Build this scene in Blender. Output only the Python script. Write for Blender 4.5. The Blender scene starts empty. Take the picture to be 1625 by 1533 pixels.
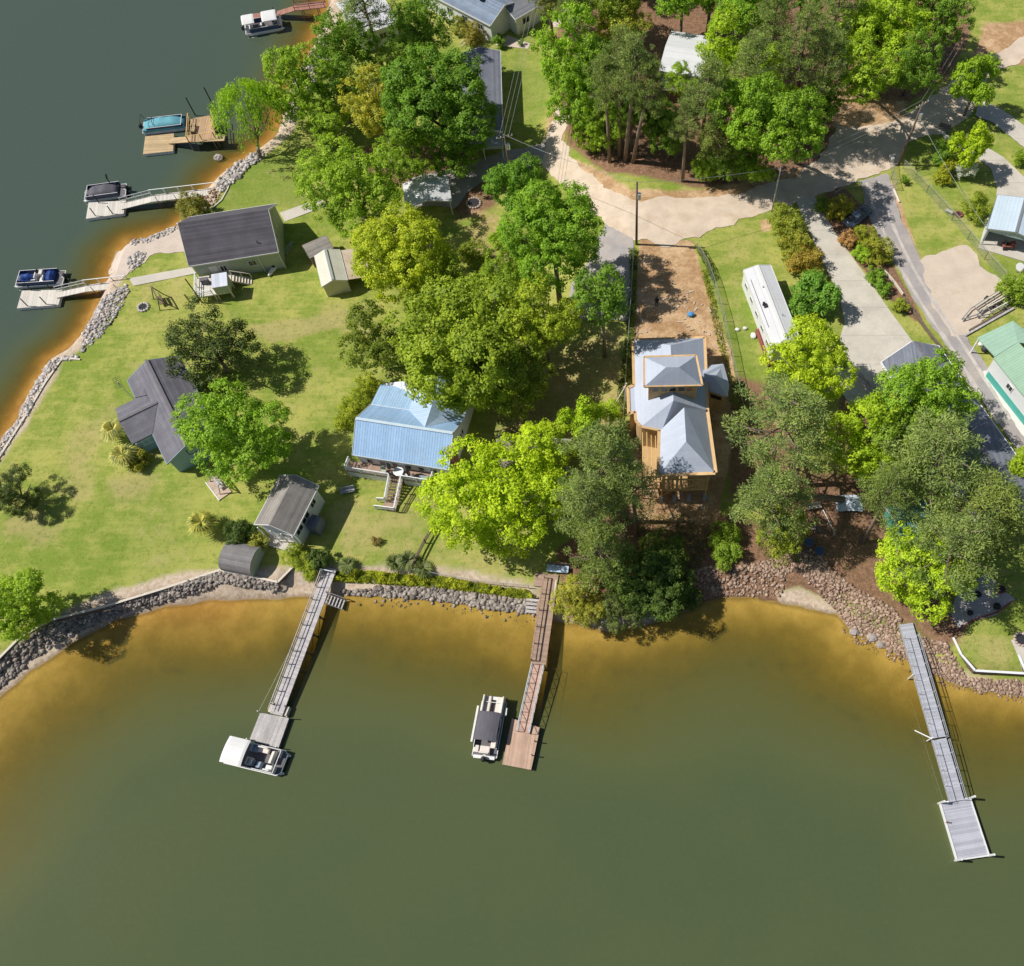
import bpy, bmesh, math, random
import numpy as np
from mathutils import Vector, Matrix
R = math.radians
rng = random.Random(11)
nrg = np.random.default_rng(11)
SC = bpy.context.scene
COL = SC.collection
PI = math.pi

# ------------------------------------------------------------------ survey
# the drone hovers 90 m above the lake; bearings measured on the photograph become points of the place
CAM_H, FPX, PX0, PY0, TILT = 90.0, 1360.0, 1000.0, 768.0, R(26.9)
GZ = 1.5

def at(px, py, z=GZ):
    x = (px - PX0) / FPX
    y = -(py - PY0) / FPX
    dy = math.sin(TILT) + y * math.cos(TILT)
    dz = -math.cos(TILT) + y * math.sin(TILT)
    s = (z - CAM_H) / dz
    return Vector((x * s, dy * s, z))

def ats(pts, z=0.0):
    return np.array([at(a, b, z)[:2] for a, b in pts])

def Zm(x0, y0, s):
    return lambda a, b: (x0 + a / s, y0 + b / s)

# ------------------------------------------------------------------ terrain shape
SHORE_W = [(560, -260), (545, -60), (522, 0), (512, 40), (490, 85), (468, 120), (452, 170), (440, 215), (400, 246), (365, 268), (345, 283),
           (330, 300), (318, 325), (290, 352), (272, 366), (235, 378), (203, 386), (188, 402), (178, 428), (166, 462), (152, 494),
           (132, 528), (112, 552), (78, 574), (66, 600), (42, 636), (20, 676), (-4, 708), (-60, 790)]
SHORE_S = [(-140, 1290), (-60, 1175), (-2, 1112), (38, 1076), (84, 1042), (112, 1022), (188, 984), (260, 963), (340, 953), (420, 949),
           (500, 947), (560, 944), (640, 944), (720, 952), (786, 966), (850, 974), (905, 990), (965, 1002), (1030, 990), (1085, 968),
           (1140, 950), (1195, 950), (1240, 957), (1290, 968), (1330, 976), (1350, 998), (1385, 1014), (1430, 1042), (1475, 1062),
           (1515, 1085), (1560, 1098), (1625, 1104), (1720, 1112)]
_w = ats(SHORE_W); _s = ats(SHORE_S)
SHORE = np.vstack([_w, np.array([[-150, 20], [-420, -60], [-420, -90], [-120, -20]]), _s, np.array([[120, 34], [420, 60]])])
LAND = np.vstack([SHORE, np.array([[420, 420], [-34, 420]])])

def seg_dist(px, py, poly):
    best = np.full(px.shape, 1e9)
    for i in range(len(poly) - 1):
        ax, ay = poly[i]; bx, by = poly[i + 1]
        vx, vy = bx - ax, by - ay
        t = np.clip(((px - ax) * vx + (py - ay) * vy) / (vx * vx + vy * vy + 1e-9), 0, 1)
        best = np.minimum(best, np.hypot(px - ax - t * vx, py - ay - t * vy))
    return best

def inside(px, py, poly):
    r = np.zeros(px.shape, bool)
    j = len(poly) - 1
    for i in range(len(poly)):
        xi, yi = poly[i]; xj, yj = poly[j]
        c = ((yi > py) != (yj > py)) & (px < (xj - xi) * (py - yi) / (yj - yi + 1e-12) + xi)
        r ^= c
        j = i
    return r

def sstep(t):
    t = np.clip(t, 0, 1)
    return t * t * (3 - 2 * t)

def wob(x, y, f, s=0.0):
    return (np.sin(x * f + 1.7 * np.sin(y * f * .73 + s)) + np.sin(y * f * 1.31 + 2.1 * np.sin(x * f * .61 + 1.3 + s))) * .5

def shore_d(x, y):
    x = np.asarray(x, float); y = np.asarray(y, float)
    d = seg_dist(x, y, SHORE)
    d = np.where(inside(x, y, LAND), d, -d)
    return d + wob(x, y, 1.15) * .14 + wob(x, y, .42, 2.) * .2

def ground_h(x, y):
    x = np.asarray(x, float); y = np.asarray(y, float)
    d = shore_d(x, y)
    z = np.interp(d, [-40, -14, 0, 1.3, 2.9, 3.5], [-3.2, -1.7, 0.0, .32, 1.42, GZ])
    zw = np.interp(d, [-40, -14, 0, 1.5, 2.0], [-3.2, -1.7, 0.0, 1.4, GZ])
    z = np.where((y > 30) & (x < -38), zw, z)
    db = np.where(inside(x, y, LAND), seg_dist(x, y, _s), 0)
    z = z + 4.0 * sstep((x + 16) / 18) * sstep((db - 8) / 22)
    return z

def gh(x, y):
    return float(ground_h(np.array([x]), np.array([y]))[0])

def gat(px, py, dz=0.0):
    """point of the terrain seen at that bearing"""
    z = GZ
    for _ in range(9):
        p = at(px, py, z + dz)
        z = .5 * z + .5 * gh(p.x, p.y)
    p = at(px, py, z + dz)
    return p

# ------------------------------------------------------------------ mesh collecting
class MB:
    def __init__(s):
        s.v = []; s.f = []; s.cut = []; s.cut = []
    def add(s, vs, fs):
        n = len(s.v); s.cut.append((n, len(s.f)))
        s.v += [tuple(v) for v in vs]
        s.f += [tuple(i + n for i in f) for f in fs]
        return s
    def box(s, c, size, rz=0.0):
        x, y, z = size[0] / 2, size[1] / 2, size[2] / 2
        ca, sa = math.cos(rz), math.sin(rz)
        vs = [(c[0] + a * x * ca - b * y * sa, c[1] + a * x * sa + b * y * ca, c[2] + d * z)
              for d in (-1, 1) for a, b in ((-1, -1), (1, -1), (1, 1), (-1, 1))]
        return s.add(vs, [(3, 2, 1, 0), (4, 5, 6, 7), (0, 1, 5, 4), (1, 2, 6, 5), (2, 3, 7, 6), (3, 0, 4, 7)])
    def bar(s, a, b, w, h=None):
        a = Vector(a); b = Vector(b); h = h or w
        d = (b - a).normalized()
        up = Vector((0, 0, 1)) if abs(d.z) < .95 else Vector((1, 0, 0))
        sx = d.cross(up).normalized() * (w / 2); sz = sx.cross(d).normalized() * (h / 2)
        vs = [p + i * sx + j * sz for p in (a, b) for i, j in ((-1, -1), (1, -1), (1, 1), (-1, 1))]
        return s.add(vs, [(0, 1, 2, 3), (7, 6, 5, 4), (0, 4, 5, 1), (1, 5, 6, 2), (2, 6, 7, 3), (3, 7, 4, 0)])
    def path(s, pts, rad, n=7):
        pts = [Vector(p) for p in pts]
        if not isinstance(rad, (list, tuple)): rad = [rad] * len(pts)
        vs = []; fs = []
        for i, p in enumerate(pts):
            d = (pts[min(i + 1, len(pts) - 1)] - pts[max(i - 1, 0)]).normalized()
            up = Vector((0, 0, 1)) if abs(d.z) < .9 else Vector((1, 0, 0))
            sx = d.cross(up).normalized(); sy = d.cross(sx).normalized()
            for k in range(n):
                a = 2 * PI * k / n
                vs.append(p + (sx * math.cos(a) + sy * math.sin(a)) * rad[i])
        for i in range(len(pts) - 1):
            for k in range(n):
                fs.append((i * n + k, i * n + (k + 1) % n, (i + 1) * n + (k + 1) % n, (i + 1) * n + k))
        fs.append(tuple(range(n - 1, -1, -1))); fs.append(tuple((len(pts) - 1) * n + k for k in range(n)))
        return s.add(vs, fs)
    def tube(s, a, b, r0, r1=None, n=8):
        return s.path([a, b], [r0, r0 if r1 is None else r1], n)
    def prism(s, poly, z0, z1):
        n = len(poly)
        g = lambda z, i: z[i] if isinstance(z, (list, tuple)) else z
        vs = [(p[0], p[1], g(z0, i)) for i, p in enumerate(poly)] + [(p[0], p[1], g(z1, i)) for i, p in enumerate(poly)]
        area = sum(poly[i][0] * poly[(i + 1) % n][1] - poly[(i + 1) % n][0] * poly[i][1] for i in range(n))
        fs = [tuple(range(n - 1, -1, -1)), tuple(range(n, 2 * n))] + [(i, (i + 1) % n, n + (i + 1) % n, n + i) for i in range(n)]
        if area < 0: fs = [tuple(reversed(f)) for f in fs]
        return s.add(vs, fs)
    def blob(s, c, r, n=8, m=5, jit=.0, rnd=None):
        vs = [(c[0], c[1], c[2] - r[2])]; fs = []
        for i in range(1, m):
            t = PI * i / m
            for k in range(n):
                a = 2 * PI * k / n; j = 1 + ((rnd or rng).uniform(-jit, jit) if jit else 0)
                vs.append((c[0] + r[0] * math.sin(t) * math.cos(a) * j, c[1] + r[1] * math.sin(t) * math.sin(a) * j, c[2] - r[2] * math.cos(t) * j))
        vs.append((c[0], c[1], c[2] + r[2]))
        for k in range(n):
            fs.append((0, 1 + (k + 1) % n, 1 + k))
            for i in range(m - 2):
                a, b = 1 + i * n, 1 + (i + 1) * n
                fs.append((a + k, a + (k + 1) % n, b + (k + 1) % n, b + k))
            e = 1 + (m - 2) * n
            fs.append((e + k, e + (k + 1) % n, len(vs) - 1))
        return s.add(vs, fs)
    def build(s, name, mat, parent=None, smooth=False, bevel=0):
        me = bpy.data.meshes.new(name)
        me.from_pydata(s.v, [], s.f)
        me.materials.append(mat)
        if smooth: me.shade_smooth()
        o = bpy.data.objects.new(name, me)
        COL.objects.link(o)
        if parent: o.parent = parent
        if bevel:
            m = o.modifiers.new('bevel', 'BEVEL'); m.width = bevel; m.segments = 2; m.limit_method = 'ANGLE'
        return o

def build_each(mb, name, mat, parent=None, smooth=False):
    """every piece of the collection as an object of its own"""
    ends = mb.cut[1:] + [(len(mb.v), len(mb.f))]
    for (v0, f0), (v1, f1) in zip(mb.cut, ends):
        o = MB(); o.v = mb.v[v0:v1]; o.f = [tuple(i - v0 for i in f) for f in mb.f[f0:f1]]
        o.build(name, mat, parent, smooth)
MB.build_each = build_each

def tag(o, label=None, cat=None, group=None, kind=None):
    if label: o['label'] = label
    if cat: o['category'] = cat
    if group: o['group'] = group
    if kind: o['kind'] = kind
    return o

def thing(name, label, cat, loc, rz=0.0, group=None):
    o = bpy.data.objects.new(name, None)
    o.empty_display_size = .3
    COL.objects.link(o)
    o.location = loc; o.rotation_euler = (0, 0, rz)
    return tag(o, label, cat, group)

def local(root, w):
    """world point in the thing's own axes"""
    d = Vector(w) - Vector(root.location)
    c, s = math.cos(root.rotation_euler.z), math.sin(root.rotation_euler.z)
    return Vector((d.x * c + d.y * s, -d.x * s + d.y * c, d.z))

def copy_tree(o, parent=None):
    c = o.copy(); COL.objects.link(c)
    c.parent = parent
    for ch in o.children: copy_tree(ch, c)
    return c

# ------------------------------------------------------------------ materials
def new_mat(name):
    m = bpy.data.materials.new(name); m.use_nodes = True
    nt = m.node_tree
    return m, nt, nt.nodes['Principled BSDF']

def nd(nt, typ, **kw):
    n = nt.nodes.new(typ)
    for k, v in kw.items():
        if k.startswith('i_'):
            key = k[2:]
            n.inputs[int(key) if key.isdigit() else key].default_value = v
        else: setattr(n, k, v)
    return n

def mixc(nt, fac, a, b, blend='MIX'):
    n = nd(nt, 'ShaderNodeMix', data_type='RGBA', blend_type=blend)
    for sock, val in ((n.inputs[0], fac), (n.inputs[6], a), (n.inputs[7], b)):
        if hasattr(val, 'is_output'): nt.links.new(val, sock)
        elif isinstance(val, (int, float)): sock.default_value = val
        else: sock.default_value = (*val[:3], 1)
    return n.outputs[2]

def mth(nt, op, a, b=None, c=None, clamp=False):
    n = nd(nt, 'ShaderNodeMath', operation=op); n.use_clamp = clamp
    for i, val in enumerate((a, b, c)):
        if val is None: continue
        if hasattr(val, 'is_output'): nt.links.new(val, n.inputs[i])
        else: n.inputs[i].default_value = val
    return n.outputs[0]

def noise(nt, vec, scale, detail=4, rough=.6, w=None):
    n = nd(nt, 'ShaderNodeTexNoise')
    n.inputs['Scale'].default_value = scale; n.inputs['Detail'].default_value = detail; n.inputs['Roughness'].default_value = rough
    if vec is not None: nt.links.new(vec, n.inputs['Vector'])
    return n.outputs[0]

def smooth(nt, v, lo, hi):
    n = nd(nt, 'ShaderNodeMapRange', interpolation_type='SMOOTHSTEP')
    nt.links.new(v, n.inputs[0]); n.inputs[1].default_value = lo; n.inputs[2].default_value = hi
    return n.outputs[0]

MATS = {}
def mat(name, col, rough=.8, var=.22, scale=.9, fine=9.0, stripe=None, bump=.0, metal=0.0, spec=.3, dirt=None, dirt_amt=.0, stretch=None):
    """weathered solid surface: broad and fine tone changes, optional seams/planks, optional stains"""
    if name in MATS: return MATS[name]
    m, nt, b = new_mat(name)
    tc = nd(nt, 'ShaderNodeTexCoord').outputs['Object']
    v = tc
    if stretch:
        mp = nd(nt, 'ShaderNodeMapping'); mp.inputs['Scale'].default_value = stretch
        nt.links.new(tc, mp.inputs[0]); v = mp.outputs[0]
    n1 = noise(nt, v, scale, 5); n2 = noise(nt, v, fine, 3)
    n1s = smooth(nt, n1, .25, .75); n2s = smooth(nt, n2, .25, .75)
    lo = tuple(c * (1 - var) for c in col); hi = tuple(min(c * (1 + var), .95) for c in col)
    c1 = mixc(nt, mth(nt, 'ADD', mth(nt, 'MULTIPLY', n1s, .55), mth(nt, 'MULTIPLY', n2s, .45)), lo, hi)
    hgt = n2
    if stripe:
        ax, per, dark, wid = stripe[:4]
        sp = nd(nt, 'ShaderNodeSeparateXYZ'); nt.links.new(tc, sp.inputs[0])
        q = mth(nt, 'DIVIDE', sp.outputs[{'x': 0, 'y': 1, 'z': 2}[ax]], per)
        fr = mth(nt, 'FRACT', q)
        line = mth(nt, 'LESS_THAN', fr, wid)
        wn = nd(nt, 'ShaderNodeTexWhiteNoise', noise_dimensions='1D'); nt.links.new(mth(nt, 'FLOOR', q), wn.inputs['W'])
        pl = mth(nt, 'MULTIPLY_ADD', wn.outputs[0], .3 if len(stripe) < 5 else stripe[4], .85 if len(stripe) < 5 else 1 - stripe[4] / 2)
        cc = nd(nt, 'ShaderNodeVectorMath', operation='SCALE'); nt.links.new(c1, cc.inputs[0]); nt.links.new(pl, cc.inputs['Scale'])
        c1 = mixc(nt, mth(nt, 'MULTIPLY', line, 1 - dark), cc.outputs[0], (0.01, .01, .01))
    if dirt:
        n3 = smooth(nt, noise(nt, v, scale * .7, 6, .7), .62 - dirt_amt * .3, .78)
        c1 = mixc(nt, mth(nt, 'MULTIPLY', n3, .75), c1, dirt)
    nt.links.new(c1, b.inputs['Base Color'])
    b.inputs['Roughness'].default_value = rough; b.inputs['Metallic'].default_value = metal
    b.inputs['Specular IOR Level'].default_value = spec
    if bump:
        bn = nd(nt, 'ShaderNodeBump'); bn.inputs['Strength'].default_value = bump; bn.inputs['Distance'].default_value = .05
        nt.links.new(hgt, bn.inputs['Height']); nt.links.new(bn.outputs[0], b.inputs['Normal'])
    MATS[name] = m
    return m

def glass_mat():
    if 'window glass' in MATS: return MATS['window glass']
    m, nt, b = new_mat('window glass')
    b.inputs['Base Color'].default_value = (.02, .026, .03, 1); b.inputs['Roughness'].default_value = .08
    b.inputs['Specular IOR Level'].default_value = .6
    MATS['window glass'] = m
    return m

M = dict(
    white=mat('white paint', (.68, .68, .67), .5, .06, .7, dirt=(.5, .47, .42), dirt_amt=.1),
    whitewood=mat('white painted timber', (.74, .75, .76), .6, .1, 1.4),
    greywood=mat('weathered grey planks', (.48, .45, .45), .85, .25, .6, 7, ('x', .15, .45, .1), dirt=(.3, .28, .27), dirt_amt=.3),
    greywood2=mat('grey composite planks', (.40, .41, .46), .75, .14, .6, 9, ('x', .14, .6, .1)),
    paledeck=mat('pale dock decking', (.60, .56, .50), .75, .1, .5, 8, ('x', .14, .72, .1)),
    tandeck=mat('yellow tan planks', (.50, .37, .21), .8, .2, .7, 8, ('y', .16, .5, .12)),
    browndeck=mat('brown dock planks', (.36, .25, .19), .8, .2, .6, 8, ('x', .15, .5, .1)),
    reddeck=mat('red brown dock planks', (.34, .17, .13), .8, .18, .6, 8, ('x', .16, .5, .1)),
    post=mat('old wooden post', (.16, .12, .09), .9, .3, 2),
    lightpost=mat('pale timber post', (.62, .56, .47), .8, .15, 2),
    lumber=mat('new framing lumber', (.62, .42, .17), .7, .15, 1.5),
    osb=mat('bare sheathing board', (.60, .40, .20), .8, .2, 1.2, 14, ('x', 1.22, .5, .015)),
    block=mat('grey concrete block', (.36, .37, .38), .9, .15, 1.5),
    concrete=mat('pale concrete', (.52, .48, .42), .88, .12, .35, 6, dirt=(.36, .33, .29), dirt_amt=.25),
    shingle=mat('charcoal shingles', (.105, .098, .115), .9, .28, .5, 14, ('y', .2, .75, .12), bump=.3, dirt=(.15, .14, .14), dirt_amt=.2),
    shingle_grey=mat('grey blue shingles', (.165, .16, .185), .9, .28, .7, 9, ('y', .22, .72, .14), bump=.3),
    shingle_old=mat('old mottled grey shingles', (.255, .235, .215), .92, .25, .8, 10, ('y', .2, .8, .12), bump=.3, dirt=(.16, .15, .14), dirt_amt=.35),
    shingle_blue=mat('blue grey shingles', (.20, .25, .33), .9, .22, .9, 9, ('y', .2, .75, .12)),
    shingle_navy=mat('dark navy shingles', (.18, .19, .23), .9, .2, .7, 9, ('y', .2, .8, .12)),
    membrane=mat('pale roofing underlayment', (.43, .475, .57), .6, .08, .5, 5, ('x', .6, .86, .05, .06), bump=.2),
    bluemetal=mat('faded blue standing seam metal', (.32, .49, .73), .4, .12, .4, 3, ('x', .3, .62, .16, .12), spec=.5, dirt=(.30, .36, .42), dirt_amt=.35),
    greenmetal=mat('pale green ribbed metal', (.30, .46, .33), .45, .08, .4, 3, ('x', .3, .7, .14, .08), spec=.5),
    lightmetal=mat('pale blue ribbed metal', (.50, .60, .68), .4, .06, .4, 3, ('y', .45, .75, .08, .06), spec=.5),
    creammetal=mat('cream metal roof', (.60, .585, .49), .45, .08, .6, 3, ('y', .9, .8, .04, .06), spec=.4),
    whiteroof=mat('white coated roof', (.62, .625, .645), .5, .06, .8, 4, ('y', 1.2, .7, .035, .06), dirt=(.55, .52, .5), dirt_amt=.25),
    rustroof=mat('leaf littered brown roof', (.55, .45, .36), .9, .2, .9, 6, dirt=(.27, .17, .11), dirt_amt=.7),
    brownroof=mat('brown shingle roof', (.24, .20, .18), .9, .25, .8, 8),
    siding_blue=mat('blue lap siding', (.28, .41, .46), .7, .08, .6, 5, ('z', .2, .7, .1, .04)),
    siding_white=mat('white lap siding', (.70, .72, .72), .65, .06, .6, 5, ('z', .2, .75, .1, .04)),
    siding_green=mat('pale green siding', (.40, .45, .36), .7, .08, .6, 5, ('z', .2, .7, .1, .04)),
    siding_cream=mat('cream siding', (.62, .58, .42), .7, .08, .6, 5, ('z', .3, .75, .08, .04)),
    siding_teal=mat('teal wall panel', (.08, .38, .33), .6, .1, .6, 5),
    brick=mat('red brick', (.26, .11, .075), .9, .25, 1.2, 12, ('z', .09, .6, .15)),
    dark=mat('dark recess', (.03, .03, .035), .8, .2, 1),
    black=mat('black vinyl', (.035, .034, .04), .55, .3, 1.5),
    blackrail=mat('black metal', (.03, .03, .03), .5, .2, 2),
    navy=mat('navy panel', (.05, .085, .17), .35, .15, 1),
    bluecover=mat('royal blue canvas', (.02, .06, .25), .7, .3, 1.5, bump=.4),
    tealcover=mat('faded teal canvas', (.13, .36, .43), .75, .2, 1.3, bump=.4),
    blackcover=mat('charcoal canvas', (.115, .11, .13), .8, .25, 1.2, bump=.4, stretch=(1, 6, 1)),
    cushion=mat('cream vinyl cushion', (.68, .62, .56), .5, .08, 2),
    seatgrey=mat('blue grey cushion', (.25, .31, .38), .6, .15, 2),
    alu=mat('brushed aluminium', (.62, .64, .66), .35, .08, 2, metal=.6),
    steel=mat('galvanised steel', (.42, .43, .43), .45, .1, 2, metal=.6),
    boatfloor=mat('grey boat carpet', (.15, .14, .15), .9, .2, 2),
    red=mat('rusty red steel', (.27, .09, .075), .7, .25, 1),
    rock=mat('grey riprap stone', (.36, .32, .30), .95, .35, 1.8, 7),
    rockpink=mat('pinkish riprap stone', (.45, .36, .31), .95, .3, 1.8, 7),
    rockwhite=mat('pale riprap stone', (.56, .52, .49), .95, .3, 1.8, 7),
    bark=mat('grey brown bark', (.23, .19, .155), .95, .3, 1.5, 8, bump=.6, stretch=(1, 1, .3)),
    pinebark=mat('pine bark', (.23, .17, .135), .95, .35, 2.0, 8, bump=.6, stretch=(1, 1, .3)),
    tarp=mat('white and blue tarpaulin', (.55, .62, .72), .5, .3, 1.0, bump=.5),
    gravelpad=mat('pale gravel', (.56, .47, .38), .95, .16, .5, 7, dirt=(.46, .33, .21), dirt_amt=.2),
)
# ------------------------------------------------------------------ ground, water
from mathutils.geometry import delaunay_2d_cdt
def grid_axis(a0, a1, b0, b1, st):
    return np.concatenate([np.linspace(a0, a1, 26)[:-1], np.arange(a1, b0, st), np.linspace(b0, b1, 26)])
GX = grid_axis(-420, -118, 84, 420, .5)
GY = grid_axis(-200, -16, 150, 420, .5)
XX, YY = np.meshgrid(GX, GY)
fx, fy = XX.ravel(), YY.ravel()
fd = shore_d(fx, fy)
fz = ground_h(fx, fy)
inl = fd > 4
fz = fz + np.where(inl, wob(fx, fy, .9, .4) * .03, 0)

def poly_mask(poly, feather):
    """1 inside the outline, falling to 0 over the feather distance (m)"""
    p = np.array([gat(a, b)[:2] for a, b in poly])
    q = np.vstack([p, p[:1]])
    x0, y0 = p.min(0) - feather; x1, y1 = p.max(0) + feather
    sel = (fx > x0) & (fx < x1) & (fy > y0) & (fy < y1)
    out = np.zeros(fx.shape)
    if sel.any():
        sx, sy = fx[sel], fy[sel]
        d = seg_dist(sx, sy, q); d = np.where(inside(sx, sy, p), d, -d)
        out[sel] = sstep((d + feather) / (2 * feather))
    return out

A = {k: np.zeros(fx.shape) for k in ('dirt', 'litter', 'dry', 'sand', 'lush')}
def paint(k, poly, feather=1.0, amt=1.0):
    A[k] = np.maximum(A[k], poly_mask(poly, feather) * amt)
# bare soil
paint('dirt', [(1015, 378), (1098, 382), (1128, 470), (1160, 560), (1172, 640), (1140, 830), (1000, 828), (1004, 600), (1008, 480)], .5)
paint('dirt', [(885, 240), (960, 270), (1000, 300), (1100, 300), (1200, 285), (1300, 260), (1330, 210), (1320, 290), (1240, 320), (1120, 345), (1010, 350), (930, 310)], 1.2, .8)
paint('dirt', [(865, 170), (905, 170), (900, 260), (860, 250)], 1, .6)
paint('dirt', [(1310, 150), (1440, 160), (1440, 215), (1320, 205)], 1.2, .8)
paint('dirt', [(1395, 280), (1420, 290), (1462, 410), (1530, 520), (1560, 600), (1540, 600), (1480, 480), (1430, 400)], .5, .75)
paint('dirt', [(850, 560), (905, 570), (905, 630), (860, 630)], 1.5, .5)
paint('dirt', [(1560, 35), (1640, 30), (1640, 110), (1540, 90)], 1.5, .8)
paint('dirt', [(735, 330), (790, 330), (840, 390), (800, 440), (740, 420)], 1.5, .5)
paint('dirt', [(1205, 350), (1222, 345), (1225, 365), (1208, 370)], .5, .8)
paint('dirt', [(600, 700), (640, 620), (650, 640), (560, 760), (520, 700)], 2, .0)
# leaf litter and pine straw
paint('litter', [(890, -60), (1540, -60), (1540, 60), (1500, 130), (1400, 190), (1330, 195), (1310, 285), (1110, 300), (960, 275), (900, 230), (880, 120)], 1.5, .95)
paint('litter', [(1293, 318), (1335, 292), (1372, 330), (1405, 400), (1452, 480), (1470, 520), (1440, 500), (1398, 462), (1330, 380)], .5, .95)
paint('litter', [(1235, 745), (1420, 745), (1500, 900), (1540, 1000), (1500, 1040), (1440, 1005), (1330, 945), (1250, 880)], 1.2, .72)
paint('litter', [(880, 870), (990, 800), (1180, 820), (1290, 870), (1335, 960), (1100, 968), (900, 985)], 1, .95)
paint('litter', [(780, 560), (1000, 520), (995, 690), (880, 760), (760, 740), (770, 640)], 2, .42)
paint('dry', [(800, 540), (1000, 520), (995, 690), (880, 760), (760, 740), (770, 640)], 3, .75)
paint('litter', [(700, 290), (800, 280), (790, 330), (720, 360)], 1.5, .7)
paint('litter', [(560, 230), (760, 220), (760, 280), (640, 300), (560, 290)], 2, .7)
paint('litter', [(545, 690), (640, 770), (600, 800), (500, 760)], 1.5, .35)
paint('litter', [(1330, 590), (1430, 570), (1470, 680), (1400, 740), (1320, 700)], 1.5, .8)
paint('litter', [(1160, 590), (1250, 610), (1280, 760), (1150, 800), (1150, 650)], 1.5, .7)
# thin, yellowed grass
paint('dry', [(388, 515), (450, 510), (560, 488), (605, 480), (560, 515), (430, 548)], 1.0, 1.0)
paint('dry', [(480, 480), (560, 480), (600, 520), (560, 560), (520, 520)], 2, .6)
paint('dry', [(505, 800), (700, 790), (690, 850), (650, 905), (520, 890), (530, 840)], 2.0, .6)
paint('dry', [(100, 700), (180, 620), (210, 640), (150, 720), (160, 800), (80, 800)], 2.5, .65)
paint('dry', [(160, 760), (260, 745), (240, 800), (170, 800)], 2, .8)
paint('dry', [(0, 820), (60, 800), (110, 840), (60, 870), (0, 850)], 2, .8)
paint('dry', [(1120, 370), (1200, 350), (1230, 440), (1200, 560), (1160, 540)], 3, .35)
paint('dry', [(1440, 280), (1560, 320), (1590, 420), (1480, 400)], 3, .3)
paint('dry', [(1500, 1000), (1625, 1010), (1625, 1075), (1540, 1070)], 1, .5)
paint('dry', [(680, 850), (860, 880), (850, 930), (660, 905)], 1.5, .5)
paint('dry', [(190, 440), (300, 410), (330, 470), (240, 520), (170, 520)], 3, .4)
paint('lush', [(330, 330), (380, 255), (480, 240), (480, 320), (400, 345)], 2, .9)
paint('lush', [(1130, 440), (1200, 480), (1200, 620), (1150, 600)], 2, .6)
paint('lush', [(800, 100), (880, 90), (880, 180), (820, 200)], 2, .7)
paint('lush', [(60, 860), (300, 780), (330, 880), (150, 940)], 5, .55)
A['sand2'] = poly_mask([(1228, 938), (1270, 930), (1325, 958), (1340, 985), (1300, 975), (1240, 960)], .5)
wst = sstep((at(900, 960, 0).x - fx) / 5)
_s2 = A.pop('sand2')
A['sand'] = np.where(fd < 4.5, sstep((3.3 - fd) / .6), 0) * np.where(fy < 42, np.maximum(wst, sstep((1.5 - fd) / .6)), 1)
A['sand'] = np.maximum(A['sand'], _s2); A['litter'] = A['litter'] * (1 - _s2)
bedm = sstep((-fd + .25) / .5)

me = bpy.data.meshes.new('ground')
ny, nx = XX.shape
idx = np.arange(nx * ny).reshape(ny, nx)
q = np.stack([idx[:-1, :-1], idx[:-1, 1:], idx[1:, 1:], idx[1:, :-1]], -1).reshape(-1, 4)
def mesh_from(me, co, quads, attrs, smooth=True):
    me.vertices.add(len(co)); me.vertices.foreach_set('co', co.astype(np.float32).ravel())
    n = quads.shape[1]
    me.loops.add(quads.size); me.loops.foreach_set('vertex_index', quads.astype(np.int32).ravel())
    me.polygons.add(len(quads)); me.polygons.foreach_set('loop_start', np.arange(0, quads.size, n, dtype=np.int32))
    me.update(calc_edges=True)
    for k, v in attrs.items():
        a = me.attributes.new(k, 'FLOAT', 'POINT'); a.data.foreach_set('value', v.astype(np.float32))
    if smooth: me.shade_smooth()
    me.validate()
mesh_from(me, np.stack([fx, fy, fz], -1), q, dict(A, bed=bedm, inland=fd, warm=sstep((-38 - fx) / 8) * sstep((fy - 24) / 10)))

gm, nt, bs = new_mat('lawn, soil and lake bed')
tc = nd(nt, 'ShaderNodeTexCoord').outputs['Object']
att = lambda k: nd(nt, 'ShaderNodeAttribute', attribute_name=k).outputs['Fac']
nL = noise(nt, tc, .09, 5, .6); nM = noise(nt, tc, .42, 5, .65); nF = noise(nt, tc, 2.4, 4, .7); nX = noise(nt, tc, 9, 3, .7)
mpd = nd(nt, 'ShaderNodeMapping'); mpd.inputs['Rotation'].default_value = (0, 0, R(-35)); mpd.inputs['Scale'].default_value = (.25, 1.6, 1); nt.links.new(tc, mpd.inputs[0])
nS = noise(nt, mpd.outputs[0], 1.0, 4, .65)
grass = mixc(nt, smooth(nt, mth(nt, 'ADD', mth(nt, 'MULTIPLY', nL, .38), mth(nt, 'ADD', mth(nt, 'MULTIPLY', nM, .37), mth(nt, 'MULTIPLY', nS, .25))), .42, .59), (.20, .275, .04), (.39, .39, .10))
grass = mixc(nt, mth(nt, 'MULTIPLY', att('lush'), .7), grass, (.13, .22, .028))
grass = mixc(nt, mth(nt, 'MULTIPLY', smooth(nt, mth(nt, 'ADD', att('dry'), mth(nt, 'MULTIPLY', mth(nt, 'SUBTRACT', nM, .5), 1.2)), .2, .85), .62), grass, (.42, .34, .16))
nG = noise(nt, tc, 1.1, 5, .75)
grass = mixc(nt, mth(nt, 'MULTIPLY', smooth(nt, nG, .52, .7), .55), grass, (.14, .20, .03))
grass = mixc(nt, mth(nt, 'MULTIPLY', smooth(nt, nF, .5, .72), .55), grass, (.12, .15, .03))
grass = mixc(nt, mth(nt, 'MULTIPLY', smooth(nt, nX, .5, .75), .5), grass, (.45, .40, .15))
grass = mixc(nt, mth(nt, 'MULTIPLY', smooth(nt, noise(nt, tc, .16, 6, .7), .56, .70), .5), grass, (.43, .37, .16))
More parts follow.
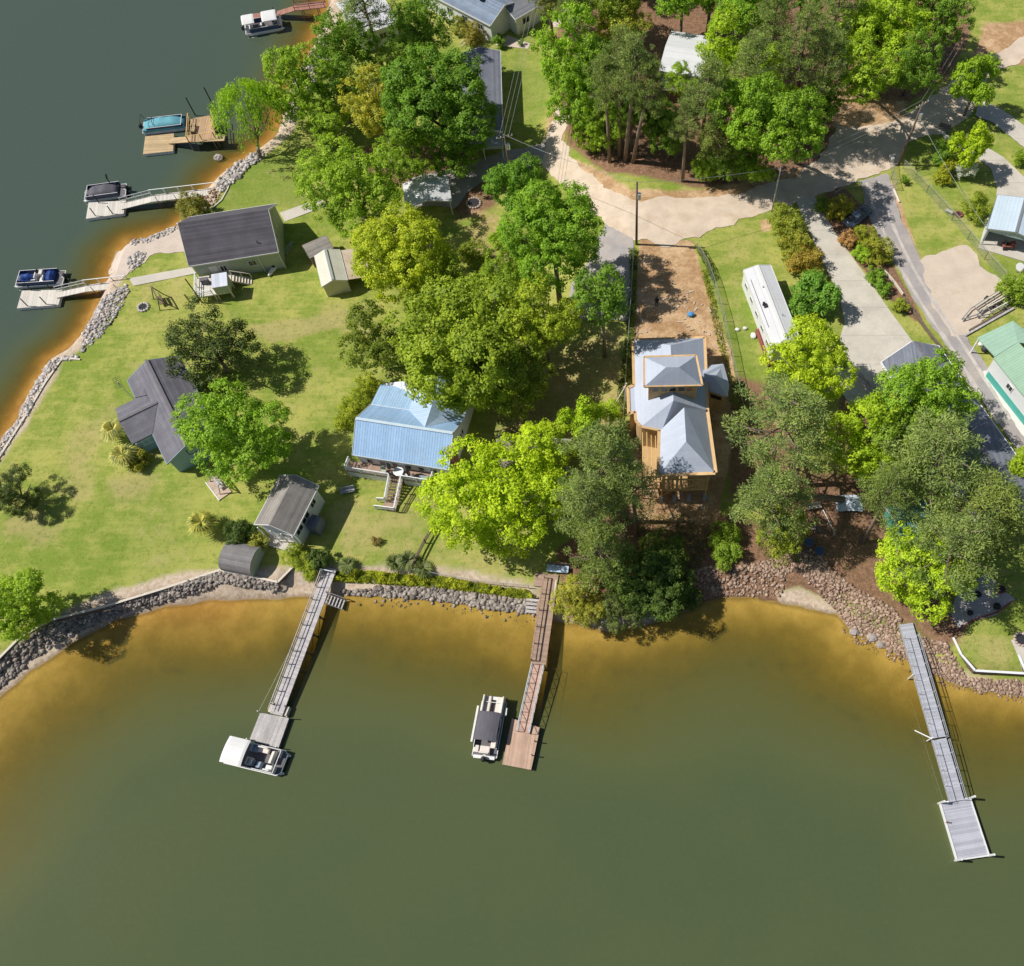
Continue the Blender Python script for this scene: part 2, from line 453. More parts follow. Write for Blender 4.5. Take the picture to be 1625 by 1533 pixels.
def blend(base, k, col_a, col_b, sharp=.2, wgt=.9):
    f = smooth(nt, mth(nt, 'ADD', att(k), mth(nt, 'ADD', mth(nt, 'MULTIPLY', mth(nt, 'SUBTRACT', nF, .5), .55), mth(nt, 'MULTIPLY', mth(nt, 'SUBTRACT', nM, .5), .5))), .5 - sharp, .5 + sharp)
    c = mixc(nt, smooth(nt, mth(nt, 'ADD', mth(nt, 'MULTIPLY', nF, .5), mth(nt, 'MULTIPLY', nX, .5)), .35, .65), col_a, col_b)
    return mixc(nt, f, base, c)
sandc = mixc(nt, smooth(nt, nF, .35, .65), (.46, .35, .25), (.60, .50, .40))
c = blend(mixc(nt, att('sand'), grass, sandc), 'litter', (.13, .075, .045), (.34, .20, .125))
c = blend(c, 'dirt', mixc(nt, smooth(nt, nM, .4, .65), (.32, .185, .09), (.50, .32, .18)), mixc(nt, smooth(nt, nM, .4, .65), (.48, .31, .17), (.66, .48, .30)))
sandc = mixc(nt, smooth(nt, nF, .35, .65), (.46, .35, .25), (.60, .50, .40))
c = mixc(nt, smooth(nt, mth(nt, 'ADD', att('bed'), mth(nt, 'MULTIPLY', mth(nt, 'SUBTRACT', nM, .5), .3)), .35, .7), c, mixc(nt, att('warm'), mixc(nt, smooth(nt, nM, .35, .7), (.44, .31, .085), (.60, .43, .13)), mixc(nt, smooth(nt, nM, .35, .7), (.46, .24, .07), (.62, .36, .12))))
wet = mth(nt, 'SUBTRACT', 1.0, smooth(nt, mth(nt, 'ABSOLUTE', mth(nt, 'ADD', att('inland'), mth(nt, 'MULTIPLY', mth(nt, 'SUBTRACT', nF, .5), .6))), .05, .55))
c = mixc(nt, mth(nt, 'MULTIPLY', wet, .5), c, (.12, .075, .035))
nt.links.new(c, bs.inputs['Base Color']); bs.inputs['Roughness'].default_value = .95; bs.inputs['Specular IOR Level'].default_value = .1
bn = nd(nt, 'ShaderNodeBump'); bn.inputs['Strength'].default_value = .5; bn.inputs['Distance'].default_value = .12
nt.links.new(mth(nt, 'ADD', nX, nF), bn.inputs['Height']); nt.links.new(bn.outputs[0], bs.inputs['Normal'])
me.materials.append(gm)
g = bpy.data.objects.new('ground', me); COL.objects.link(g); tag(g, kind='structure')

# lake surface: murky water over the sandy bed
wsel = (fd[q].min(1) < .4)
uq = q[wsel]; used = np.unique(uq); remap = -np.ones(len(fx), int); remap[used] = np.arange(len(used))
wx, wy, wd = fx[used], fy[used], -fd[used]
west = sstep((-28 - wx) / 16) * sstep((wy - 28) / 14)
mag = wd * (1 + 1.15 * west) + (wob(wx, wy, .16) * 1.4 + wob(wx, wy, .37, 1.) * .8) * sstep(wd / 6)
mw = bpy.data.meshes.new('water')
mesh_from(mw, np.stack([wx, wy, np.zeros_like(wx)], -1), remap[uq], dict(murk=np.clip(mag, 0, 60), sky_tint=sstep((-34 - wx) / 40) * sstep((wy - 30) / 50)))
wm, nt, bs = new_mat('lake water')
tc = nd(nt, 'ShaderNodeTexCoord').outputs['Object']
dep = nd(nt, 'ShaderNodeAttribute', attribute_name='murk').outputs['Fac']
opac = smooth(nt, dep, -4.5, 15)
n1 = noise(nt, tc, .05, 4); n2 = noise(nt, tc, 2.2, 3, .6); n3 = noise(nt, tc, .4, 4, .6)
deep = mixc(nt, smooth(nt, dep, 2, 19), (.142, .128, .028), (.068, .093, .042))
deep = mixc(nt, mth(nt, 'MULTIPLY', smooth(nt, n1, .35, .65), .22), deep, (.105, .112, .045))
deep = mixc(nt, mth(nt, 'MULTIPLY', mth(nt, 'MULTIPLY', smooth(nt, n3, .52, .72), .6), smooth(nt, dep, 14, 2)), deep, (.07, .075, .03))
deep = mixc(nt, mth(nt, 'MULTIPLY', nd(nt, 'ShaderNodeAttribute', attribute_name='sky_tint').outputs['Fac'], smooth(nt, dep, 4, 20)), deep, (.060, .087, .068))  # blue-grey sky reflection on the north-west lake, painted into the water's base colour
deep = mixc(nt, mth(nt, 'MULTIPLY', smooth(nt, n2, .45, .8), .10), deep, (.12, .15, .10))
bs.inputs['Roughness'].default_value = .05; bs.inputs['Specular IOR Level'].default_value = .5; bs.inputs['IOR'].default_value = 1.33
nt.links.new(deep, bs.inputs['Base Color'])
tr = nd(nt, 'ShaderNodeBsdfTransparent')
nt.links.new(mixc(nt, smooth(nt, dep, -.5, 8), (1, .95, .82), (.62, .55, .24)), tr.inputs[0])
mx = nd(nt, 'ShaderNodeMixShader'); nt.links.new(opac, mx.inputs[0]); nt.links.new(tr.outputs[0], mx.inputs[1]); nt.links.new(bs.outputs[0], mx.inputs[2])
bn = nd(nt, 'ShaderNodeBump'); bn.inputs['Strength'].default_value = .10; bn.inputs['Distance'].default_value = .05
mpw = nd(nt, 'ShaderNodeMapping'); mpw.inputs['Scale'].default_value = (1, 3.2, 1); mpw.inputs['Rotation'].default_value = (0, 0, R(12)); nt.links.new(tc, mpw.inputs[0])
nt.links.new(noise(nt, mpw.outputs[0], 1.1, 4, .6), bn.inputs['Height']); nt.links.new(bn.outputs[0], bs.inputs['Normal'])
nt.links.new(mx.outputs[0], nt.nodes['Material Output'].inputs['Surface'])
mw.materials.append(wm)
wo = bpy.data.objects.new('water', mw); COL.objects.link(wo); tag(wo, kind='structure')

# ------------------------------------------------------------------ draped sheets: road, drives, paths
def catmull(pts, n=4):
    out = []
    m = len(pts)
    for i in range(m):
        p0, p1, p2, p3 = (np.array(pts[(i + k - 1) % m]) for k in range(4))
        for t in np.linspace(0, 1, n, endpoint=False):
            out.append(.5 * (2 * p1 + (p2 - p0) * t + (2 * p0 - 5 * p1 + 4 * p2 - p3) * t * t + (3 * p1 - p0 - 3 * p2 + p3) * t ** 3))
    return out

def sheet(name, poly, m, lift=.03, jit=.0, curve=False):
    p = [np.array(gat(a, b)[:2]) for a, b in poly]
    if curve: p = catmull(p)
    if jit:
        o = []
        for i in range(len(p)):
            a, b = p[i], p[(i + 1) % len(p)]
            k = max(1, int(np.hypot(*(b - a)) / .55))
            for j in range(k):
                c = a + (b - a) * j / k
                nn = np.array([-(b - a)[1], (b - a)[0]]) / (np.hypot(*(b - a)) + 1e-6)
                w3 = float(wob(c[0], c[1], 1.3)) * 1.6 + float(wob(c[0], c[1], .5, 1)) * 2.2
                o.append(c + nn * jit * w3 + np.array([rng.uniform(-jit, jit), rng.uniform(-jit, jit)]) * .8)
        p = o
    bm = bmesh.new()
    cv, _, cf, *_r = delaunay_2d_cdt([Vector((c[0], c[1])) for c in p], [], [list(range(len(p)))], 1, 1e-4)
    bv = [bm.verts.new((c[0], c[1], 0)) for c in cv]
    for f in cf: bm.faces.new([bv[i] for i in f])
    x0, y0 = np.min(p, 0); x1, y1 = np.max(p, 0)
    for x in np.arange(math.floor(x0) + 1, x1, 1.0):
        bmesh.ops.bisect_plane(bm, geom=bm.verts[:] + bm.edges[:] + bm.faces[:], plane_co=(x, 0, 0), plane_no=(1, 0, 0))
    for y in np.arange(math.floor(y0) + 1, y1, 1.0):
        bmesh.ops.bisect_plane(bm, geom=bm.verts[:] + bm.edges[:] + bm.faces[:], plane_co=(0, y, 0), plane_no=(0, 1, 0))
    vs = bm.verts[:]
    vx = np.array([v.co.x for v in vs]); vy = np.array([v.co.y for v in vs])
    z = ground_h(vx, vy) + lift + .03
    for v, zz in zip(vs, z): v.co.z = zz
    bmesh.ops.recalc_face_normals(bm, faces=bm.faces[:])
    if sum(f.normal.z for f in bm.faces) < 0: bmesh.ops.reverse_faces(bm, faces=bm.faces[:])
    me = bpy.data.meshes.new(name); bm.to_mesh(me); bm.free()
    me.materials.append(m)
    o = bpy.data.objects.new(name, me); COL.objects.link(o)
    return tag(o, kind='structure')

m_road = mat('gravel road', (.60, .495, .39), .95, .22, .5, 9, bump=.5, dirt=(.46, .33, .21), dirt_amt=.55)
m_asph = mat('worn grey asphalt', (.34, .315, .31), .92, .22, .6, 11, bump=.4, dirt=(.47, .40, .33), dirt_amt=.75)
m_sandpatch = mat('sandy ramp', (.55, .46, .39), .95, .15, .5, 6)
sheet('road', [(1700, 30), (1625, 62), (1560, 92), (1502, 140), (1452, 172), (1420, 198), (1330, 200), (1318, 232), (1262, 282), (1190, 302), (1105, 316), (1010, 316), (958, 300),
               (914, 262), (898, 222), (902, 178), (886, 172), (872, 196), (858, 232), (868, 268), (900, 306), (934, 330), (962, 352), (1004, 380), (1060, 392), (1100, 376),
               (1180, 348), (1258, 322), (1292, 312), (1345, 292), (1420, 262), (1442, 226), (1502, 214), (1552, 172), (1572, 120), (1640, 90), (1700, 70)], m_road, .03, .2)
sheet('driveway', [(868, 226), (862, 262), (800, 270), (752, 296), (722, 330), (690, 326), (640, 330), (650, 282), (742, 262), (806, 240)], m_asph, .045, .1)
sheet('driveway', [(960, 352), (1006, 378), (1002, 470), (998, 512), (930, 508), (902, 494), (905, 452), (938, 410)], m_asph, .055, .1)
sheet('driveway', [(1362, 288), (1408, 276), (1428, 340), (1466, 424), (1502, 486), (1540, 544), (1570, 590), (1640, 700), (1640, 752), (1560, 640), (1505, 560), (1452, 478), (1408, 400), (1376, 336)], m_asph, .06, .08)
m_conc = mat('poured concrete slabs', (.54, .50, .43), .88, .16, .5, 9, ('y', 4.2, .55, .012, .05), dirt=(.40, .36, .31), dirt_amt=.6)
sheet('driveway', [(1262, 318), (1292, 312), (1330, 378), (1378, 444), (1412, 494), (1446, 540), (1462, 560), (1420, 610), (1396, 650), (1350, 648), (1322, 600), (1330, 546), (1340, 512), (1332, 472), (1308, 420), (1288, 376)], m_conc, .07, .0)
sheet('driveway', [(1480, 196), (1502, 214), (1540, 236), (1562, 232), (1592, 250), (1640, 296), (1640, 330), (1578, 330), (1582, 300), (1572, 268), (1548, 250), (1500, 222)], m_conc, .055, .0)
sheet('road', [(1556, 160), (1585, 172), (1612, 192), (1660, 232), (1660, 262), (1608, 222), (1576, 196), (1548, 184)], m_conc, .07, .05)
sheet('gravel_pad', [(1458, 414), (1490, 404), (1533, 389), (1560, 420), (1598, 458), (1604, 474), (1536, 530), (1508, 536), (1488, 500), (1470, 450)], M['gravelpad'], .065, .18)
sheet('path', [(205, 442), (304, 424), (312, 434), (212, 454)], M['concrete'], .03, .0)
sheet('path', [(444, 338), (512, 314), (516, 328), (452, 352)], M['concrete'], .03, .0)
sheet('boat_ramp', [(176, 432), (184, 402), (214, 386), (276, 364), (300, 366), (300, 398), (240, 408), (205, 430), (190, 446)], m_sandpatch, .02, .15)
sheet('patio', [(1508, 972), (1522, 935), (1566, 910), (1592, 939), (1610, 950), (1580, 975), (1545, 986), (1520, 1000)], mat('sandy patio pavers', (.40, .37, .36), .9, .15, .6, 7), .03, .05)
sheet('driveway', [(785, 72), (806, 56), (842, 70), (838, 78)], m_sandpatch, .03, .0)
sheet('driveway', [(866, 30), (896, 6), (930, 10), (915, 46), (880, 44)], m_sandpatch, .03, .1)
sheet('path', [(1604, 1016), (1640, 1010), (1640, 1072), (1622, 1070)], M['concrete'], .03)

def track(pts, off, w, m, lift):
    P2 = [np.array(gat(a, b)[:2]) for a, b in pts]
    fine = []
    for i in range(len(P2) - 1):
        p0, p1, p2, p3 = P2[max(i - 1, 0)], P2[i], P2[i + 1], P2[min(i + 2, len(P2) - 1)]
        for t in np.linspace(0, 1, 8, endpoint=False):
            fine.append(.5 * (2 * p1 + (p2 - p0) * t + (2 * p0 - 5 * p1 + 4 * p2 - p3) * t * t + (3 * p1 - p0 - 3 * p2 + p3) * t ** 3))
    fine = np.array(fine); d = np.gradient(fine, axis=0); d /= np.linalg.norm(d, axis=1, keepdims=True) + 1e-9
    n = np.stack([-d[:, 1], d[:, 0]], -1)
    c = fine + n * off; hw = w / 2 * (1 + .5 * wob(c[:, 0], c[:, 1], 1.9))[:, None]
    l, r = c - n * hw, c + n * hw
    z = lambda q: ground_h(q[:, 0], q[:, 1]) + lift
    V = np.vstack([np.column_stack([l, z(l)]), np.column_stack([r, z(r)])]); k = len(c)
    mb = MB(); mb.add(V, [(i, i + 1, k + i + 1, k + i) if True else 0 for i in range(k - 1)])
    o = mb.build('tyre_track', m)
    if o.data.polygons[0].normal.z < 0: o.data.flip_normals()
    tag(o, kind='structure')
m_tr = mat('pale worn wheel track', (.50, .455, .415), .95, .25, .8, 8, dirt=(.36, .33, .31), dirt_amt=.7)
m_tr2 = mat('sandy wheel track', (.60, .51, .41), .95, .22, .7, 7, dirt=(.48, .34, .22), dirt_amt=.6)
DRV = [(1384, 290), (1400, 340), (1436, 420), (1478, 490), (1522, 555), (1600, 680)]
for o_ in (-.8, .75): track(DRV, o_, .42, m_tr, .105)
RD = [(884, 200), (878, 240), (900, 280), (940, 318), (1000, 348), (1080, 352), (1160, 332), (1240, 306), (1320, 266), (1400, 230)]
for o_ in (): track(RD, o_, .45, m_tr2, .075)

# ------------------------------------------------------------------ riprap (nobody could count the stones)
ico = bmesh.new(); bmesh.ops.create_icosphere(ico, subdivisions=1, radius=1)
ICV = np.array([v.co[:] for v in ico.verts]); ico.verts.ensure_lookup_table(); ICF = np.array([[v.index for v in f.verts] for f in ico.faces]); ico.free()
ROCKV = [ICV * (1 + nrg.uniform(-.28, .28, (len(ICV), 1))) for _ in range(6)]
def rocks(poly, n, s0, s1, m, label=None):
    P = np.array([gat(a, b)[:2] for a, b in poly])
    lo, hi = P.min(0), P.max(0)
    pts = []
    while len(pts) < n:
        c = nrg.uniform(lo, hi, (n * 3, 2))
        pts += list(c[inside(c[:, 0], c[:, 1], P)])
        if not len(pts): break
    pts = np.array(pts[:n]); z = ground_h(pts[:, 0], pts[:, 1])
    V = []; Fc = []
    for k in range(n):
        sc = (s0 * .8 + (s1 * 1.25 - s0 * .75) * nrg.random() ** 2.4) * np.array([nrg.uniform(.7, 1.3), nrg.uniform(.7, 1.3), nrg.uniform(.5, .9)])
        a = nrg.uniform(0, 6.28); rv = ROCKV[k % 6] * sc
        x = rv[:, 0] * math.cos(a) - rv[:, 1] * math.sin(a); y = rv[:, 0] * math.sin(a) + rv[:, 1] * math.cos(a)
        V.append(np.stack([x + pts[k, 0], y + pts[k, 1], rv[:, 2] + z[k] + sc[2] * .35], -1)); Fc.append(ICF + k * len(ICV))
    me = bpy.data.meshes.new('riprap'); mesh_from(me, np.vstack(V), np.vstack(Fc), {'tone': np.repeat(nrg.uniform(0, 1, n), len(ICV))}, False)
    me.materials.append(m)
    o = bpy.data.objects.new('riprap', me); COL.objects.link(o)
    return tag(o, kind='stuff')
def rock_mat(name, a, b):
    m, nt, bs = new_mat(name)
    t = nd(nt, 'ShaderNodeAttribute', attribute_name='tone').outputs['Fac']
    tc = nd(nt, 'ShaderNodeTexCoord').outputs['Object']
    c = mixc(nt, t, a, b)
    c = mixc(nt, mth(nt, 'MULTIPLY', smooth(nt, noise(nt, tc, 5, 4), .4, .7), .45), c, tuple(x * .5 for x in a))
    nt.links.new(c, bs.inputs['Base Color']); bs.inputs['Roughness'].default_value = .95
    return m
RK = rock_mat('grey bank stones', (.15, .125, .11), (.46, .40, .345))
RKP = rock_mat('pinkish bank stones', (.22, .135, .09), (.52, .38, .29))
RKW = rock_mat('pale bank stones', (.28, .25, .24), (.66, .61, .57))
rocks([(-40, 1092), (0, 1050), (45, 1010), (90, 985), (170, 962), (168, 984), (95, 1018), (45, 1052), (0, 1092), (-40, 1130)], 1350, 0.086, 0.234, RK)
rocks([(170, 962), (349, 908), (445, 926), (440, 938), (350, 926), (290, 946), (200, 972), (165, 984)], 1950, 0.086, 0.234, RK)
rocks([(540, 938), (640, 930), (700, 934), (786, 946), (850, 958), (848, 974), (786, 968), (720, 956), (640, 948), (560, 946)], 1500, 0.101, 0.265, RK)
rocks([(556, 946), (640, 948), (720, 956), (800, 972), (850, 978), (850, 990), (790, 984), (700, 968), (560, 960)], 91, .07, 0.176, RK)
rocks([(1330, 980), (1385, 1016), (1430, 1046), (1520, 1088), (1625, 1106), (1625, 1116), (1500, 1092), (1420, 1056), (1340, 1010)], 220, 0.056, 0.156, RKP)
rocks([(1180, 900), (1240, 880), (1290, 872), (1345, 926), (1420, 968), (1440, 1005), (1500, 1020), (1535, 1075), (1625, 1080), (1680, 1084), (1680, 1106), (1560, 1098), (1500, 1078), (1430, 1045), (1385, 1016), (1352, 1000), (1330, 972), (1262, 905), (1240, 915)], 6300, 0.065, 0.187, RKP)
rocks([(1090, 905), (1180, 890), (1250, 910), (1240, 945), (1140, 945), (1090, 960)], 1050, 0.072, 0.203, RKP)
rocks([(-40, 752), (0, 700), (40, 640), (68, 585), (80, 572), (130, 562), (118, 572), (96, 572), (60, 632), (20, 700), (-30, 775)], 1350, 0.072, 0.203, RKW)
rocks([(132, 528), (152, 494), (170, 468), (200, 452), (206, 462), (192, 490), (160, 535), (130, 560)], 1050, 0.072, 0.218, RKW)
rocks([(200, 418), (212, 400), (232, 402), (226, 418), (208, 432)], 180, 0.086, 0.234, RKW)
rocks([(205, 380), (240, 374), (288, 350), (292, 362), (240, 384), (210, 390)], 525, 0.072, 0.203, RKW)
rocks([(344, 290), (372, 262), (398, 246), (412, 238), (420, 250), (392, 268), (372, 290), (350, 306)], 630, 0.086, 0.265, RKW)
rocks([(318, 320), (342, 300), (352, 312), (330, 335)], 180, 0.072, 0.195, RKP)
rocks([(455, 190), (480, 120), (500, 80), (520, 60), (530, 80), (500, 130), (470, 200)], 675, 0.086, 0.265, RKW)
def debris(poly, n):
    P2 = np.array([gat(a, b)[:2] for a, b in poly]); lo, hi = P2.min(0), P2.max(0); mb = MB()
    while n:
        c = nrg.uniform(lo, hi)
        if inside(c[:1], c[1:], P2)[0]:
            mb.box((c[0], c[1], gh(c[0], c[1]) + .06), (nrg.uniform(.1, .8), nrg.uniform(.06, .25), .08), nrg.uniform(0, 3.1)); n -= 1
    tag(mb.build('debris', mat('scrap timber and paper', (.50, .42, .33), .85, .35, .6)), kind='stuff')
debris([(1015, 440), (1110, 450), (1150, 545), (1170, 640), (1130, 820), (1005, 825), (1000, 560)], 170)
BOULDERS = [((1355, 1003), .42, 'single brown boulder standing in the shallows left of the two others'), ((1384, 1012), .5, 'wide low boulder at the water edge below the stone bank'),
            ((1396, 1024), .38, 'rounded boulder half in the water, nearest the right dock'), ((349, 254), .6, 'lone pale boulder in orange shallows off the upper left shore'),
            ((378, 281), .55, 'flat pale boulder on the grass edge beside the upper left riprap')]
for (p, s, lab) in BOULDERS:
    q0 = gat(*p); b = MB().blob((0, 0, 0), (s * 1.2, s, s * .7), 9, 6, .16)
    o = b.build('boulder', M['rock'], smooth=False); o.location = (q0.x, q0.y, max(q0.z, 0) + s * .2)
    tag(o, lab, 'boulder', 'boulders along the shore')
# ------------------------------------------------------------------ building kit
def slab(root, pts, faces, thick, m, name='roof', label=None):
    n = len(pts)
    mb = MB()
    vs = [Vector(p) for p in pts] + [Vector(p) - Vector((0, 0, thick)) for p in pts]
    fs = []
    cnt = {}
    for f in faces:
        a = vs[f[0]]; nrm = Vector((0, 0, 0))
        for i in range(1, len(f) - 1): nrm += (vs[f[i]] - a).cross(vs[f[i + 1]] - a)
        f = tuple(f) if nrm.z > 0 else tuple(reversed(f))
        fs.append(f); fs.append(tuple(i + n for i in reversed(f)))
        for i in range(len(f)):
            cnt[(f[i], f[(i + 1) % len(f)])] = 1
    for (a, b) in cnt:
        if (b, a) not in cnt: fs.append((b, a, a + n, b + n))
    mb.add(vs, fs)
    o = mb.build(name, m, root)
    if label: o['label'] = label
    return o

def window(root, c, u, w, h, frame=None, mull=1, name='window'):
    """c centre on the wall, u unit vector along the wall (outside is to its right), z up"""
    u = Vector((u[0], u[1], 0)).normalized(); nrm = Vector((u.y, -u.x, 0)); c = Vector(c) + nrm * .02
    z = Vector((0, 0, 1))
    mb = MB(); t = .09
    for s in (-1, 1):
        mb.bar(c + s * u * (w / 2) - z * (h / 2 + t / 2), c + s * u * (w / 2) + z * (h / 2 + t / 2), t, .07)
        mb.bar(c - u * (w / 2 - t / 2) + s * z * h / 2, c + u * (w / 2 - t / 2) + s * z * h / 2, .07, t)
    for k in range(mull):
        x = -w / 2 + w * (k + 1) / (mull + 1)
        mb.bar(c + u * x - z * (h / 2 - t / 2), c + u * x + z * (h / 2 - t / 2), .05, .05)
    f = mb.build(name, frame or M['white'], root)
    p = MB().add([c - u * w / 2 - z * h / 2 + nrm * .006, c + u * w / 2 - z * h / 2 + nrm * .006, c + u * w / 2 + z * h / 2 + nrm * .006, c - u * w / 2 + z * h / 2 + nrm * .006], [(0, 1, 2, 3)])
    p.build('pane', glass_mat(), f)
    return f

def door(root, c, u, w, h, m):
    u = Vector((u[0], u[1], 0)).normalized(); nrm = Vector((u.y, -u.x, 0)); c = Vector(c) + nrm * .03
    d = MB().bar(c - Vector((0, 0, h / 2)), c + Vector((0, 0, h / 2)), w, .05)
    d = MB(); z = Vector((0, 0, h / 2))
    d.add([c - u * w / 2 - z, c + u * w / 2 - z, c + u * w / 2 + z, c - u * w / 2 + z,
           c - u * w / 2 - z - nrm * .05, c + u * w / 2 - z - nrm * .05, c + u * w / 2 + z - nrm * .05, c - u * w / 2 + z - nrm * .05],
          [(0, 1, 2, 3), (1, 0, 4, 5), (2, 1, 5, 6), (3, 2, 6, 7), (0, 3, 7, 4)])
    o = d.build('door', m, root)
    MB().box(c + u * w * .38 + nrm * .03, (.06, .06, .12)).build('handle', M['steel'], o)
    return o

def frame_at(name, label, cat, A, B, C, ze, group=None, zg=None):
    """Empty at the building's corner: u runs A->B along the eave, v towards C; all three seen at eave height ze above ground"""
    g0 = gat(*A); zb = g0.z if zg is None else zg
    a, b, c = at(*A, zb + ze), at(*B, zb + ze), at(*C, zb + ze)
    d = b - a
    rz = math.atan2(d.y, d.x)
    root = thing(name, label, cat, (a.x, a.y, zb), rz, group)
    L = math.hypot(d.x, d.y); W = local(root, c).y
    return root, L, W

def gable(root, L, W, ze, zr, wall, roof, oh=.35, ohg=.3, trim=None, ridge=.5, thick=.16, cap=None, walls=True, skirt=-.6):
    """u 0..L along the ridge, v 0..W across; sizes are those of the roof"""
    s = 1 if W > 0 else -1
    vr = W * ridge
    pts = [(0, 0, ze), (L, 0, ze), (L, vr, zr), (0, vr, zr), (0, W, ze), (L, W, ze)]
    slab(root, pts, [(0, 1, 2, 3), (3, 2, 5, 4)], thick, roof)
    zt = lambda v: ze + (zr - ze) * (v / vr if abs(v) <= abs(vr) else (W - v) / (W - vr)) - thick - .02
    if walls:
        v0, v1 = s * oh, W - s * oh
        poly = [(ohg, v0), (L - ohg, v0), (L - ohg, vr), (L - ohg, v1), (ohg, v1), (ohg, vr)]
        mb = MB()
        n = 6; tops = [zt(p[1]) for p in poly]
        vs = [(p[0], p[1], skirt) for p in poly] + [(p[0], p[1], t) for p, t in zip(poly, tops)]
        fs = [(i, (i + 1) % n, n + (i + 1) % n, n + i) for i in range(n)] + [(6, 7, 8, 11), (11, 8, 9, 10)]
        if s < 0: fs = [tuple(reversed(f)) for f in fs]
        mb.add(vs, fs); mb.build('wall', wall, root)
    tm = trim or M['white']
    mb = MB(); h = .2
    for v, in ((0,), (W,)):
        o_ = -s * .03 if v == 0 else s * .03
        mb.bar((0, v + o_, ze - thick * .6), (L, v + o_, ze - thick * .6), .05, h)
    for u, e in ((0, -.03), (L, .03)):
        mb.bar((u + e, 0, ze - thick * .6), (u + e, vr, zr - thick * .6), .05, h)
        mb.bar((u + e, vr, zr - thick * .6), (u + e, W, ze - thick * .6), .05, h)
    mb.build('fascia', tm, root)
    if cap:
        MB().bar((0, vr, zr + .02), (L, vr, zr + .02), .34, .07).build('ridge_cap', cap, root)
    return zt

def steps(root, a, b, w, n, m, name='stair'):
    """open flight from a (top) down to b"""
    a = Vector(a); b = Vector(b); d = b - a
    side = Vector((-d.y, d.x, 0)).normalized()
    mb = MB()
    for k in range(n):
        p = a + d * ((k + .5) / n)
        mb.bar(p - side * w / 2, p + side * w / 2, .28, .05)
    for s in (-1, 1):
        mb.bar(a + side * s * (w / 2 + .03) - Vector((0, 0, .12)), b + side * s * (w / 2 + .03) - Vector((0, 0, .12)), .05, .25)
    return mb.build(name, m, root)

def rail(root, pts, h, m, gap=1.6, name='railing', mids=2, post=.1, top=.1, bal=0):
    mb = MB()
    for a, b in zip(pts[:-1], pts[1:]):
        a = Vector(a); b = Vector(b); n = max(1, round((b - a).length / gap))
        for k in range(n + 1):
            p = a + (b - a) * k / n
            mb.bar(p, p + Vector((0, 0, h - .03)), post)
        mb.bar(a + Vector((0, 0, h)), b + Vector((0, 0, h)), top, .05)
        for k in range(mids):
            z = h * (k + 1) / (mids + 1)
            mb.bar(a + Vector((0, 0, z)), b + Vector((0, 0, z)), .045, .09)
        if bal:
            k2 = int((b - a).length / bal)
            for k in range(k2):
                p = a + (b - a) * (k + .5) / k2
                mb.bar(p + Vector((0, 0, .12)), p + Vector((0, 0, h - .06)), .045)
    return mb.build(name, m, root)

# ------------------------------------------------------------------ green sided house by the boat ramp (upper left)
z = Zm(270, 310, 4.924)
r, L, W = frame_at('green_house', 'pale green house with one huge charcoal roof beside the boat ramp', 'house', z(145, 553), z(845, 442), z(850, 62), 3.3)
gable(r, L, W, 3.3, 6.5, M['siding_green'], M['shingle'], oh=.3, ohg=.25, cap=None)
window(r, (L - .25, W * .36, 3.1), (0, 1), .6, 1.0); window(r, (L - .25, W * .62, 3.1), (0, 1), .6, 1.0)
window(r, (L * .33, .3, 1.7), (1, 0), .8, 1.0); window(r, (L * .66, .3, 1.8), (1, 0), 1.0, .9)
door(r, (L * .22, .3, 1.3), (1, 0), 1.0, 2.1, M['white'])
MB().tube((L * .75, .12, 3.1), (L * .75, .12, 0), .05).tube((L - .15, .12, 3.1), (L - .15, .12, 0), .05).build_each('downspout', M['white'], r)
MB().tube((L * .8, W * .14, 4.0), (L * .8, W * .14, 4.6), .06).build_each('vent_pipe', M['black'], r)
# deck of that house with pavilion
d0 = local(r, gat(*z(195, 800)))
dk = thing('house_deck', 'small raised deck with white boards beneath the eave of the green house', 'deck', r.matrix_basis @ Vector((.1, -3.5, 0)), r.rotation_euler.z)
MB().box((2.2, 1.75, 1.1), (4.3, 3.4, .16)).build('deck_floor', M['paledeck'], dk)
mbp = MB()
for x in (.15, 2.2, 4.25):
    for y in (.15, 1.7): mbp.box((x, y, .3), (.14, .14, 1.4))
mbp.build_each('support_post', M['lightpost'], dk)
rail(dk, [(.1, 3.3, 1.18), (.1, .1, 1.18), (2.1, .1, 1.18)], .95, M['whitewood'])
steps(dk, (4.4, 2.5, 1.15), (6.6, 2.4, .0), 1.0, 7, M['lightpost'])
rail(dk, [(4.4, 3.0, 1.0), (6.6, 2.9, 0)], .9, M['lightpost'], mids=0, name='stair_rail')
MB().box((1.2, 2.2, 1.55), (.9, .5, .75)).box((1.2, 2.2, 1.97), (1.0, .55, .12)).build('counter', M['boatfloor'], dk)
pv = thing('grill_shelter', 'grey roofed box shelter standing on the deck of the green house', 'shelter', dk.matrix_basis @ Vector((2.5, -.05, 0)), r.rotation_euler.z)
slab(pv, [(0, 0, 2.55), (1.95, 0, 2.55), (1.95, 2.0, 2.85), (0, 2.0, 2.85)], [(0, 1, 2, 3)], .12, mat('pale grey panel roof', (.55, .58, .66), .5, .06, 1, 4, ('x', .48, .7, .05)))
MB().box((.98, .08, 1.85), (1.8, .08, 1.2)).box((1.86, 1.0, 1.85), (.08, 1.76, 1.2)).build('screen_wall', M['siding_green'], pv)
mbp = MB()
for x, y in ((.08, .08), (1.86, .08), (1.86, 1.9), (.08, 1.9)): mbp.box((x, y, 1.1), (.1, .1, 2.7))
mbp.build_each('post', M['lightpost'], pv)

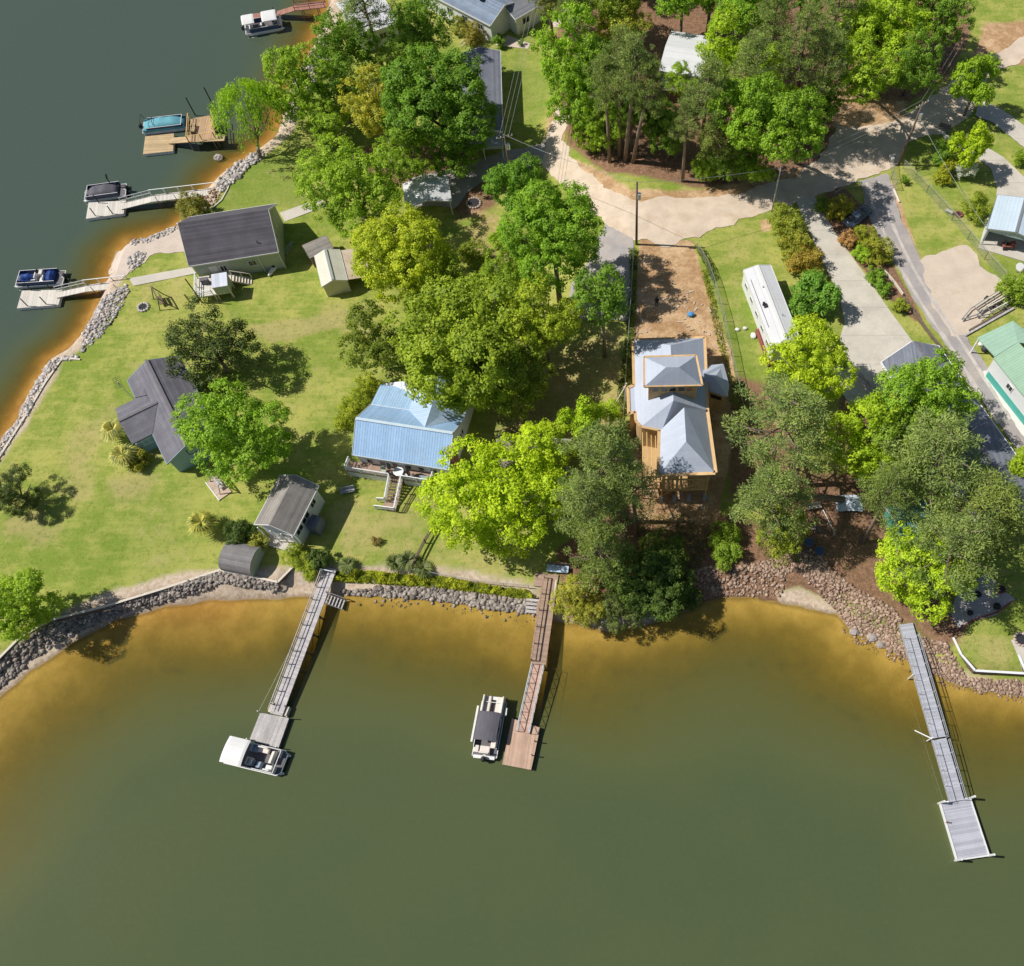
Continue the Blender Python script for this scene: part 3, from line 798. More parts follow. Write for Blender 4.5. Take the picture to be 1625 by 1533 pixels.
# cream shed pair
r, L, W = frame_at('cream_shed', 'cream metal shed with gabled roof and a littered lean-to on its right', 'shed', z(1185, 712), z(1128, 475), z(1385, 660), 2.3)
gable(r, L, W, 2.3, 3.0, M['siding_cream'], M['creammetal'], oh=.12, ohg=.12, cap=M['steel'])
sg = 1 if W > 0 else -1
slab(r, [(0.1, W + sg * .05, 2.2), (L - .05, W + sg * .05, 2.2), (L - .05, W + sg * 2.9, 1.75), (.1, W + sg * 2.9, 1.75)], [(0, 1, 2, 3)], .1, M['rustroof'], 'lean_to_roof')
mbp = MB()
for u in (.25, L / 2, L - .2): mbp.box((u, W + sg * 2.75, .8), (.1, .1, 1.7))
mbp.build_each('lean_to_post', M['post'], r)
door(r, (.12, W * .5, 1.0), (0, 1 if W < 0 else -1), 1.3, 2.0, M['siding_cream'])
r, L, W = frame_at('small_brown_shed', 'tiny low shed with a weathered brown roof behind the cream shed', 'shed', z(1090, 492), z(1275, 412), z(1060, 378), 2.0)
gable(r, L, W, 2.0, 2.35, M['post'], M['shingle_old'], oh=.1, ohg=.1, trim=M['post'], ridge=.6)

# ------------------------------------------------------------------ blue cottage on the point
z = Zm(150, 550, 6.133)
r, L, W = frame_at('blue_cottage', 'blue cottage with cross gabled grey shingle roof on the open lawn', 'house', z(703, 1142), z(318, 328), (350, 693), 2.9)
zr = 4.5
zt = gable(r, L, W, 2.9, zr, M['siding_blue'], M['shingle_grey'], oh=.3, ohg=.3, trim=M['siding_blue'], cap=M['boatfloor'])
sg = 1 if W > 0 else -1
wn, ws = local(r, at(*z(198, 605), GZ + 2.9)), local(r, at(*z(372, 945), GZ + 2.9))
u0, u1 = min(wn.x, ws.x), max(wn.x, ws.x); vo = (wn.y + ws.y) / 2; um = (u0 + u1) / 2
zw = 4.0; slope = (zr - 2.9) / (W / 2)
vin = (zw - 2.9) / slope
lift = .04
pts = [(u0, vo, 2.9), (um, vo, zw), (u1, vo, 2.9), (um, vin, zw + lift), (u0, 0, 2.9 + lift), (u1, 0, 2.9 + lift)]
slab(r, pts, [(0, 4, 3, 1), (2, 1, 3, 5)], .16, mat('grey blue shingles of the wing', (.17, .165, .19), .9, .28, .7, 9, ('x', .22, .72, .14), bump=.3), 'wing_roof')
MB().bar((um, vo, zw + .02), (um, vin, zw + .04), .3, .06).build('wing_ridge_cap', M['boatfloor'], r)
o_ = -sg * .3
poly = [(u0 + .3, vo - o_), (um, vo - o_), (u1 - .3, vo - o_), (u1 - .3, sg * .29), (u0 + .3, sg * .29)]
MB().prism(poly, -.5, [2.85, zw - .25, 2.85, 2.85, 2.85]).build('wing_wall', M['siding_blue'], r)
window(r, (u0 + .3, vo * .5, 1.75), (0, -sg), 2.0, .9, M['white'], 2)
window(r, (.3, W * .5, 2.6), (0, -sg), 1.5, .95, M['black'], 1)
MB().box((.12, W * .82, .55), (1.3, 1.2, 1.1)).build('porch_stoop', M['siding_blue'], r)
q0 = gat(*z(250, 402)); q1 = at(*z(455, 490), GZ + 4.6)
am = thing('antenna_mast', 'thin white television antenna mast beside the blue cottage roof', 'antenna', local(r, Vector((0, 0, 0))) * 0 + Vector((r.matrix_basis @ Vector((u1 + .4, -sg * .3, 0)))), r.rotation_euler.z)
MB().tube((0, 0, 0), (0, 0, 6.2), .045).build('mast', M['white'], am)
mb = MB().tube((-.9, 0, 6.1), (.9, 0, 6.1), .025)
for k in range(-3, 4): mb.tube((k * .27, -.45, 6.1), (k * .27, .45, 6.1), .018)
mb.build('aerial', M['black'], am)

# ------------------------------------------------------------------ white boathouse cottage
z = Zm(330, 750, 6.77)
r, L, W = frame_at('white_cottage', 'white two level cottage with old grey gabled roof near the long pier', 'house', z(920, 672), z(1188, 140), z(490, 568), 3.6)
gable(r, L, W, 3.6, 4.9, M['siding_white'], M['shingle_old'], oh=.3, ohg=.3, trim=M['whitewood'])
sg = 1 if W > 0 else -1
for k, (uu, ww) in enumerate(((.18, 1.2), (.42, 1.4), (.72, .9))):
    window(r, (L * uu, sg * .3, 2.4), (1, 0) if sg > 0 else (-1, 0), ww, .9, M['white'], 1)
window(r, (.3, W * .35, 1.7), (0, -1 if sg > 0 else 1), 1.6, 1.2, M['white'], 2)
door(r, (.3, W * .68, 1.1), (0, -1 if sg > 0 else 1), .95, 2.1, M['whitewood'])
mb = MB()
for vv in (.06, .35, .62, .94): mb.box((-.12, W * vv, 1.4), (.12, .12, 3.6))
mb.build_each('porch_post', M['whitewood'], r)
MB().box((-.3, W * .5, .12), (1.2, abs(W) * .95, .2)).build('porch_floor', M['concrete'], r)
MB().box((L * .42, -sg * .55, 1.0), (1.5, 1.1, 2.0)).build('side_entry', M['shingle_navy'], r)

# barrel roofed boathouse
pA, pB, pC = z(140, 1045), z(478, 1112), z(232, 740)
r, L, W = frame_at('barrel_roof_shed', 'low shed with curved grey shingle roof behind the sea wall', 'shed', pA, pB, pC, .7)
n = 14; pts = []; fs = []
for i in range(n + 1):
    t = PI * i / n
    v = W * (.5 - .5 * math.cos(t)); h = .7 + 1.55 * math.sin(t) ** .8
    pts += [(0, v, h), (L, v, h)]
for i in range(n): fs.append((2 * i, 2 * i + 1, 2 * i + 3, 2 * i + 2))
slab(r, pts, fs, .1, mat('curved old grey shingles', (.21, .2, .2), .92, .25, .9, 9, ('y', .22, .78, .12), bump=.3, dirt=(.27, .24, .2), dirt_amt=.3))
for uu in (.12, L - .12):
    poly = [(uu, W * .02, 0)] + [(uu, p[1] * .98 + W * .01, p[2] - .11) for p in pts[::2]] + [(uu, W * .98, 0)]
    MB().add(poly, [tuple(range(len(poly)))]).build('end_wall', M['siding_green'], r)
MB().box((L / 2, W * .02, .3), (L - .2, .08, .8)).box((L / 2, W * .98, .3), (L - .2, .08, .8)).build_each('side_wall', M['whitewood'], r)

# ------------------------------------------------------------------ blue metal roofed house with deck
z = Zm(530, 590, 6.77)
r, L, W = frame_at('blue_roof_house', 'white house with faded blue standing seam metal roof and white railed deck', 'house', z(198, 892), z(1232, 1052), z(395, 352), 3.5)
zr = 5.9; zE = 3.5
gable(r, L, W, zE, zr, M['siding_white'], M['bluemetal'], oh=.3, ohg=.25, cap=M['lightmetal'], thick=.12)
# low pitched rear extension and wide rear cross gable
vb = local(r, at(*z(492, 124), GZ + 3.0)).y
slab(r, [(0, W - .05, zE + .03), (L * .62, W - .05, zE + .03), (L * .62, vb, 2.85), (0, vb, 2.85)], [(0, 1, 2, 3)], .12, mat('faded blue metal of the rear slope', (.34, .50, .70), .45, .12, .4, 3, ('x', .3, .66, .16, .12), spec=.5), 'rear_roof')
uc = L * .70; hw = 3.3; slope = (zr - zE) / (W / 2); zc = zr - .25
vin = W / 2 + (zr - zc) / slope
pts = [(uc, vin, zc), (uc, vb + .6, zc), (uc - hw, W + .05, zE + .05), (uc - hw, vb + .6, 3.1), (L + .0, W + .05, zE + .05), (L + .0, vb + .6, 3.1)]
slab(r, pts, [(0, 1, 3, 2), (0, 4, 5, 1)], .12, mat('pale blue metal of the cross gable', (.40, .52, .68), .45, .1, .4, 3, ('y', .3, .7, .16, .1), spec=.5, dirt=(.42, .38, .36), dirt_amt=.12), 'cross_gable_roof')
MB().prism([(.3, W - .32), (L - .3, W - .32), (L - .3, vb + .9), (uc, vb + .9), (uc - hw + .3, vb + .9), (.3, vb + .3)], -.5, [2.9, 2.9, 2.85, zc - .3, 2.8, 2.6]).build('rear_wall', M['siding_white'], r)
for k in range(3): window(r, (L - .25, W * (.68 + .09 * k), 2.0 + .0 * k), (0, 1), .45, 1.0, M['white'], 0)
for k in range(6): window(r, (L * (.14 + .135 * k), .3, 1.95), (1, 0), .75, .9, M['white'], 0)
ch = MB().box((L + .25, W * .2, 2.6), (.75, 1.0, 6.0)).build('chimney', M['brick'], r)
MB().box((L + .25, W * .2, 5.66), (.9, 1.15, .12)).box((L + .25, W * .2, 5.85), (.45, .6, .26)).build('chimney_cap', M['brownroof'], ch)
MB().box((L + .3, W * .2, .8), (.95, 1.7, 2.6)).build('chimney_base', M['brick'], r)
# deck (part of the house)
dz = 1.35
c0 = local(r, at(*z(110, 1015), GZ + dz + 1.0)); c1 = local(r, at(*z(1025, 1165), GZ + dz + 1.0))
ux0, ux1, vy = c0.x, c1.x, (c0.y + c1.y) / 2
MB().box(((ux0 + ux1) / 2, (vy + .28) / 2, dz - .1), (ux1 - ux0, .28 - vy, .2)).build('deck_floor', M['browndeck'], r)
sx0 = local(r, at(*z(580, 1100), GZ + dz + 1)).x; sx1 = local(r, at(*z(715, 1120), GZ + dz + 1)).x
rail(r, [(ux0, .25, dz), (ux0, vy, dz), (sx0, vy, dz)], 1.0, M['whitewood'], 1.7, bal=.16, mids=1)
rail(r, [(sx1, vy, dz), (ux1, vy, dz), (ux1, vy + 1.3, dz)], 1.0, M['whitewood'], 1.7, bal=.16, mids=1)
mb = MB()
for k in range(int((sx0 - ux0) / .24)): mb.box((ux0 + .12 + k * .24, vy + .03, dz / 2 - .3), (.2, .03, dz + .5))
for k in range(int((ux1 - sx1) / .24)): mb.box((sx1 + .12 + k * .24, vy + .03, dz / 2 - .3), (.2, .03, dz + .5))
mb.build('deck_skirt', M['whitewood'], r)
mx_ = (sx0 + sx1) / 2; sw = sx1 - sx0 - .15
steps(r, (mx_, vy, dz), (mx_, vy - 2.6, .35), sw, 7, M['browndeck'])
MB().box((mx_ - .1, vy - 3.1, .3), (sw + .2, 1.0, .1)).build('stair_landing', M['browndeck'], r)
rail(r, [(sx0 + .03, vy - .05, dz), (sx0 + .03, vy - 2.5, .4)], .95, M['whitewood'], 1.2, 'stair_rail', bal=.2)
rail(r, [(sx1 - .03, vy - .05, dz), (sx1 - .03, vy - 3.6, .35), (sx0 - .9, vy - 3.6, .15)], .95, M['whitewood'], 1.2, 'stair_rail', bal=.2)
rail(r, [(sx0 + .03, vy - 2.65, .4), (sx0 - .9, vy - 2.65, .15)], .95, M['whitewood'], 1.0, 'stair_rail', bal=.2)
HB = r
def deck_item(name, label, cat, u, v):
    p = HB.matrix_basis @ Vector((u, v, dz))
    return thing(name, label, cat, p, HB.rotation_euler.z)
for k, (uu, lab) in enumerate(((.37, 'closed dark parasol on the deck of the blue roofed house, left of the pair'), (.56, 'closed dark parasol on the deck of the blue roofed house, right of the pair'))):
    t = deck_item('parasol', lab, 'parasol', L * uu, vy * .35)
    MB().tube((0, 0, 0), (0, 0, 2.2), .03).build('pole', M['steel'], t)
    MB().path([(0, 0, 1.0), (0, 0, 1.5), (0, 0, 2.35)], [.22, .3, .05], 8).build('canopy', M['blackcover'], t)
t = deck_item('patio_table', 'round pale patio table in the middle of the railed deck', 'table', L * .46, vy * .45)
MB().tube((0, 0, .68), (0, 0, .73), .6, n=14).build('tabletop', M['whitewood'], t); MB().tube((0, 0, 0), (0, 0, .68), .05).tube((0, 0, 0), (0, 0, .04), .28).build('pedestal', M['steel'], t)
def patio_chair(t, m):
    MB().box((0, 0, .42), (.5, .5, .07)).build('seat', m, t); MB().box((0, .25, .72), (.5, .06, .6)).build('backrest', m, t)
    for x in (-.22, .22):
        for y in (-.22, .22): MB().box((x, y, .2), (.05, .05, .42)).build('leg', M['steel'], t)
for (u, v, a, lab, m) in ((.30, .5, .5, 'green cushioned patio chair at the left end of the deck seating', M['siding_green']), (.40, .7, 3., 'dark patio chair in front of the left closed parasol', M['black']),
                          (.53, .7, 2.4, 'pale patio chair between the table and right parasol', M['whitewood']), (.61, .6, 4., 'brown patio chair right of the right parasol', M['brownroof'])):
    t = deck_item('patio_chair', lab, 'chair', L * u, vy * v); t.rotation_euler.z += a; t['group'] = 'chairs on the railed deck'; patio_chair(t, m)
t = deck_item('lounge_chair', 'flat grey lounge chair in the right corner of the deck', 'lounger', L * .73, vy * .6)
MB().box((0, 0, .3), (1.3, .6, .1)).build('seat', M['seatgrey'], t); MB().box((.75, 0, .5), (.4, .6, .08)).build('backrest', M['seatgrey'], t)
mb = MB()
for x in (-.55, .55):
    for y in (-.25, .25): mb.box((x, y, .13), (.05, .05, .28))
mb.build('leg_frame', M['steel'], t)

# ------------------------------------------------------------------ house under construction
a = Zm(980, 520, 8.125); b = Zm(980, 640, 8.07)
g0 = gat(*a(680, 1060))
zE = 8.9
r = thing('unfinished_house', 'house under construction with pale roof underlayment and bare timber edges', 'house', (g0.x, g0.y, 1.5), 0)
Lc = lambda p, zz: local(r, at(*p, zz))
lo = lambda p, zz: Lc(p, zz)
def hipset(corners, ridge, ze, zr, name, m=None, thick=.18, edge=True):
    """corners: 4 pixels round the eave (nw, ne, se, sw); ridge: 2 pixels (first end, second end)"""
    c = [lo(p, ze) for p in corners]; rd = [lo(p, zr) for p in ridge]
    return c, rd
# lower main roof
c = [lo(a(200, 160), zE), lo(a(1122, 130), zE), lo(a(1160, 1068), zE), lo(b(565, 350), zE), lo(b(300, 300), zE), lo(a(235, 1200), zE), lo(a(228, 1085), zE), lo(a(145, 1115), zE), lo(a(133, 775), zE), lo(a(212, 745), zE)]
zR = 11.5
r0, r1 = lo(a(683, 225), zR), lo(a(722, 938), zR)
slab(r, c + [r0, r1], [(0, 1, 10), (1, 2, 11, 10), (2, 3, 11), (3, 4, 5, 11), (5, 6, 7, 8, 9, 0, 10, 11)], .2, M['membrane'])
def edge_trim(pts, name='eave_board', m=None, w=.34):
    mb = MB(); k = len(pts)
    for i in range(k): mb.bar(Vector(pts[i]) + Vector((0, 0, .02)), Vector(pts[(i + 1) % k]) + Vector((0, 0, .02)), w, .16)
    return mb.build(name, m or M['osb'], r)
edge_trim(c)
# main walls below
wl = [Vector(p) * 1 for p in c]
cen = sum(wl, Vector()) / len(wl)
foot = [(p.x + (cen.x - p.x) * .06, p.y + (cen.y - p.y) * .045) for p in wl]
MB().prism(foot, -.8, zE - 1.5 - .25).build('wall', M['osb'], r)
# upper storey
zU = 12.9
cu = [lo(a(342, 380), zU), lo(a(1012, 360), zU), lo(a(1092, 745), zU), lo(a(345, 760), zU)]
ru = [lo(a(622, 510), zU + 2.0), lo(a(792, 510), zU + 2.0)]
slab(r, cu + ru, [(0, 1, 5, 4), (1, 2, 5), (2, 3, 4, 5), (3, 0, 4)], .18, M['membrane'], 'upper_roof')
mbt = MB()
for i in range(4): mbt.bar(cu[i], cu[(i + 1) % 4], .22, .2)
mbt.build('upper_eave_board', M['osb'], r)
cz = sum(cu, Vector()) / 4
fu = [(p.x + (cz.x - p.x) * .16, p.y + (cz.y - p.y) * .12) for p in cu]
uw = MB().prism(fu, 7.2, zU - 1.5 - .22).build('upper_wall', M['osb'], r)
sw_, se_ = Vector((*fu[3], 0)), Vector((*fu[2], 0)); ud = (se_ - sw_).normalized(); Lw = (se_ - sw_).length
for k in range(5):
    p = sw_ + ud * (Lw * (.14 + .18 * k)); p.z = zU - 1.5 - .85
    window(r, p, ud, .78, .95, M['lumber'], 0, 'window_opening')
# south wing
zs = 8.9; zsr = 11.4
cs = [lo(b(540, 352), zs), lo(b(528, 914), zs), lo(b(1250, 892), zs), lo(a(1150, 1070), zs)]
rs = [lo(b(853, 52), zsr), lo(b(878, 488), zsr)]
slab(r, cs + rs, [(0, 1, 5, 4), (1, 2, 5), (2, 3, 4, 5)], .18, mat('pale underlayment of the south wing', (.43, .475, .57), .6, .08, .5, 5, ('y', .6, .86, .05, .06), bump=.2), 'wing_roof')
mbt = MB()
for p, q_ in ((cs[0], cs[1]), (cs[1], cs[2]), (cs[2], cs[3])): mbt.bar(Vector(p) + Vector((0, 0, .02)), Vector(q_) + Vector((0, 0, .02)), .5, .16)
mbt.build('wing_eave_board', M['osb'], r)
w0, w1 = Vector(cs[1]), Vector(cs[2])
ins = lambda f, g_, zz: Vector((cs[1].x + (cs[2].x - cs[1].x) * f + 0.0, cs[1].y + (cs[2].y - cs[1].y) * f + g_, zz))
fw = [tuple(ins(.07, 3.2, 0)[:2]), tuple(ins(.93, 3.2, 0)[:2]), (cs[3].x - .4, cs[3].y - .3), (cs[0].x + .4, cs[0].y - .3)]
MB().prism(fw, -.8, zs - 1.5 - .25).build('wing_wall', M['osb'], r)
# framed south porch: piers, studs, plates, braces
gzs = -.1
pi = MB()
for f in (.08, .33, .60, .9): pi.box(ins(f, .3, .65), (.42, .42, 1.7))
pi.build_each('block_pier', M['block'], r)
fr = MB(); zf = 3.05; zp = zs - 1.5 - .22
for f in (.08, .36, .9): fr.bar(ins(f, .3, zf - 1.6), ins(f, .3, zp), .15)
fr.bar(ins(.05, .3, zf), ins(.93, .3, zf), .16, .28); fr.bar(ins(.05, .3, zf + 2.5), ins(.93, .3, zf + 2.5), .14, .14); fr.bar(ins(.05, .3, zp), ins(.93, .3, zp), .16, .28)
fr.bar(ins(.36, .27, zp - .3), ins(.86, .27, zf + 2.5), .1); fr.bar(ins(.86, .27, zf + 2.4), ins(.38, .27, zf - .3), .1)
fr.bar(ins(.10, .27, zf + 2.5), ins(-.45, .27, zf + .3), .1); fr.bar(ins(.25, .27, zf - .1), ins(-.1, .2, .4), .1)
for k in range(14): fr.bar(ins(.1 + k * .06, .35, zf + .14), ins(.1 + k * .06, .35, zf + 2.43), .06)
fr.build('porch_frame', M['lumber'], r)
MB().box(ins(.5, 1.75, zf - .02), (w1.x - w0.x - .9, 2.75, .14)).build('porch_floor', M['osb'], r)
MB().box(ins(.26, .34, zp - .9), (1.15, .06, 1.2)).build('sheathing_panel', M['lumber'], r)
fr = MB()
xl = ins(-.28, .5, 0).x; xr = ins(.04, .5, 0).x; yl = ins(0, .5, 0).y
for k in range(6): fr.bar((xl + (xr - xl) * k / 5, yl, zf), (xl + (xr - xl) * k / 5, yl, zf + 2.9), .07)
fr.bar((xl, yl, zf), (xr, yl, zf), .12, .2); fr.bar((xl, yl, zf + 2.9), (xr, yl, zf + 2.9), .14, .2); fr.bar((xl, yl, -.4), (xl, yl, zf), .14)
for k in range(5): fr.bar((xl + (xr - xl) * k / 4, yl, zf + 2.95), (xl + (xr - xl) * k / 4, yl + 5.5, zf + 2.95), .08, .2)
fr.build('side_deck_frame', M['lumber'], r)
MB().box(((xl + xr) / 2, yl + 2.8, zf - .14), (xr - xl, 5.4, .12)).build('side_deck_floor', M['osb'], r)
# east entry wing
ze = 8.3
ce = [lo(a(1085, 492), ze), lo(a(1365, 465), ze), lo(a(1442, 745), ze), lo(a(1420, 890), ze), lo(a(1140, 800), ze)]
ap = [lo(a(1115, 590), ze + 1.4), lo(a(1250, 640), ze + 1.4)]
slab(r, ce + ap, [(0, 1, 5), (1, 2, 6, 5), (2, 3, 6), (3, 4, 5, 6), (4, 0, 5)], .16, M['membrane'], 'entry_roof')
cz = sum(ce, Vector()) / 5
fe = [(p.x + (cz.x - p.x) * .15, p.y + (cz.y - p.y) * .15) for p in ce]
MB().prism(fe, 1.0, ze - 1.5 - .2).build('entry_wall', M['osb'], r)
s0, s1 = Vector((*fe[4], 0)), Vector((*fe[3], 0)); ud = (s1 - s0).normalized(); p = (s0 + s1) / 2; p.z = 5.6
window(r, p, ud, 1.4, .9, M['lumber'], 0, 'window_opening')

# ------------------------------------------------------------------ mobile home
z = Zm(1160, 400, 6.385)
r, L, W = frame_at('mobile_home', 'long white mobile home with stained ridge roof, half under trees', 'mobile home', z(425, 985), z(125, 185), z(395, 115), 2.7)
r2L = L + 3.5
gable(r, L, W, 2.7, 3.15, M['siding_white'], M['whiteroof'], oh=.08, ohg=.08, thick=.1, cap=M['white'])
sg = 1 if W > 0 else -1
for k in range(5): window(r, (L * (.15 + .18 * k), sg * .08, 1.5), (-1, 0) if sg < 0 else (1, 0), .8, .6, M['white'], 0)
v = MB(); v.tube((L * .52, W * .22, 2.85), (L * .52, W * .22, 3.35), .16).box((L * .5, W * .26, 3.05), (.5, .4, .25)); v.build('roof_vent', M['black'], r)
MB().tube((L * .72, W * .4, 3.0), (L * .72, W * .4, 3.4), .06).tube((L * .35, W * .7, 2.9), (L * .35, W * .7, 3.3), .06).build_each('vent_pipe', M['steel'], r)
MB().bar((L * .25, W * .12, 2.84), (L * .86, W * .12, 2.84), .04, .04).build('roof_cable', M['black'], r)
pp = thing('steel_beam_stack', 'stack of rusty red steel beams on the grass beside the mobile home', 'beams', (0, 0, 0), 0)
A0, B0 = gat(*z(250, 800)), gat(*z(375, 1165))
for k in range(5):
    o2 = MB().bar(A0 + Vector((.2 * k, .07 * k, .12)), B0 + Vector((.2 * k, .07 * k, .12)), .13, .2).build('beam', M['red'], pp)
    MB_ = o2
for k in range(3): MB().bar(A0 + Vector((.1 + .22 * k, .1, .33)), B0 + Vector((.1 + .22 * k, .1, .33)), .13, .2).build('beam', M['red'], pp)
pp.location = (0, 0, 0)

# ------------------------------------------------------------------ right hand side buildings
z = Zm(1380, 480, 6.388)
r, L, W = frame_at('dark_roof_house', 'long low house with slate grey roof mostly hidden by trees at right', 'house', (1500, 960), z(118, 604), z(425, 398), 3.1, zg=2.5)
Lr = L
c = [local(r, at(*z(118, 604), 5.6)), local(r, at(*z(425, 398), 5.6)), local(r, at(1706, 820, 5.6)), local(r, at(1620, 880, 5.6))]
c2 = local(r, at(*z(690, 432), 5.6))
mdR = mat('slate grey shingles', (.19, .205, .25), .9, .2, .7, 9, ('x', .2, .78, .12))
P0 = at(*z(118, 604), 6.3); P1 = at(*z(425, 398), 6.6); P2 = at(*z(700, 440), 6.0); P3 = at(1668, 800, 6.0); P4 = at(1570, 850, 6.0)
for o_ in list(r.children): bpy.data.objects.remove(o_)
r.location = (P0.x, P0.y, gh(P0.x, P0.y)); r.rotation_euler.z = 0
pts = [local(r, p) for p in (P0, P1, P2, P3, P4)]
rd0 = (pts[1] + pts[1] * 0 + Vector((0, 0, 0))); rA = Vector((pts[1].x + .2, pts[1].y - .3, pts[1].z + .5)); rB = (pts[3] + pts[4]) / 2 + Vector((0, 0, 1.0))
slab(r, [pts[0], pts[1], pts[2], pts[3], pts[4], rA, rB], [(0, 5, 6, 4), (5, 1, 2), (5, 2, 3, 6), (0, 1, 5)], .18, mdR)
cz = sum(pts, Vector()) / 5
mb = MB()
for i, j in ((0, 1), (1, 2), (2, 3), (3, 4), (4, 0)): mb.bar(Vector(pts[i]) - Vector((0, 0, .1)), Vector(pts[j]) - Vector((0, 0, .1)), .16, .22)
mb.build('fascia', M['whitewood'], r)
MB().bar(rA + Vector((0, 0, .04)), rB + Vector((0, 0, .04)), .3, .08).build('ridge_cap', M['shingle_grey'], r)
MB().prism([(p.x + (cz.x - p.x) * .06, p.y + (cz.y - p.y) * .06) for p in (pts[0], pts[2], pts[3], pts[4])][::-1], -1.5, 5.65 - r.location.z).build('wall', M['siding_white'], r)
mb = MB()
mb.bar(Vector(pts[0]) + Vector((.3, -.4, -.2)), Vector((pts[0].x + .3, pts[0].y - .4, 0)), .16); mb.build_each('carport_post', M['whitewood'], r)
# green roofed building
z = Zm(1380, 480, 6.388)
r, L, W = frame_at('green_roof_building', 'long white building with pale green metal roofs at the right edge', 'building', z(1262, 545), z(1640, 1010), z(1510, 400), 3.6)
gg = lambda p, zz: local(r, at(*p, r.location.z + zz))
s_ = [gg(z(1255, 562), 3.6), gg(z(1700, 1120), 3.6), gg(z(1960, 900), 4.6), gg(z(1510, 402), 4.6)]
slab(r, s_, [(0, 1, 2, 3)], .14, M['greenmetal'])
s2 = [gg(z(1092, 355), 2.9), gg(z(1270, 545), 2.9), gg(z(1500, 405), 3.3), gg(z(1455, 185), 3.6), gg(z(1640, 330), 3.2), gg(z(1640, 420), 3.2)]
slab(r, [s2[0], s2[1], s2[2], s2[5], s2[4], s2[3]], [(0, 1, 2, 5), (5, 2, 3, 4)], .14, mat('pale green metal of the porch roof', (.33, .50, .38), .45, .08, .4, 3, ('x', .5, .8, .1, .06), spec=.5), 'porch_roof')
d_ = (Vector(s_[1]) - Vector(s_[0])); dn = Vector((-d_.y, d_.x, 0)).normalized()
w_ = [Vector(s_[0]) + dn * .25, Vector(s_[1]) + dn * .25, Vector(s_[2]) - dn * .2, Vector(s_[3]) - dn * .2]
MB().prism([tuple(p[:2]) for p in w_], -.5, [3.4, 3.4, 4.3, 4.3]).build('wall', M['siding_white'], r)
du = d_.copy(); du.z = 0; du.normalize()
MB().prism([tuple((Vector(s_[0]) + dn * .22 + du * .3)[:2]), tuple((Vector(s_[1]) + dn * .22)[:2]), tuple((Vector(s_[1]) + dn * .3)[:2]), tuple((Vector(s_[0]) + dn * .3 + du * .3)[:2])], -.5, 1.15).build('teal_skirt', M['siding_teal'], r)
window(r, Vector(s_[0]) + dn * .22 + du * 3.6 - Vector((0, 0, 1.3)), du, .9, .8, M['white'], 1)
window(r, Vector(s_[0]) + dn * .22 + du * 7.6 - Vector((0, 0, 1.3)), du, .9, .8, M['white'], 1)
mb = MB()
for p in (s2[0], s2[1]): mb.box((p.x + .2, p.y + .1, 1.3), (.14, .14, 2.9))
mb.build_each('porch_post', M['whitewood'], r)
sheet('gravel_strip', [(1560, 592), (1578, 590), (1600, 630), (1650, 700), (1650, 740), (1622, 690), (1590, 648)], mat('white gravel', (.70, .67, .62), .95, .15, 1, 9), .1, .1)
rocks_lab = None
# carport at right edge
z = Zm(1480, 280, 7.66)
r, L, W = frame_at('metal_carport', 'open carport with pale blue ribbed metal roof at the right edge', 'carport', z(670, 632), z(790, 222), z(1330, 760), 3.0)
sg = 1 if W > 0 else -1
gable(r, L, W, 3.0, 3.7, M['lightmetal'], M['lightmetal'], oh=.1, ohg=.1, walls=False, cap=M['steel'], trim=M['steel'])
MB().add([(.1, W * .02, 2.85), (.1, W * .5, 3.6), (.1, W * .98, 2.85), (.1, W * .98, 2.7), (.1, W * .02, 2.5)], [(0, 1, 2, 3, 4)]).build('gable_panel', mat('ribbed grey metal', (.45, .55, .58), .5, .05, 1, 4, ('y', .2, .7, .3)), r)
MB().box((L * .55, W * .03, 1.4), (L * .85, .08, 2.8)).box((L - .1, W * .5, 1.4), (.08, abs(W) * .9, 2.8)).build_each('side_wall', M['lightmetal'], r)
mb = MB()
for u, v_ in ((.15, .04), (.15, .96), (L - .2, .96)): mb.box((u, W * v_, 1.35), (.12, .12, 2.9))
mb.build_each('post', M['steel'], r)
MB().box((L * .45, W * .5, .06), (L + .6, abs(W), .14)).build('floor_slab', M['concrete'], r)
CARPORT = r
# white carport by the road bend
z = Zm(400, 0, 3.833)
r, L, W = frame_at('white_carport', 'white gabled carport in tree shade beside the asphalt bend', 'carport', z(1212, 1222), z(1190, 1075), z(930, 1225), 2.7)
gable(r, L, W, 2.7, 3.5, M['siding_white'], M['whiteroof'], oh=.1, ohg=.1, walls=False, cap=M['white'])
mb = MB()
for u in (.2, L - .2):
    for v_ in (.04, .96): mb.box((u, W * v_, 1.3), (.12, .12, 2.8))
mb.build_each('post', M['whitewood'], r)
MB().add([(L - .15, W * .02, 2.6), (L - .15, W * .5, 3.4), (L - .15, W * .98, 2.6)], [(0, 1, 2)]).build('gable_panel', M['siding_white'], r)
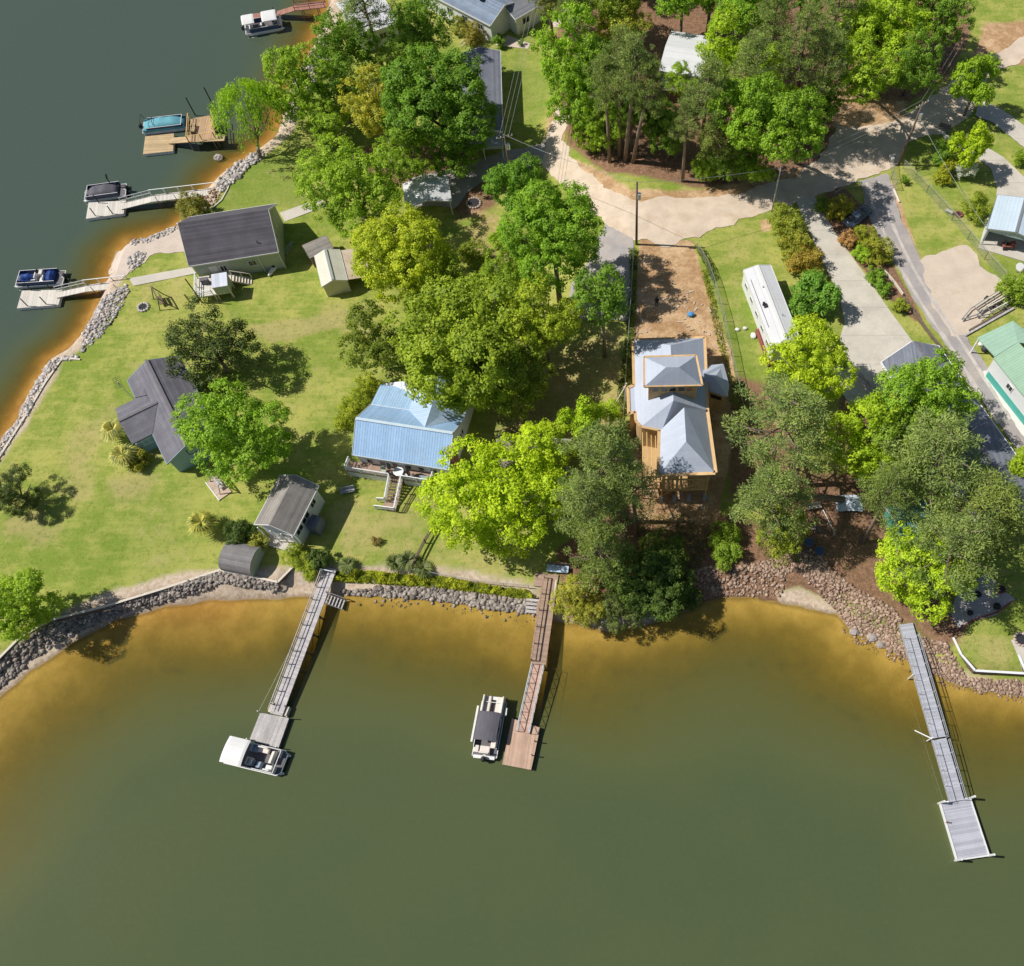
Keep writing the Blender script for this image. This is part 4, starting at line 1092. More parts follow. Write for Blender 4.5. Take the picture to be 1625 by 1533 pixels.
# navy roofed house behind the big tree
z = Zm(680, 0, 6.386)
r, L, W = frame_at('navy_roof_house', 'house with dark blue grey roof, left half under a big tree', 'house', z(752, 1330), z(728, 515), z(330, 1352), 3.3)
gable(r, L, W, 3.3, 4.1, M['siding_white'], M['shingle_navy'], oh=.3, ohg=.3, trim=M['whitewood'])
for k in range(4): window(r, (L * (.15 + .22 * k), (.3 if W > 0 else -.3), 1.8), (1, 0) if W > 0 else (-1, 0), .9, 1.0, M['white'], 1)
slab(r, [(-2.0, W * .02, 2.6), (0.0, W * .02, 3.0), (0, W * .98, 3.0), (-2.0, W * .98, 2.6)], [(0, 1, 2, 3)], .1, mat('grey porch roof', (.40, .42, .47), .7, .1, 1), 'porch_roof')
mb = MB()
for v_ in (.05, .5, .95): mb.box((-1.85, W * v_, 1.25), (.12, .12, 2.6))
mb.build_each('porch_post', M['whitewood'], r)
# two houses at the top edge
r, L, W = frame_at('grey_roof_house', 'white walled house with speckled blue grey shingles at the top edge', 'house', z(625, 258), z(140, 8), z(765, 110), 3.2)
W2 = W * 1.9
gable(r, L + 6, W2, 3.2, 4.6, M['siding_white'], M['shingle_blue'], oh=.3, ohg=.3, trim=M['whitewood'])
sg = 1 if W > 0 else -1
for k in range(3): window(r, (2.5 + 3.2 * k, sg * .3, 1.8), (-1, 0) if sg < 0 else (1, 0), 1.1, 1.0, M['white'], 1)
window(r, (.3, W2 * .45, 1.8), (0, -1 if sg > 0 else 1), 1.2, .9, M['white'], 1)
v = MB().box((4.0, W2 * .36, 4.6), (.8, .6, .35)).build('skylight', M['dark'], r)
MB().tube((7, W2 * .2, 3.6), (7, W2 * .2, 4.9), .08).build_each('vent_pipe', M['black'], r)
r, L, W = frame_at('garage_house', 'pale walled house with smooth grey roof at the top edge beside the tall pole', 'house', z(880, 195), z(1190, 15), z(770, 105), 3.0)
gable(r, L + 5, W * 2.6, 3.0, 4.3, M['siding_white'], mat('smooth grey shingles', (.21, .22, .24), .9, .15, .6, 8, ('y', .2, .85, .1)), oh=.3, ohg=.3, trim=M['whitewood'])
window(r, (L * .35, (.3 if W > 0 else -.3), 1.7), (1, 0) if W > 0 else (-1, 0), 1.3, 1.0, M['white'], 1)
# white roof hidden in the trees, upper left
r, L, W = frame_at('white_roof_house', 'white roofed house glimpsed through trees near the top edge', 'house', (632, 36), (566, 58), (618, -22), 3.2)
gable(r, L, W, 3.2, 3.9, M['siding_white'], M['whiteroof'], oh=.3, ohg=.3)
window(r, (L * .4, .3 if W > 0 else -.3, 1.8), (1, 0) if W > 0 else (-1, 0), 1.2, 1.0, M['white'], 1)
# white roof in the wood
r, L, W = frame_at('woodland_house', 'house with leaf spotted white roof deep in the wood', 'house', (1046, 112), (1112, 122), (1058, 48), 3.2)
gable(r, L, W, 3.2, 3.9, M['siding_white'], M['whiteroof'], oh=.2, ohg=.2)
window(r, (L * .4, .2, 1.8), (1, 0), 1.2, 1.0, M['white'], 1)
# brown roof behind the bright yellow green tree
r, L, W = frame_at('brown_roof_house', 'brown roofed house almost covered by the bright yellow green tree', 'house', (778, 770), (896, 778), (790, 690), 3.4)
gable(r, L, W, 3.4, 4.6, M['siding_white'], M['brownroof'], oh=.3, ohg=.3)
window(r, (L * .5, .3, 1.8), (1, 0), 1.4, 1.0, M['white'], 1)
# teal cabin under the pines
r, L, W = frame_at('teal_cabin', 'teal cabin half hidden under the pines above the stone bank', 'cabin', (1432, 862), (1490, 846), (1420, 800), 2.6)
gable(r, L, W, 2.6, 3.5, M['siding_teal'], mat('teal shingles', (.10, .25, .25), .9, .2, 1), oh=.2, ohg=.2)
window(r, (L * .4, .2 if W > 0 else -.2, 1.6), (1, 0) if W > 0 else (-1, 0), 1.0, .9, M['white'], 1)
# ------------------------------------------------------------------ docks
def dock(name, label, a, za, b, zb_, group='docks around the shore'):
    """root at the landward start, x axis runs out along the dock"""
    A_ = at(*a, za); B_ = at(*b, zb_)
    d = B_ - A_
    r = thing(name, label, 'dock', (A_.x, A_.y, 0), math.atan2(d.y, d.x), group)
    return r, local(r, A_), local(r, B_)

def float_deck(root, quad, z, m, th=.38, skirt=None, name='platform'):
    q4 = [local(root, at(*p, z)) for p in quad]
    MB().prism([(p.x, p.y) for p in q4], z - .06, z).build(name, m, root)
    c = sum(q4, Vector()) / 4
    MB().prism([(c.x + (p.x - c.x) * .985, c.y + (p.y - c.y) * .985) for p in q4], -.12, z - .065).build('float', skirt or M['boatfloor'], root)
    return q4

def piles(root, pts, m, z1, r_=.09, z0=-1.6, name='piling'):
    mb = MB()
    for p in pts: mb.tube((p[0], p[1], z0), (p[0], p[1], p[2] if len(p) > 2 else z1), r_, n=8)
    mb.build_each(name, m, root)

# long grey pier in the bay, left
z = Zm(300, 740, 3.833); z2 = Zm(330, 1080, 5.417)
r, a_, b_ = dock('long_pier', 'long weathered grey pier with side steps, left of the three bay docks', z(855, 640), 1.55, z(530, 1510), .75)
Lp = b_.x
MB().bar(a_ + Vector((-.4, 0, 0)), b_, 1.35, .14).build('walkway', M['greywood'], r)
mb = MB()
for s in (-.55, .55): mb.bar(a_ + Vector((0, s, -.16)), b_ + Vector((0, s, -.16)), .1, .2)
mb.build_each('joist', M['post'], r)
n = 11
rl = MB()
for k in range(n):
    f = (k + .4) / n; p = a_ + (b_ - a_) * f
    rl.bar(p + Vector((0, -.62, -.05)), p + Vector((0, -.62, .95)), .09)
for h in (.95, .5): rl.bar(a_ + Vector((.3, -.62, h)), b_ + Vector((-.2, -.62, h)), .07 if h > .6 else .05)
rl.build('railing', M['greywood'], r)
piles(r, [(Lp * (k + .5) / 8, s * .6) for k in range(1, 8) for s in (-1, 1)], M['post'], .95, .08)
mb = MB()
for k in range(1, 7):
    x = Lp * (k + .5) / 8; mb.bar((x, .6, .9), (x + 1.6, .6, -.4), .06)
mb.build_each('brace', M['post'], r)
# side steps down to the beach
ss = a_ + (b_ - a_) * .19
mb = MB()
for k in range(6): mb.box((ss.x, .75 + .3 * k, ss.z - .1 - .19 * k), (1.0, .24, .06))
mb.bar((ss.x - .5, .7, ss.z - .1), (ss.x - .5, 2.5, .1), .06, .2); mb.bar((ss.x + .5, .7, ss.z - .1), (ss.x + .5, 2.5, .1), .06, .2)
mb.build('beach_steps', M['greywood'], r)
rail(r, [(ss.x - .55, .7, ss.z - .1), (ss.x - .55, 2.4, .15)], .9, M['greywood'], mids=0, name='stair_rail')
gatef = MB().bar(a_ + Vector((.2, -.7, .9)), a_ + Vector((.2, .7, .9)), .08).bar(a_ + Vector((.2, -.7, 0)), a_ + Vector((.2, -.7, 1.0)), .1).bar(a_ + Vector((.2, .7, 0)), a_ + Vector((.2, .7, 1.0)), .1)
gatef.build('entry_gate', M['whitewood'], r)
q4 = float_deck(r, [z2(448, 275), z2(697, 322), z2(605, 580), z2(355, 510)], .5, mat('grey float planks', (.45, .43, .42), .85, .25, .6, 7, ('y', .16, .45, .1), dirt=(.28, .26, .25), dirt_amt=.3))
mb = MB()
for i, t in ((0, .1), (1, .12), (2, .1), (3, .1)):
    p = q4[i]; mb.tube((p.x, p.y, -1.2), (p.x, p.y, 1.25), .05)
mb.build_each('mooring_post', M['steel'], r)
for (pa, pb) in (((535, 210), (555, 250)), ((665, 240), (680, 285))):
    p = local(r, at(*z2((pa[0] + pb[0]) / 2, (pa[1] + pb[1]) / 2), .6)); MB().box((p.x, p.y, .3), (.95, .35, .7)).build('float_box', M['lightpost'], r)
mb = MB(); p0 = q4[0]
mb.tube((p0.x, p0.y, .9), (Lp * .55, -.9, 1.3), .015, n=5); mb.build('mooring_rope', M['lightpost'], r)
PIER = r

# brown middle dock
z = Zm(780, 870, 8.068); z2 = Zm(700, 1060, 7.386)
r, a_, b_ = dock('brown_dock', 'reddish brown dock with railings, middle of the three bay docks', z(770, 335), 1.6, z(600, 1500), 1.2)
MB().bar(a_, a_ + (b_ - a_) * .99, 1.55, .14).build('walkway', M['browndeck'], r)
rail(r, [a_ + Vector((.5, -.72, .07)), b_ + Vector((-.4, -.72, .07))], 1.0, M['browndeck'], 1.9, mids=1, top=.16)
rail(r, [a_ + Vector((1.0, .72, .07)), a_ + (b_ - a_) * .3 + Vector((0, .72, .07))], 1.0, M['lightpost'], 1.9, mids=1, top=.16)
piles(r, [(b_.x * k / 5, s * .7) for k in range(1, 6) for s in (-1, 1)], M['post'], 1.1, .09)
e0 = local(r, at(*z2(965, 760), .62))
MB().bar(b_ + Vector((-.1, 0, -.02)), Vector((e0.x, e0.y, .66)), 1.25, .1).build('gangway', mat('pinkish gangway planks', (.50, .33, .26), .8, .15, .8, 8, ('x', .15, .6, .1)), r)
gx = Vector((e0.x, e0.y, .66)) - b_; gside = Vector((-gx.y, gx.x, 0)).normalized()
for s in (-1, 1):
    mb = MB(); o_ = gside * (.62 * s)
    p0, p1 = b_ + o_, Vector((e0.x, e0.y, .66)) + o_
    mb.bar(p0 + Vector((0, 0, .06)), p1 + Vector((0, 0, .06)), .07, .1); mb.bar(p0 + Vector((0, 0, .95)), p1 + Vector((0, 0, .95)), .08, .05)
    for k in range(8):
        q_ = p0 + (p1 - p0) * (k / 7); mb.bar(q_, q_ + Vector((0, 0, .95)), .05)
        if k < 7: mb.bar(q_ + Vector((0, 0, .06)), p0 + (p1 - p0) * ((k + 1) / 7) + Vector((0, 0, .95)), .035)
    mb.build('truss_rail', M['alu'], r)
q4 = float_deck(r, [z2(830, 590), z2(1160, 700), z2(1055, 1195), z2(715, 1130)], .55, mat('tan float planks', (.50, .34, .25), .8, .18, .8, 8, ('y', .15, .55, .1)))
for (fx_, fy_) in ((.35, 0), (.68, 0)):
    p = q4[1] + (q4[2] - q4[1]) * fx_ + (q4[0] - q4[1]) * .06; MB().tube((p.x, p.y, .5), (p.x, p.y, 1.3), .06).build('piling', M['post'], r)
MB().box((a_.x + .7, -1.25, a_.z - .06), (1.6, 1.1, .14)).build('side_landing', M['browndeck'], r)
p = local(r, at(*z(525, 735), .8))
mb = MB()
for k in range(4): mb.box((p.x - .55 + .36 * k, p.y, 1.0 - .22 * k), (.3, 1.5, .06))
mb.build('shore_steps', M['greywood'], r)
MB().bar((p.x - .5, p.y + .9, 1.05), (a_.x + 4.6, -.6, 1.35), .9, .1).build('side_walkway', M['browndeck'], r)
BD = r
t = thing('dock_bench', 'pale blue topped bench box at the landward end of the brown dock', 'bench', at(*z(850, 285), 1.5), r.rotation_euler.z + PI / 2)
MB().box((0, 0, .5), (2.4, .8, .12)).build('seat', mat('pale blue board', (.45, .58, .75), .5, .1, 2), t)
MB().box((0, .5, .85), (2.5, .1, .5)).build('backrest', M['post'], t)
mb = MB()
for x in (-1.1, 1.1): mb.box((x, 0, .2), (.1, .7, .5))
mb.build_each('leg', M['post'], t)

# grey right hand dock
z = Zm(1380, 960, 3.486)
r, a_, b_ = dock('grey_gangway_dock', 'long grey two span gangway dock with big square float, right of the bay', z(200, 105), 1.75, z(482, 1085), .75)
Lr = b_.x
k1 = .66; jn = a_ + (b_ - a_) * k1
for (p0, p1, nm) in ((a_, jn, 'gangway'), (jn + Vector((.15, 0, 0)), b_, 'gangway')):
    MB().bar(p0, p1, 1.5, .12).build(nm, M['greywood2'], r)
    mb = MB()
    n = max(3, int((p1 - p0).x / 1.4))
    for h in (.95, .55): mb.bar(p0 + Vector((1.4 if p0 is a_ else .2, .74, h)), p1 + Vector((-.1, .74, h)), .06)
    for k in range(n + 1):
        q_ = p0 + (p1 - p0) * (k / n)
        if k > 0 or p0 is not a_: mb.bar(q_ + Vector((0, .74, 0)), q_ + Vector((0, .74, .95)), .06)
    mb.build('railing', M['alu'], r)
    mb = MB()
    mb.bar(p0 + Vector((0, -.76, -.02)), p1 + Vector((0, -.76, -.02)), .06, .2)
    mb.build('edge_beam', M['alu'], r)
    mb = MB()
    for h, s in ((.9, -.74),):
        mb.bar(p0 + Vector((1.4 if p0 is a_ else .2, s, h)), p1 + Vector((-.1, s, h)), .045)
        for k in range(1, n + 1):
            q_ = p0 + (p1 - p0) * (k / n); mb.bar(q_ + Vector((0, s, 0)), q_ + Vector((0, s, h)), .045)
    mb.build('low_rail', M['alu'], r)
piles(r, [(jn.x, -.85, 1.9), (jn.x - .3, .6, 1.1), (Lr * .3, -.85, 1.7), (Lr * .3, .7, 1.2)], M['whitewood'], 1.6, .07)
MB().bar((jn.x + .1, -.9, 1.7), (jn.x - 1.4, -1.9, -.3), .09).build('brace', M['whitewood'], r)
q4 = float_deck(r, [z(390, 1095), z(556, 1068), z(661, 1386), z(484, 1412)], .55, M['greywood2'], skirt=M['whitewood'])
mb = MB()
for i in range(4):
    p, n_ = q4[i], q4[(i + 1) % 4]; mb.bar((p.x, p.y, .58), (n_.x, n_.y, .58), .12, .1)
mb.build('edge_trim', M['white'], r)
c4 = sum(q4, Vector()) / 4
mb = MB()
for i in (0, 1, 2, 3):
    p = q4[i] + (q4[i] - c4) * .0; mb.tube((p.x, p.y, -1.5), (p.x, p.y, 1.9), .11)
mb.build_each('piling', M['white'], r)
p = q4[0] + (q4[3] - q4[0]) * .35; MB().tube((p.x, p.y, .5), (p.x, p.y, 1.2), .06).build('cleat_post', M['red'], r)

# white floating docks on the left shore
def left_dock(name, label, land, knee, foot, quad, poles, m, wz, hw=1.2, rails=True):
    r, a_, b_ = dock(name, label, land, wz, knee, wz)
    MB().bar(a_, b_, hw, .14).build('walkway', m, r)
    q4 = float_deck(r, quad, .5, m, skirt=M['whitewood'])
    f = local(r, at(*foot, .6))
    MB().bar(b_ + Vector((-.05, 0, -.02)), f, hw * .95, .1).build('gangway', m, r)
    if rails:
        rail(r, [a_ + Vector((.4, -hw / 2, .05)), b_ + Vector((0, -hw / 2, .05))], .95, M['whitewood'], 2.0, mids=0)
        d = f - b_; sd_ = Vector((d.y, -d.x, 0)).normalized() * (hw / 2)
        rail(r, [b_ + sd_, f + sd_], .95, M['alu'], 1.0, 'gangway_rail', mids=1, post=.05, top=.06)
    n = max(2, int(b_.x / 2.4))
    piles(r, [(b_.x * (k + .6) / n, s * hw * .5) for k in range(n) for s in (-1, 1)], M['post'], wz - .05, .07)
    if rails: piles(r, [(b_.x * (k + .6) / n, hw * .55) for k in range(n)], M['post'], wz + .95, .045, .2, 'side_post')
    mb = MB()
    for p in poles:
        q_ = local(r, at(*p, .5)); mb.tube((q_.x, q_.y, -1.5), (q_.x, q_.y, 2.0), .07)
    mb.build_each('piling', M['blackrail'], r)
    return r
z = Zm(0, 410, 7.065)
left_dock('white_float_dock', 'pale floating dock with the royal blue covered boat, lowest on the left shore', z(1470, 282), z(960, 340), z(640, 410), [z(245, 362), z(190, 560), z(655, 520), z(700, 350)], [z(310, 535), z(522, 515), z(350, 358), z(570, 345)], M['paledeck'], 1.15, 1.15)
z = Zm(120, 150, 6.25)
left_dock('white_float_dock', 'pale floating dock with the black covered boat, second up the left shore', z(1480, 950), z(750, 1035), z(455, 1110), [z(128, 1072), z(102, 1232), z(475, 1180), z(500, 1050)], [z(200, 1205), z(370, 1185), z(232, 1075)], M['paledeck'], 1.2, 1.3)
r = left_dock('wooden_dock', 'yellow timber dock and square deck beside the teal covered boat', z(1480, 430), z(1125, 445), z(940, 460), [z(690, 415), z(668, 592), z(966, 560), z(975, 385)], [], M['tandeck'], 1.5, 1.3, False)
q4 = [local(r, at(*p, 1.6)) for p in (z(1140, 240), z(1125, 470), z(1385, 430), z(1365, 200))]
MB().prism([(p.x, p.y) for p in q4], 1.44, 1.6).build('square_deck', mat('tan deck planks of the square deck', (.46, .31, .18), .8, .2, .7, 8, ('x', .16, .5, .12)), r)
rail(r, [q4[0] + Vector((0, 0, 0)), q4[1]], 1.0, M['lumber'], 1.6, mids=1); rail(r, [q4[3], q4[2]], 1.0, M['lumber'], 1.6, mids=1); rail(r, [q4[1], q4[2]], 1.0, M['lumber'], 1.6, mids=0)
piles(r, [(p.x, p.y) for p in q4], M['post'], 1.5, .1)
for pp_, hh in ((z(1190, 210), 3.2), (z(1365, 110), 3.2)):
    p = local(r, at(*pp_, 0)); MB().tube((p.x, p.y, -1.5), (p.x, p.y, hh), .09).build('piling', M['blackrail'], r)
t = thing('dock_bench', 'slatted timber bench on the square deck of the yellow timber dock', 'bench', r.matrix_basis @ Vector(((q4[0].x + q4[1].x) / 2 - .6 * (1 if q4[2].x > q4[0].x else -1) * -1, (q4[0].y + q4[1].y) / 2, 1.6)), r.rotation_euler.z)
mb = MB()
for k in range(3): mb.box((-.2 + .2 * k, 0, .45), (.14, 1.7, .05))
mb.build('seat', M['tandeck'], t)
mb = MB()
for y in (-.75, .75): mb.box((0, y, .21), (.5, .1, .43))
mb.build_each('leg', M['post'], t)
z = Zm(370, 0, 8.553)
r = left_dock('red_dock', 'red brown plank dock with dark railings at the top edge', z(1260, 60), z(840, 110), z(590, 190), [z(250, 190), z(255, 330), z(585, 240), z(565, 140)], [z(580, 220)], M['reddeck'], 1.7, 1.5, False)
kx = local(r, at(*z(840, 110), 1.7))
rail(r, [Vector((.2, .72, 1.75)), Vector((kx.x, .72, 1.75))], 1.0, M['reddeck'], 2.4, mids=1); rail(r, [Vector((.2, -.72, 1.75)), Vector((kx.x, -.72, 1.75))], 1.0, M['reddeck'], 2.4, mids=1)

# ------------------------------------------------------------------ boats
def hull_outline(L, W, nose=.9, n=5):
    pts = [(-L / 2, -W / 2), (L / 2 - nose, -W / 2)]
    for k in range(1, n):
        t = PI / 2 * k / n
        pts.append((L / 2 - nose + nose * math.sin(t), -W / 2 * math.cos(t) ** .55))
    pts += [(L / 2, 0)]
    return pts + [(x, -y) for x, y in reversed(pts[:-1])]

def pontoon(name, label, pos, heading, L=6.4, W=2.45, side=None, trim=None, seats=(), canopy=None, cover=None, motor=-1, floor=None, console=True, rails=True, square=True):
    r = thing(name, label, 'boat', (pos.x, pos.y, 0), heading, 'boats moored at the docks')
    for s in (-1, 1):
        y = s * (W / 2 - .35)
        MB().path([(-L / 2 + .1, y, .1), (L / 2 - .7, y, .1), (L / 2 - .1, y, .18), (L / 2 + .28, y, .3)], [.31, .31, .22, .05], 10).build('pontoon', M['alu'], r, True)
    c = .35
    ol = [(-L / 2, -W / 2), (L / 2 - c, -W / 2), (L / 2, -W / 2 + c), (L / 2, W / 2 - c), (L / 2 - c, W / 2), (-L / 2, W / 2)]
    MB().prism(ol, .42, .54).build('deck', floor or M['boatfloor'], r)
    mb = MB()
    for i in range(len(ol)):
        a, b = ol[i], ol[(i + 1) % len(ol)]; mb.bar((a[0], a[1], .48), (b[0], b[1], .48), .07, .16)
    mb.build('rub_rail', trim or M['white'], r)
    if side:
        fx0, fx1 = -L / 2 + .75, L / 2 - .55
        for s in (-1, 1):
            MB().bar((fx0, s * (W / 2 - .09), .86), (fx1, s * (W / 2 - .09), .86), .05, .6).build('fence_panel', side, r)
        MB().bar((fx1 - .0, -W / 2 + .12, .86), (fx1, -.45, .86), .05, .6).bar((fx1, .45, .86), (fx1, W / 2 - .12, .86), .05, .6).build_each('fence_panel', side, r)
        mb = MB()
        for s in (-1, 1): mb.bar((fx0, s * (W / 2 - .09), 1.19), (fx1, s * (W / 2 - .09), 1.19), .06, .05)
        mb.bar((fx1, -W / 2 + .09, 1.19), (fx1, W / 2 - .09, 1.19), .06, .05)
        mb.build('top_rail', trim or M['white'], r)
    for (x, y, sx, sy, h, m, back) in seats:
        o = MB().box((x, y, .54 + h / 2), (sx, sy, h)).build('seat', m, r, bevel=.06)
        if back:
            bx, by = back
            MB().box((x + bx * (sx / 2 - .08), y + by * (sy / 2 - .08), .54 + h + .22), (.16 if bx else sx, .16 if by else sy, .5)).build('backrest', m, o, bevel=.05)
    if console:
        k = MB().box((-.3, -W * .22, .95), (.55, .75, .8)).build('console', M['cushion'], r, bevel=.06)
        MB().add([(-.05, -W * .22 - .36, 1.33), (-.05, -W * .22 + .36, 1.33), (.1, -W * .22 + .3, 1.62), (.1, -W * .22 - .3, 1.62)], [(0, 1, 2, 3)]).build('windscreen', glass_mat(), k)
    if canopy:
        for (x0, x1, zc, m, w_) in (canopy if isinstance(canopy, list) else [canopy]):
            pts = []; fs = []; n = 6
            for i in range(n + 1):
                t = i / n; y = -w_ / 2 + w_ * t; dz_ = -.22 * (2 * t - 1) ** 2
                pts += [(x0, y, zc + dz_ - .06), (x0 + .25, y, zc + dz_), (x1 - .25, y, zc + dz_), (x1, y, zc + dz_ - .06)]
            for i in range(n):
                for k in range(3): fs.append((4 * i + k, 4 * i + k + 1, 4 * i + k + 5, 4 * i + k + 4))
            cn = slab(r, pts, fs, .05, m, 'canopy')
            mb = MB()
            for s in (-1, 1):
                mb.path([(x0 + .1, s * w_ / 2, zc - .3), ((x0 + x1) / 2, s * (W / 2 - .1), 1.15)], .022, 6).path([(x1 - .1, s * w_ / 2, zc - .3), ((x0 + x1) / 2, s * (W / 2 - .1), 1.15)], .022, 6)
            mb.build_each('canopy_bow', M['alu'], cn)
    if cover:
        for (x0, x1, w_, zc, m) in (cover if isinstance(cover, list) else [cover]):
            n = 12; k_ = 9; vs = []; fs = []
            for i in range(n + 1):
                u = i / n; x = x0 + (x1 - x0) * u
                e = min(1, 3.2 * min(u, 1 - u)) ** .6
                for j in range(k_):
                    t = j / (k_ - 1); y = (t - .5) * w_ * (.78 + .22 * e)
                    hh = .75 + (zc - .75) * e * (1 - (2 * t - 1) ** 4) + (.08 * math.sin(u * 19) + .05 * math.sin(u * 31 + t * 9)) * e * (1 - (2 * t - 1) ** 2)
                    vs.append((x, y, hh))
            for i in range(n):
                for j in range(k_ - 1): fs.append((i * k_ + j, i * k_ + j + 1, (i + 1) * k_ + j + 1, (i + 1) * k_ + j))
            o = slab(r, vs, fs, .03, m, 'mooring_cover'); o.data.shade_smooth()
            mb = MB()
            for s in (-1, 1): mb.bar((x0, s * w_ * .5, .72), (x1, s * w_ * .5, .72), .05, .36)
            mb.build_each('cover_skirt', m, o)
    if motor:
        x = motor * (L / 2 + .3)
        m_ = MB().path([(x, 0, .45), (x, 0, .7), (x - .05 * motor, 0, 1.0), (x - .12 * motor, 0, 1.22)], [.16, .27, .27, .12], 9).build('outboard_motor', M['blackrail'] if motor < 0 else M['navy'], r, True)
        MB().tube((x, 0, -.4), (x, 0, .5), .1).box((x - .3 * motor, 0, .55), (.5, .3, .14)).build('motor_bracket', M['alu'], m_)
    return r
# white canopy boat beside the long pier
z2 = Zm(330, 1080, 5.417)
c_ = (at(*z2(195, 610), .6) + at(*z2(660, 690), .6)) / 2; a0, a1 = at(*z2(195, 590), .6), at(*z2(655, 700), .6)
hd = math.atan2((a1 - a0).y, (a1 - a0).x)
pontoon('pontoon_boat', 'white pontoon boat with solid white canopy tied across the end of the long pier', at(*z2(418, 660), .5), hd, (a1 - a0).length + .2, 2.45, M['white'], M['white'],
        [(-.3, .75, .7, .65, .45, M['seatgrey'], (-1, 0)), (.6, .8, 1.1, .55, .42, M['cushion'], (0, 1)), (-.1, -.6, .6, .6, .45, M['seatgrey'], (-1, 0)), (.75, -.65, .65, .6, .45, M['seatgrey'], (1, 0)), (1.75, -.75, .7, .6, .42, M['white'], (0, -1)), (1.75, .3, .5, 1.2, .42, M['cushion'], (1, 0))],
        canopy=(-2.75, -.5, 2.35, M['white'], 2.55), motor=-1, console=True)
# tan and black pontoon at the brown dock
z2 = Zm(700, 1060, 7.386)
a0, a1 = at(*z2(505, 1050), .5), at(*z2(635, 350), .5)
hd = math.atan2((a1 - a0).y, (a1 - a0).x)
r = pontoon('pontoon_boat', 'pontoon boat with charcoal canopy and cream lounges left of the brown dock', (a0 + a1) / 2, hd, (a1 - a0).length - .15, 2.5, M['navy'], M['white'],
        [(2.1, .68, 1.9, .8, .5, M['cushion'], (0, 1)), (2.1, -.68, 1.9, .8, .5, M['cushion'], (0, -1)), (2.9, 0, .35, 2.2, .3, M['white'], None), (-2.35, .0, .8, 1.0, .5, M['cushion'], (-1, 0)), (-2.3, .9, .7, .55, .5, M['cushion'], None), (-1.7, -.8, .8, .6, .5, M['cushion'], (0, -1)), (-3.0, 0, .35, 2.2, .12, M['white'], None)],
        canopy=(-1.6, 1.25, 2.3, M['blackcover'], 2.25), motor=-1)
mb = MB().bar((-1.7, 1.5, .95), (1.9, 1.5, 1.05), .2, .12); mb.bar((1.2, -1.5, 1.0), (2.0, -1.45, 1.0), .14, .12); mb.build_each('side_rail', M['white'], r)
# left shore boats
z = Zm(0, 410, 7.065)
a0, a1 = at(*z(720, 215), .5), at(*z(190, 250), .5); hd = math.atan2((a1 - a0).y, (a1 - a0).x)
pontoon('pontoon_boat', 'open boat with royal blue canvas covers at the lowest left dock', (a0 + a1) / 2, hd, (a1 - a0).length, 2.3, M['navy'], M['white'],
        [(.6, 0, .8, 1.0, .4, M['white'], (-1, 0)), (-.6, .5, .7, .7, .45, M['white'], (-1, 0))],
        cover=[(.3, 2.55, .95, 1.5, M['bluecover']), (-2.1, -.9, 2.1, 1.35, M['bluecover'])], motor=-1, console=True)
bb = COL.objects[-1]
z = Zm(120, 150, 6.25)
a0, a1 = at(*z(500, 945), .5), at(*z(95, 1000), .5); hd = math.atan2((a1 - a0).y, (a1 - a0).x)
r = pontoon('pontoon_boat', 'boat under a charcoal mooring cover with folded mast, second left dock', (a0 + a1) / 2, hd, (a1 - a0).length, 2.35, M['navy'], M['white'], (), cover=(-1.9, 2.4, 2.2, 1.45, M['blackcover']), motor=-1, console=False)
MB().path([(-.9, -1.0, 1.2), (-.9, -.9, 2.0), (-1.3, -.6, 3.0)], [.05, .1, .13], 8).build('folded_bimini', M['black'], r)
mb = MB().tube((-.3, -1.0, .8), (-.9, -.9, 2.0), .03).tube((-1.5, -1.0, .8), (-.9, -.9, 2.0), .03); mb.build_each('bimini_strut', M['alu'], r)
a0, a1 = at(*z(672, 330), .5), at(*z(1105, 280), .5); hd = math.atan2((a1 - a0).y, (a1 - a0).x)
r = pontoon('pontoon_boat', 'boat under a faded teal mooring cover beside the yellow timber dock', (a0 + a1) / 2, hd, (a1 - a0).length, 2.4, M['navy'], M['white'], (), cover=(-3.0, 3.0, 2.3, 1.5, M['tealcover']), motor=-1, console=False)
mb = MB().path([(-2.7, .9, 1.3), (-2.8, .8, 2.2), (-2.8, -.8, 2.2), (-2.7, -.9, 1.3)], .045, 6); mb.path([(-1.6, .8, 1.5), (-1.5, .2, 1.8), (-1.3, -.8, 1.45)], .05, 6); mb.build_each('bimini_frame', M['black'], r)
z = Zm(370, 0, 8.553)
a0, a1 = at(*z(165, 400), .5), at(*z(660, 310), .5); hd = math.atan2((a1 - a0).y, (a1 - a0).x)
pontoon('pontoon_boat', 'pontoon boat with two white canopies and blue grey side at the red brown dock', (a0 + a1) / 2, hd, (a1 - a0).length, 2.7, M['navy'], M['white'],
        [(-2.2, -.5, .9, 1.3, .5, M['white'], (-1, 0)), (-.2, -.7, .6, .6, .45, M['seatgrey'], (-1, 0)), (2.6, 0, .6, 1.6, .45, M['white'], (1, 0))],
        canopy=[(-2.9, -1.0, 2.3, M['white'], 2.4), (.2, 2.5, 2.3, M['white'], 2.6)], motor=-1)
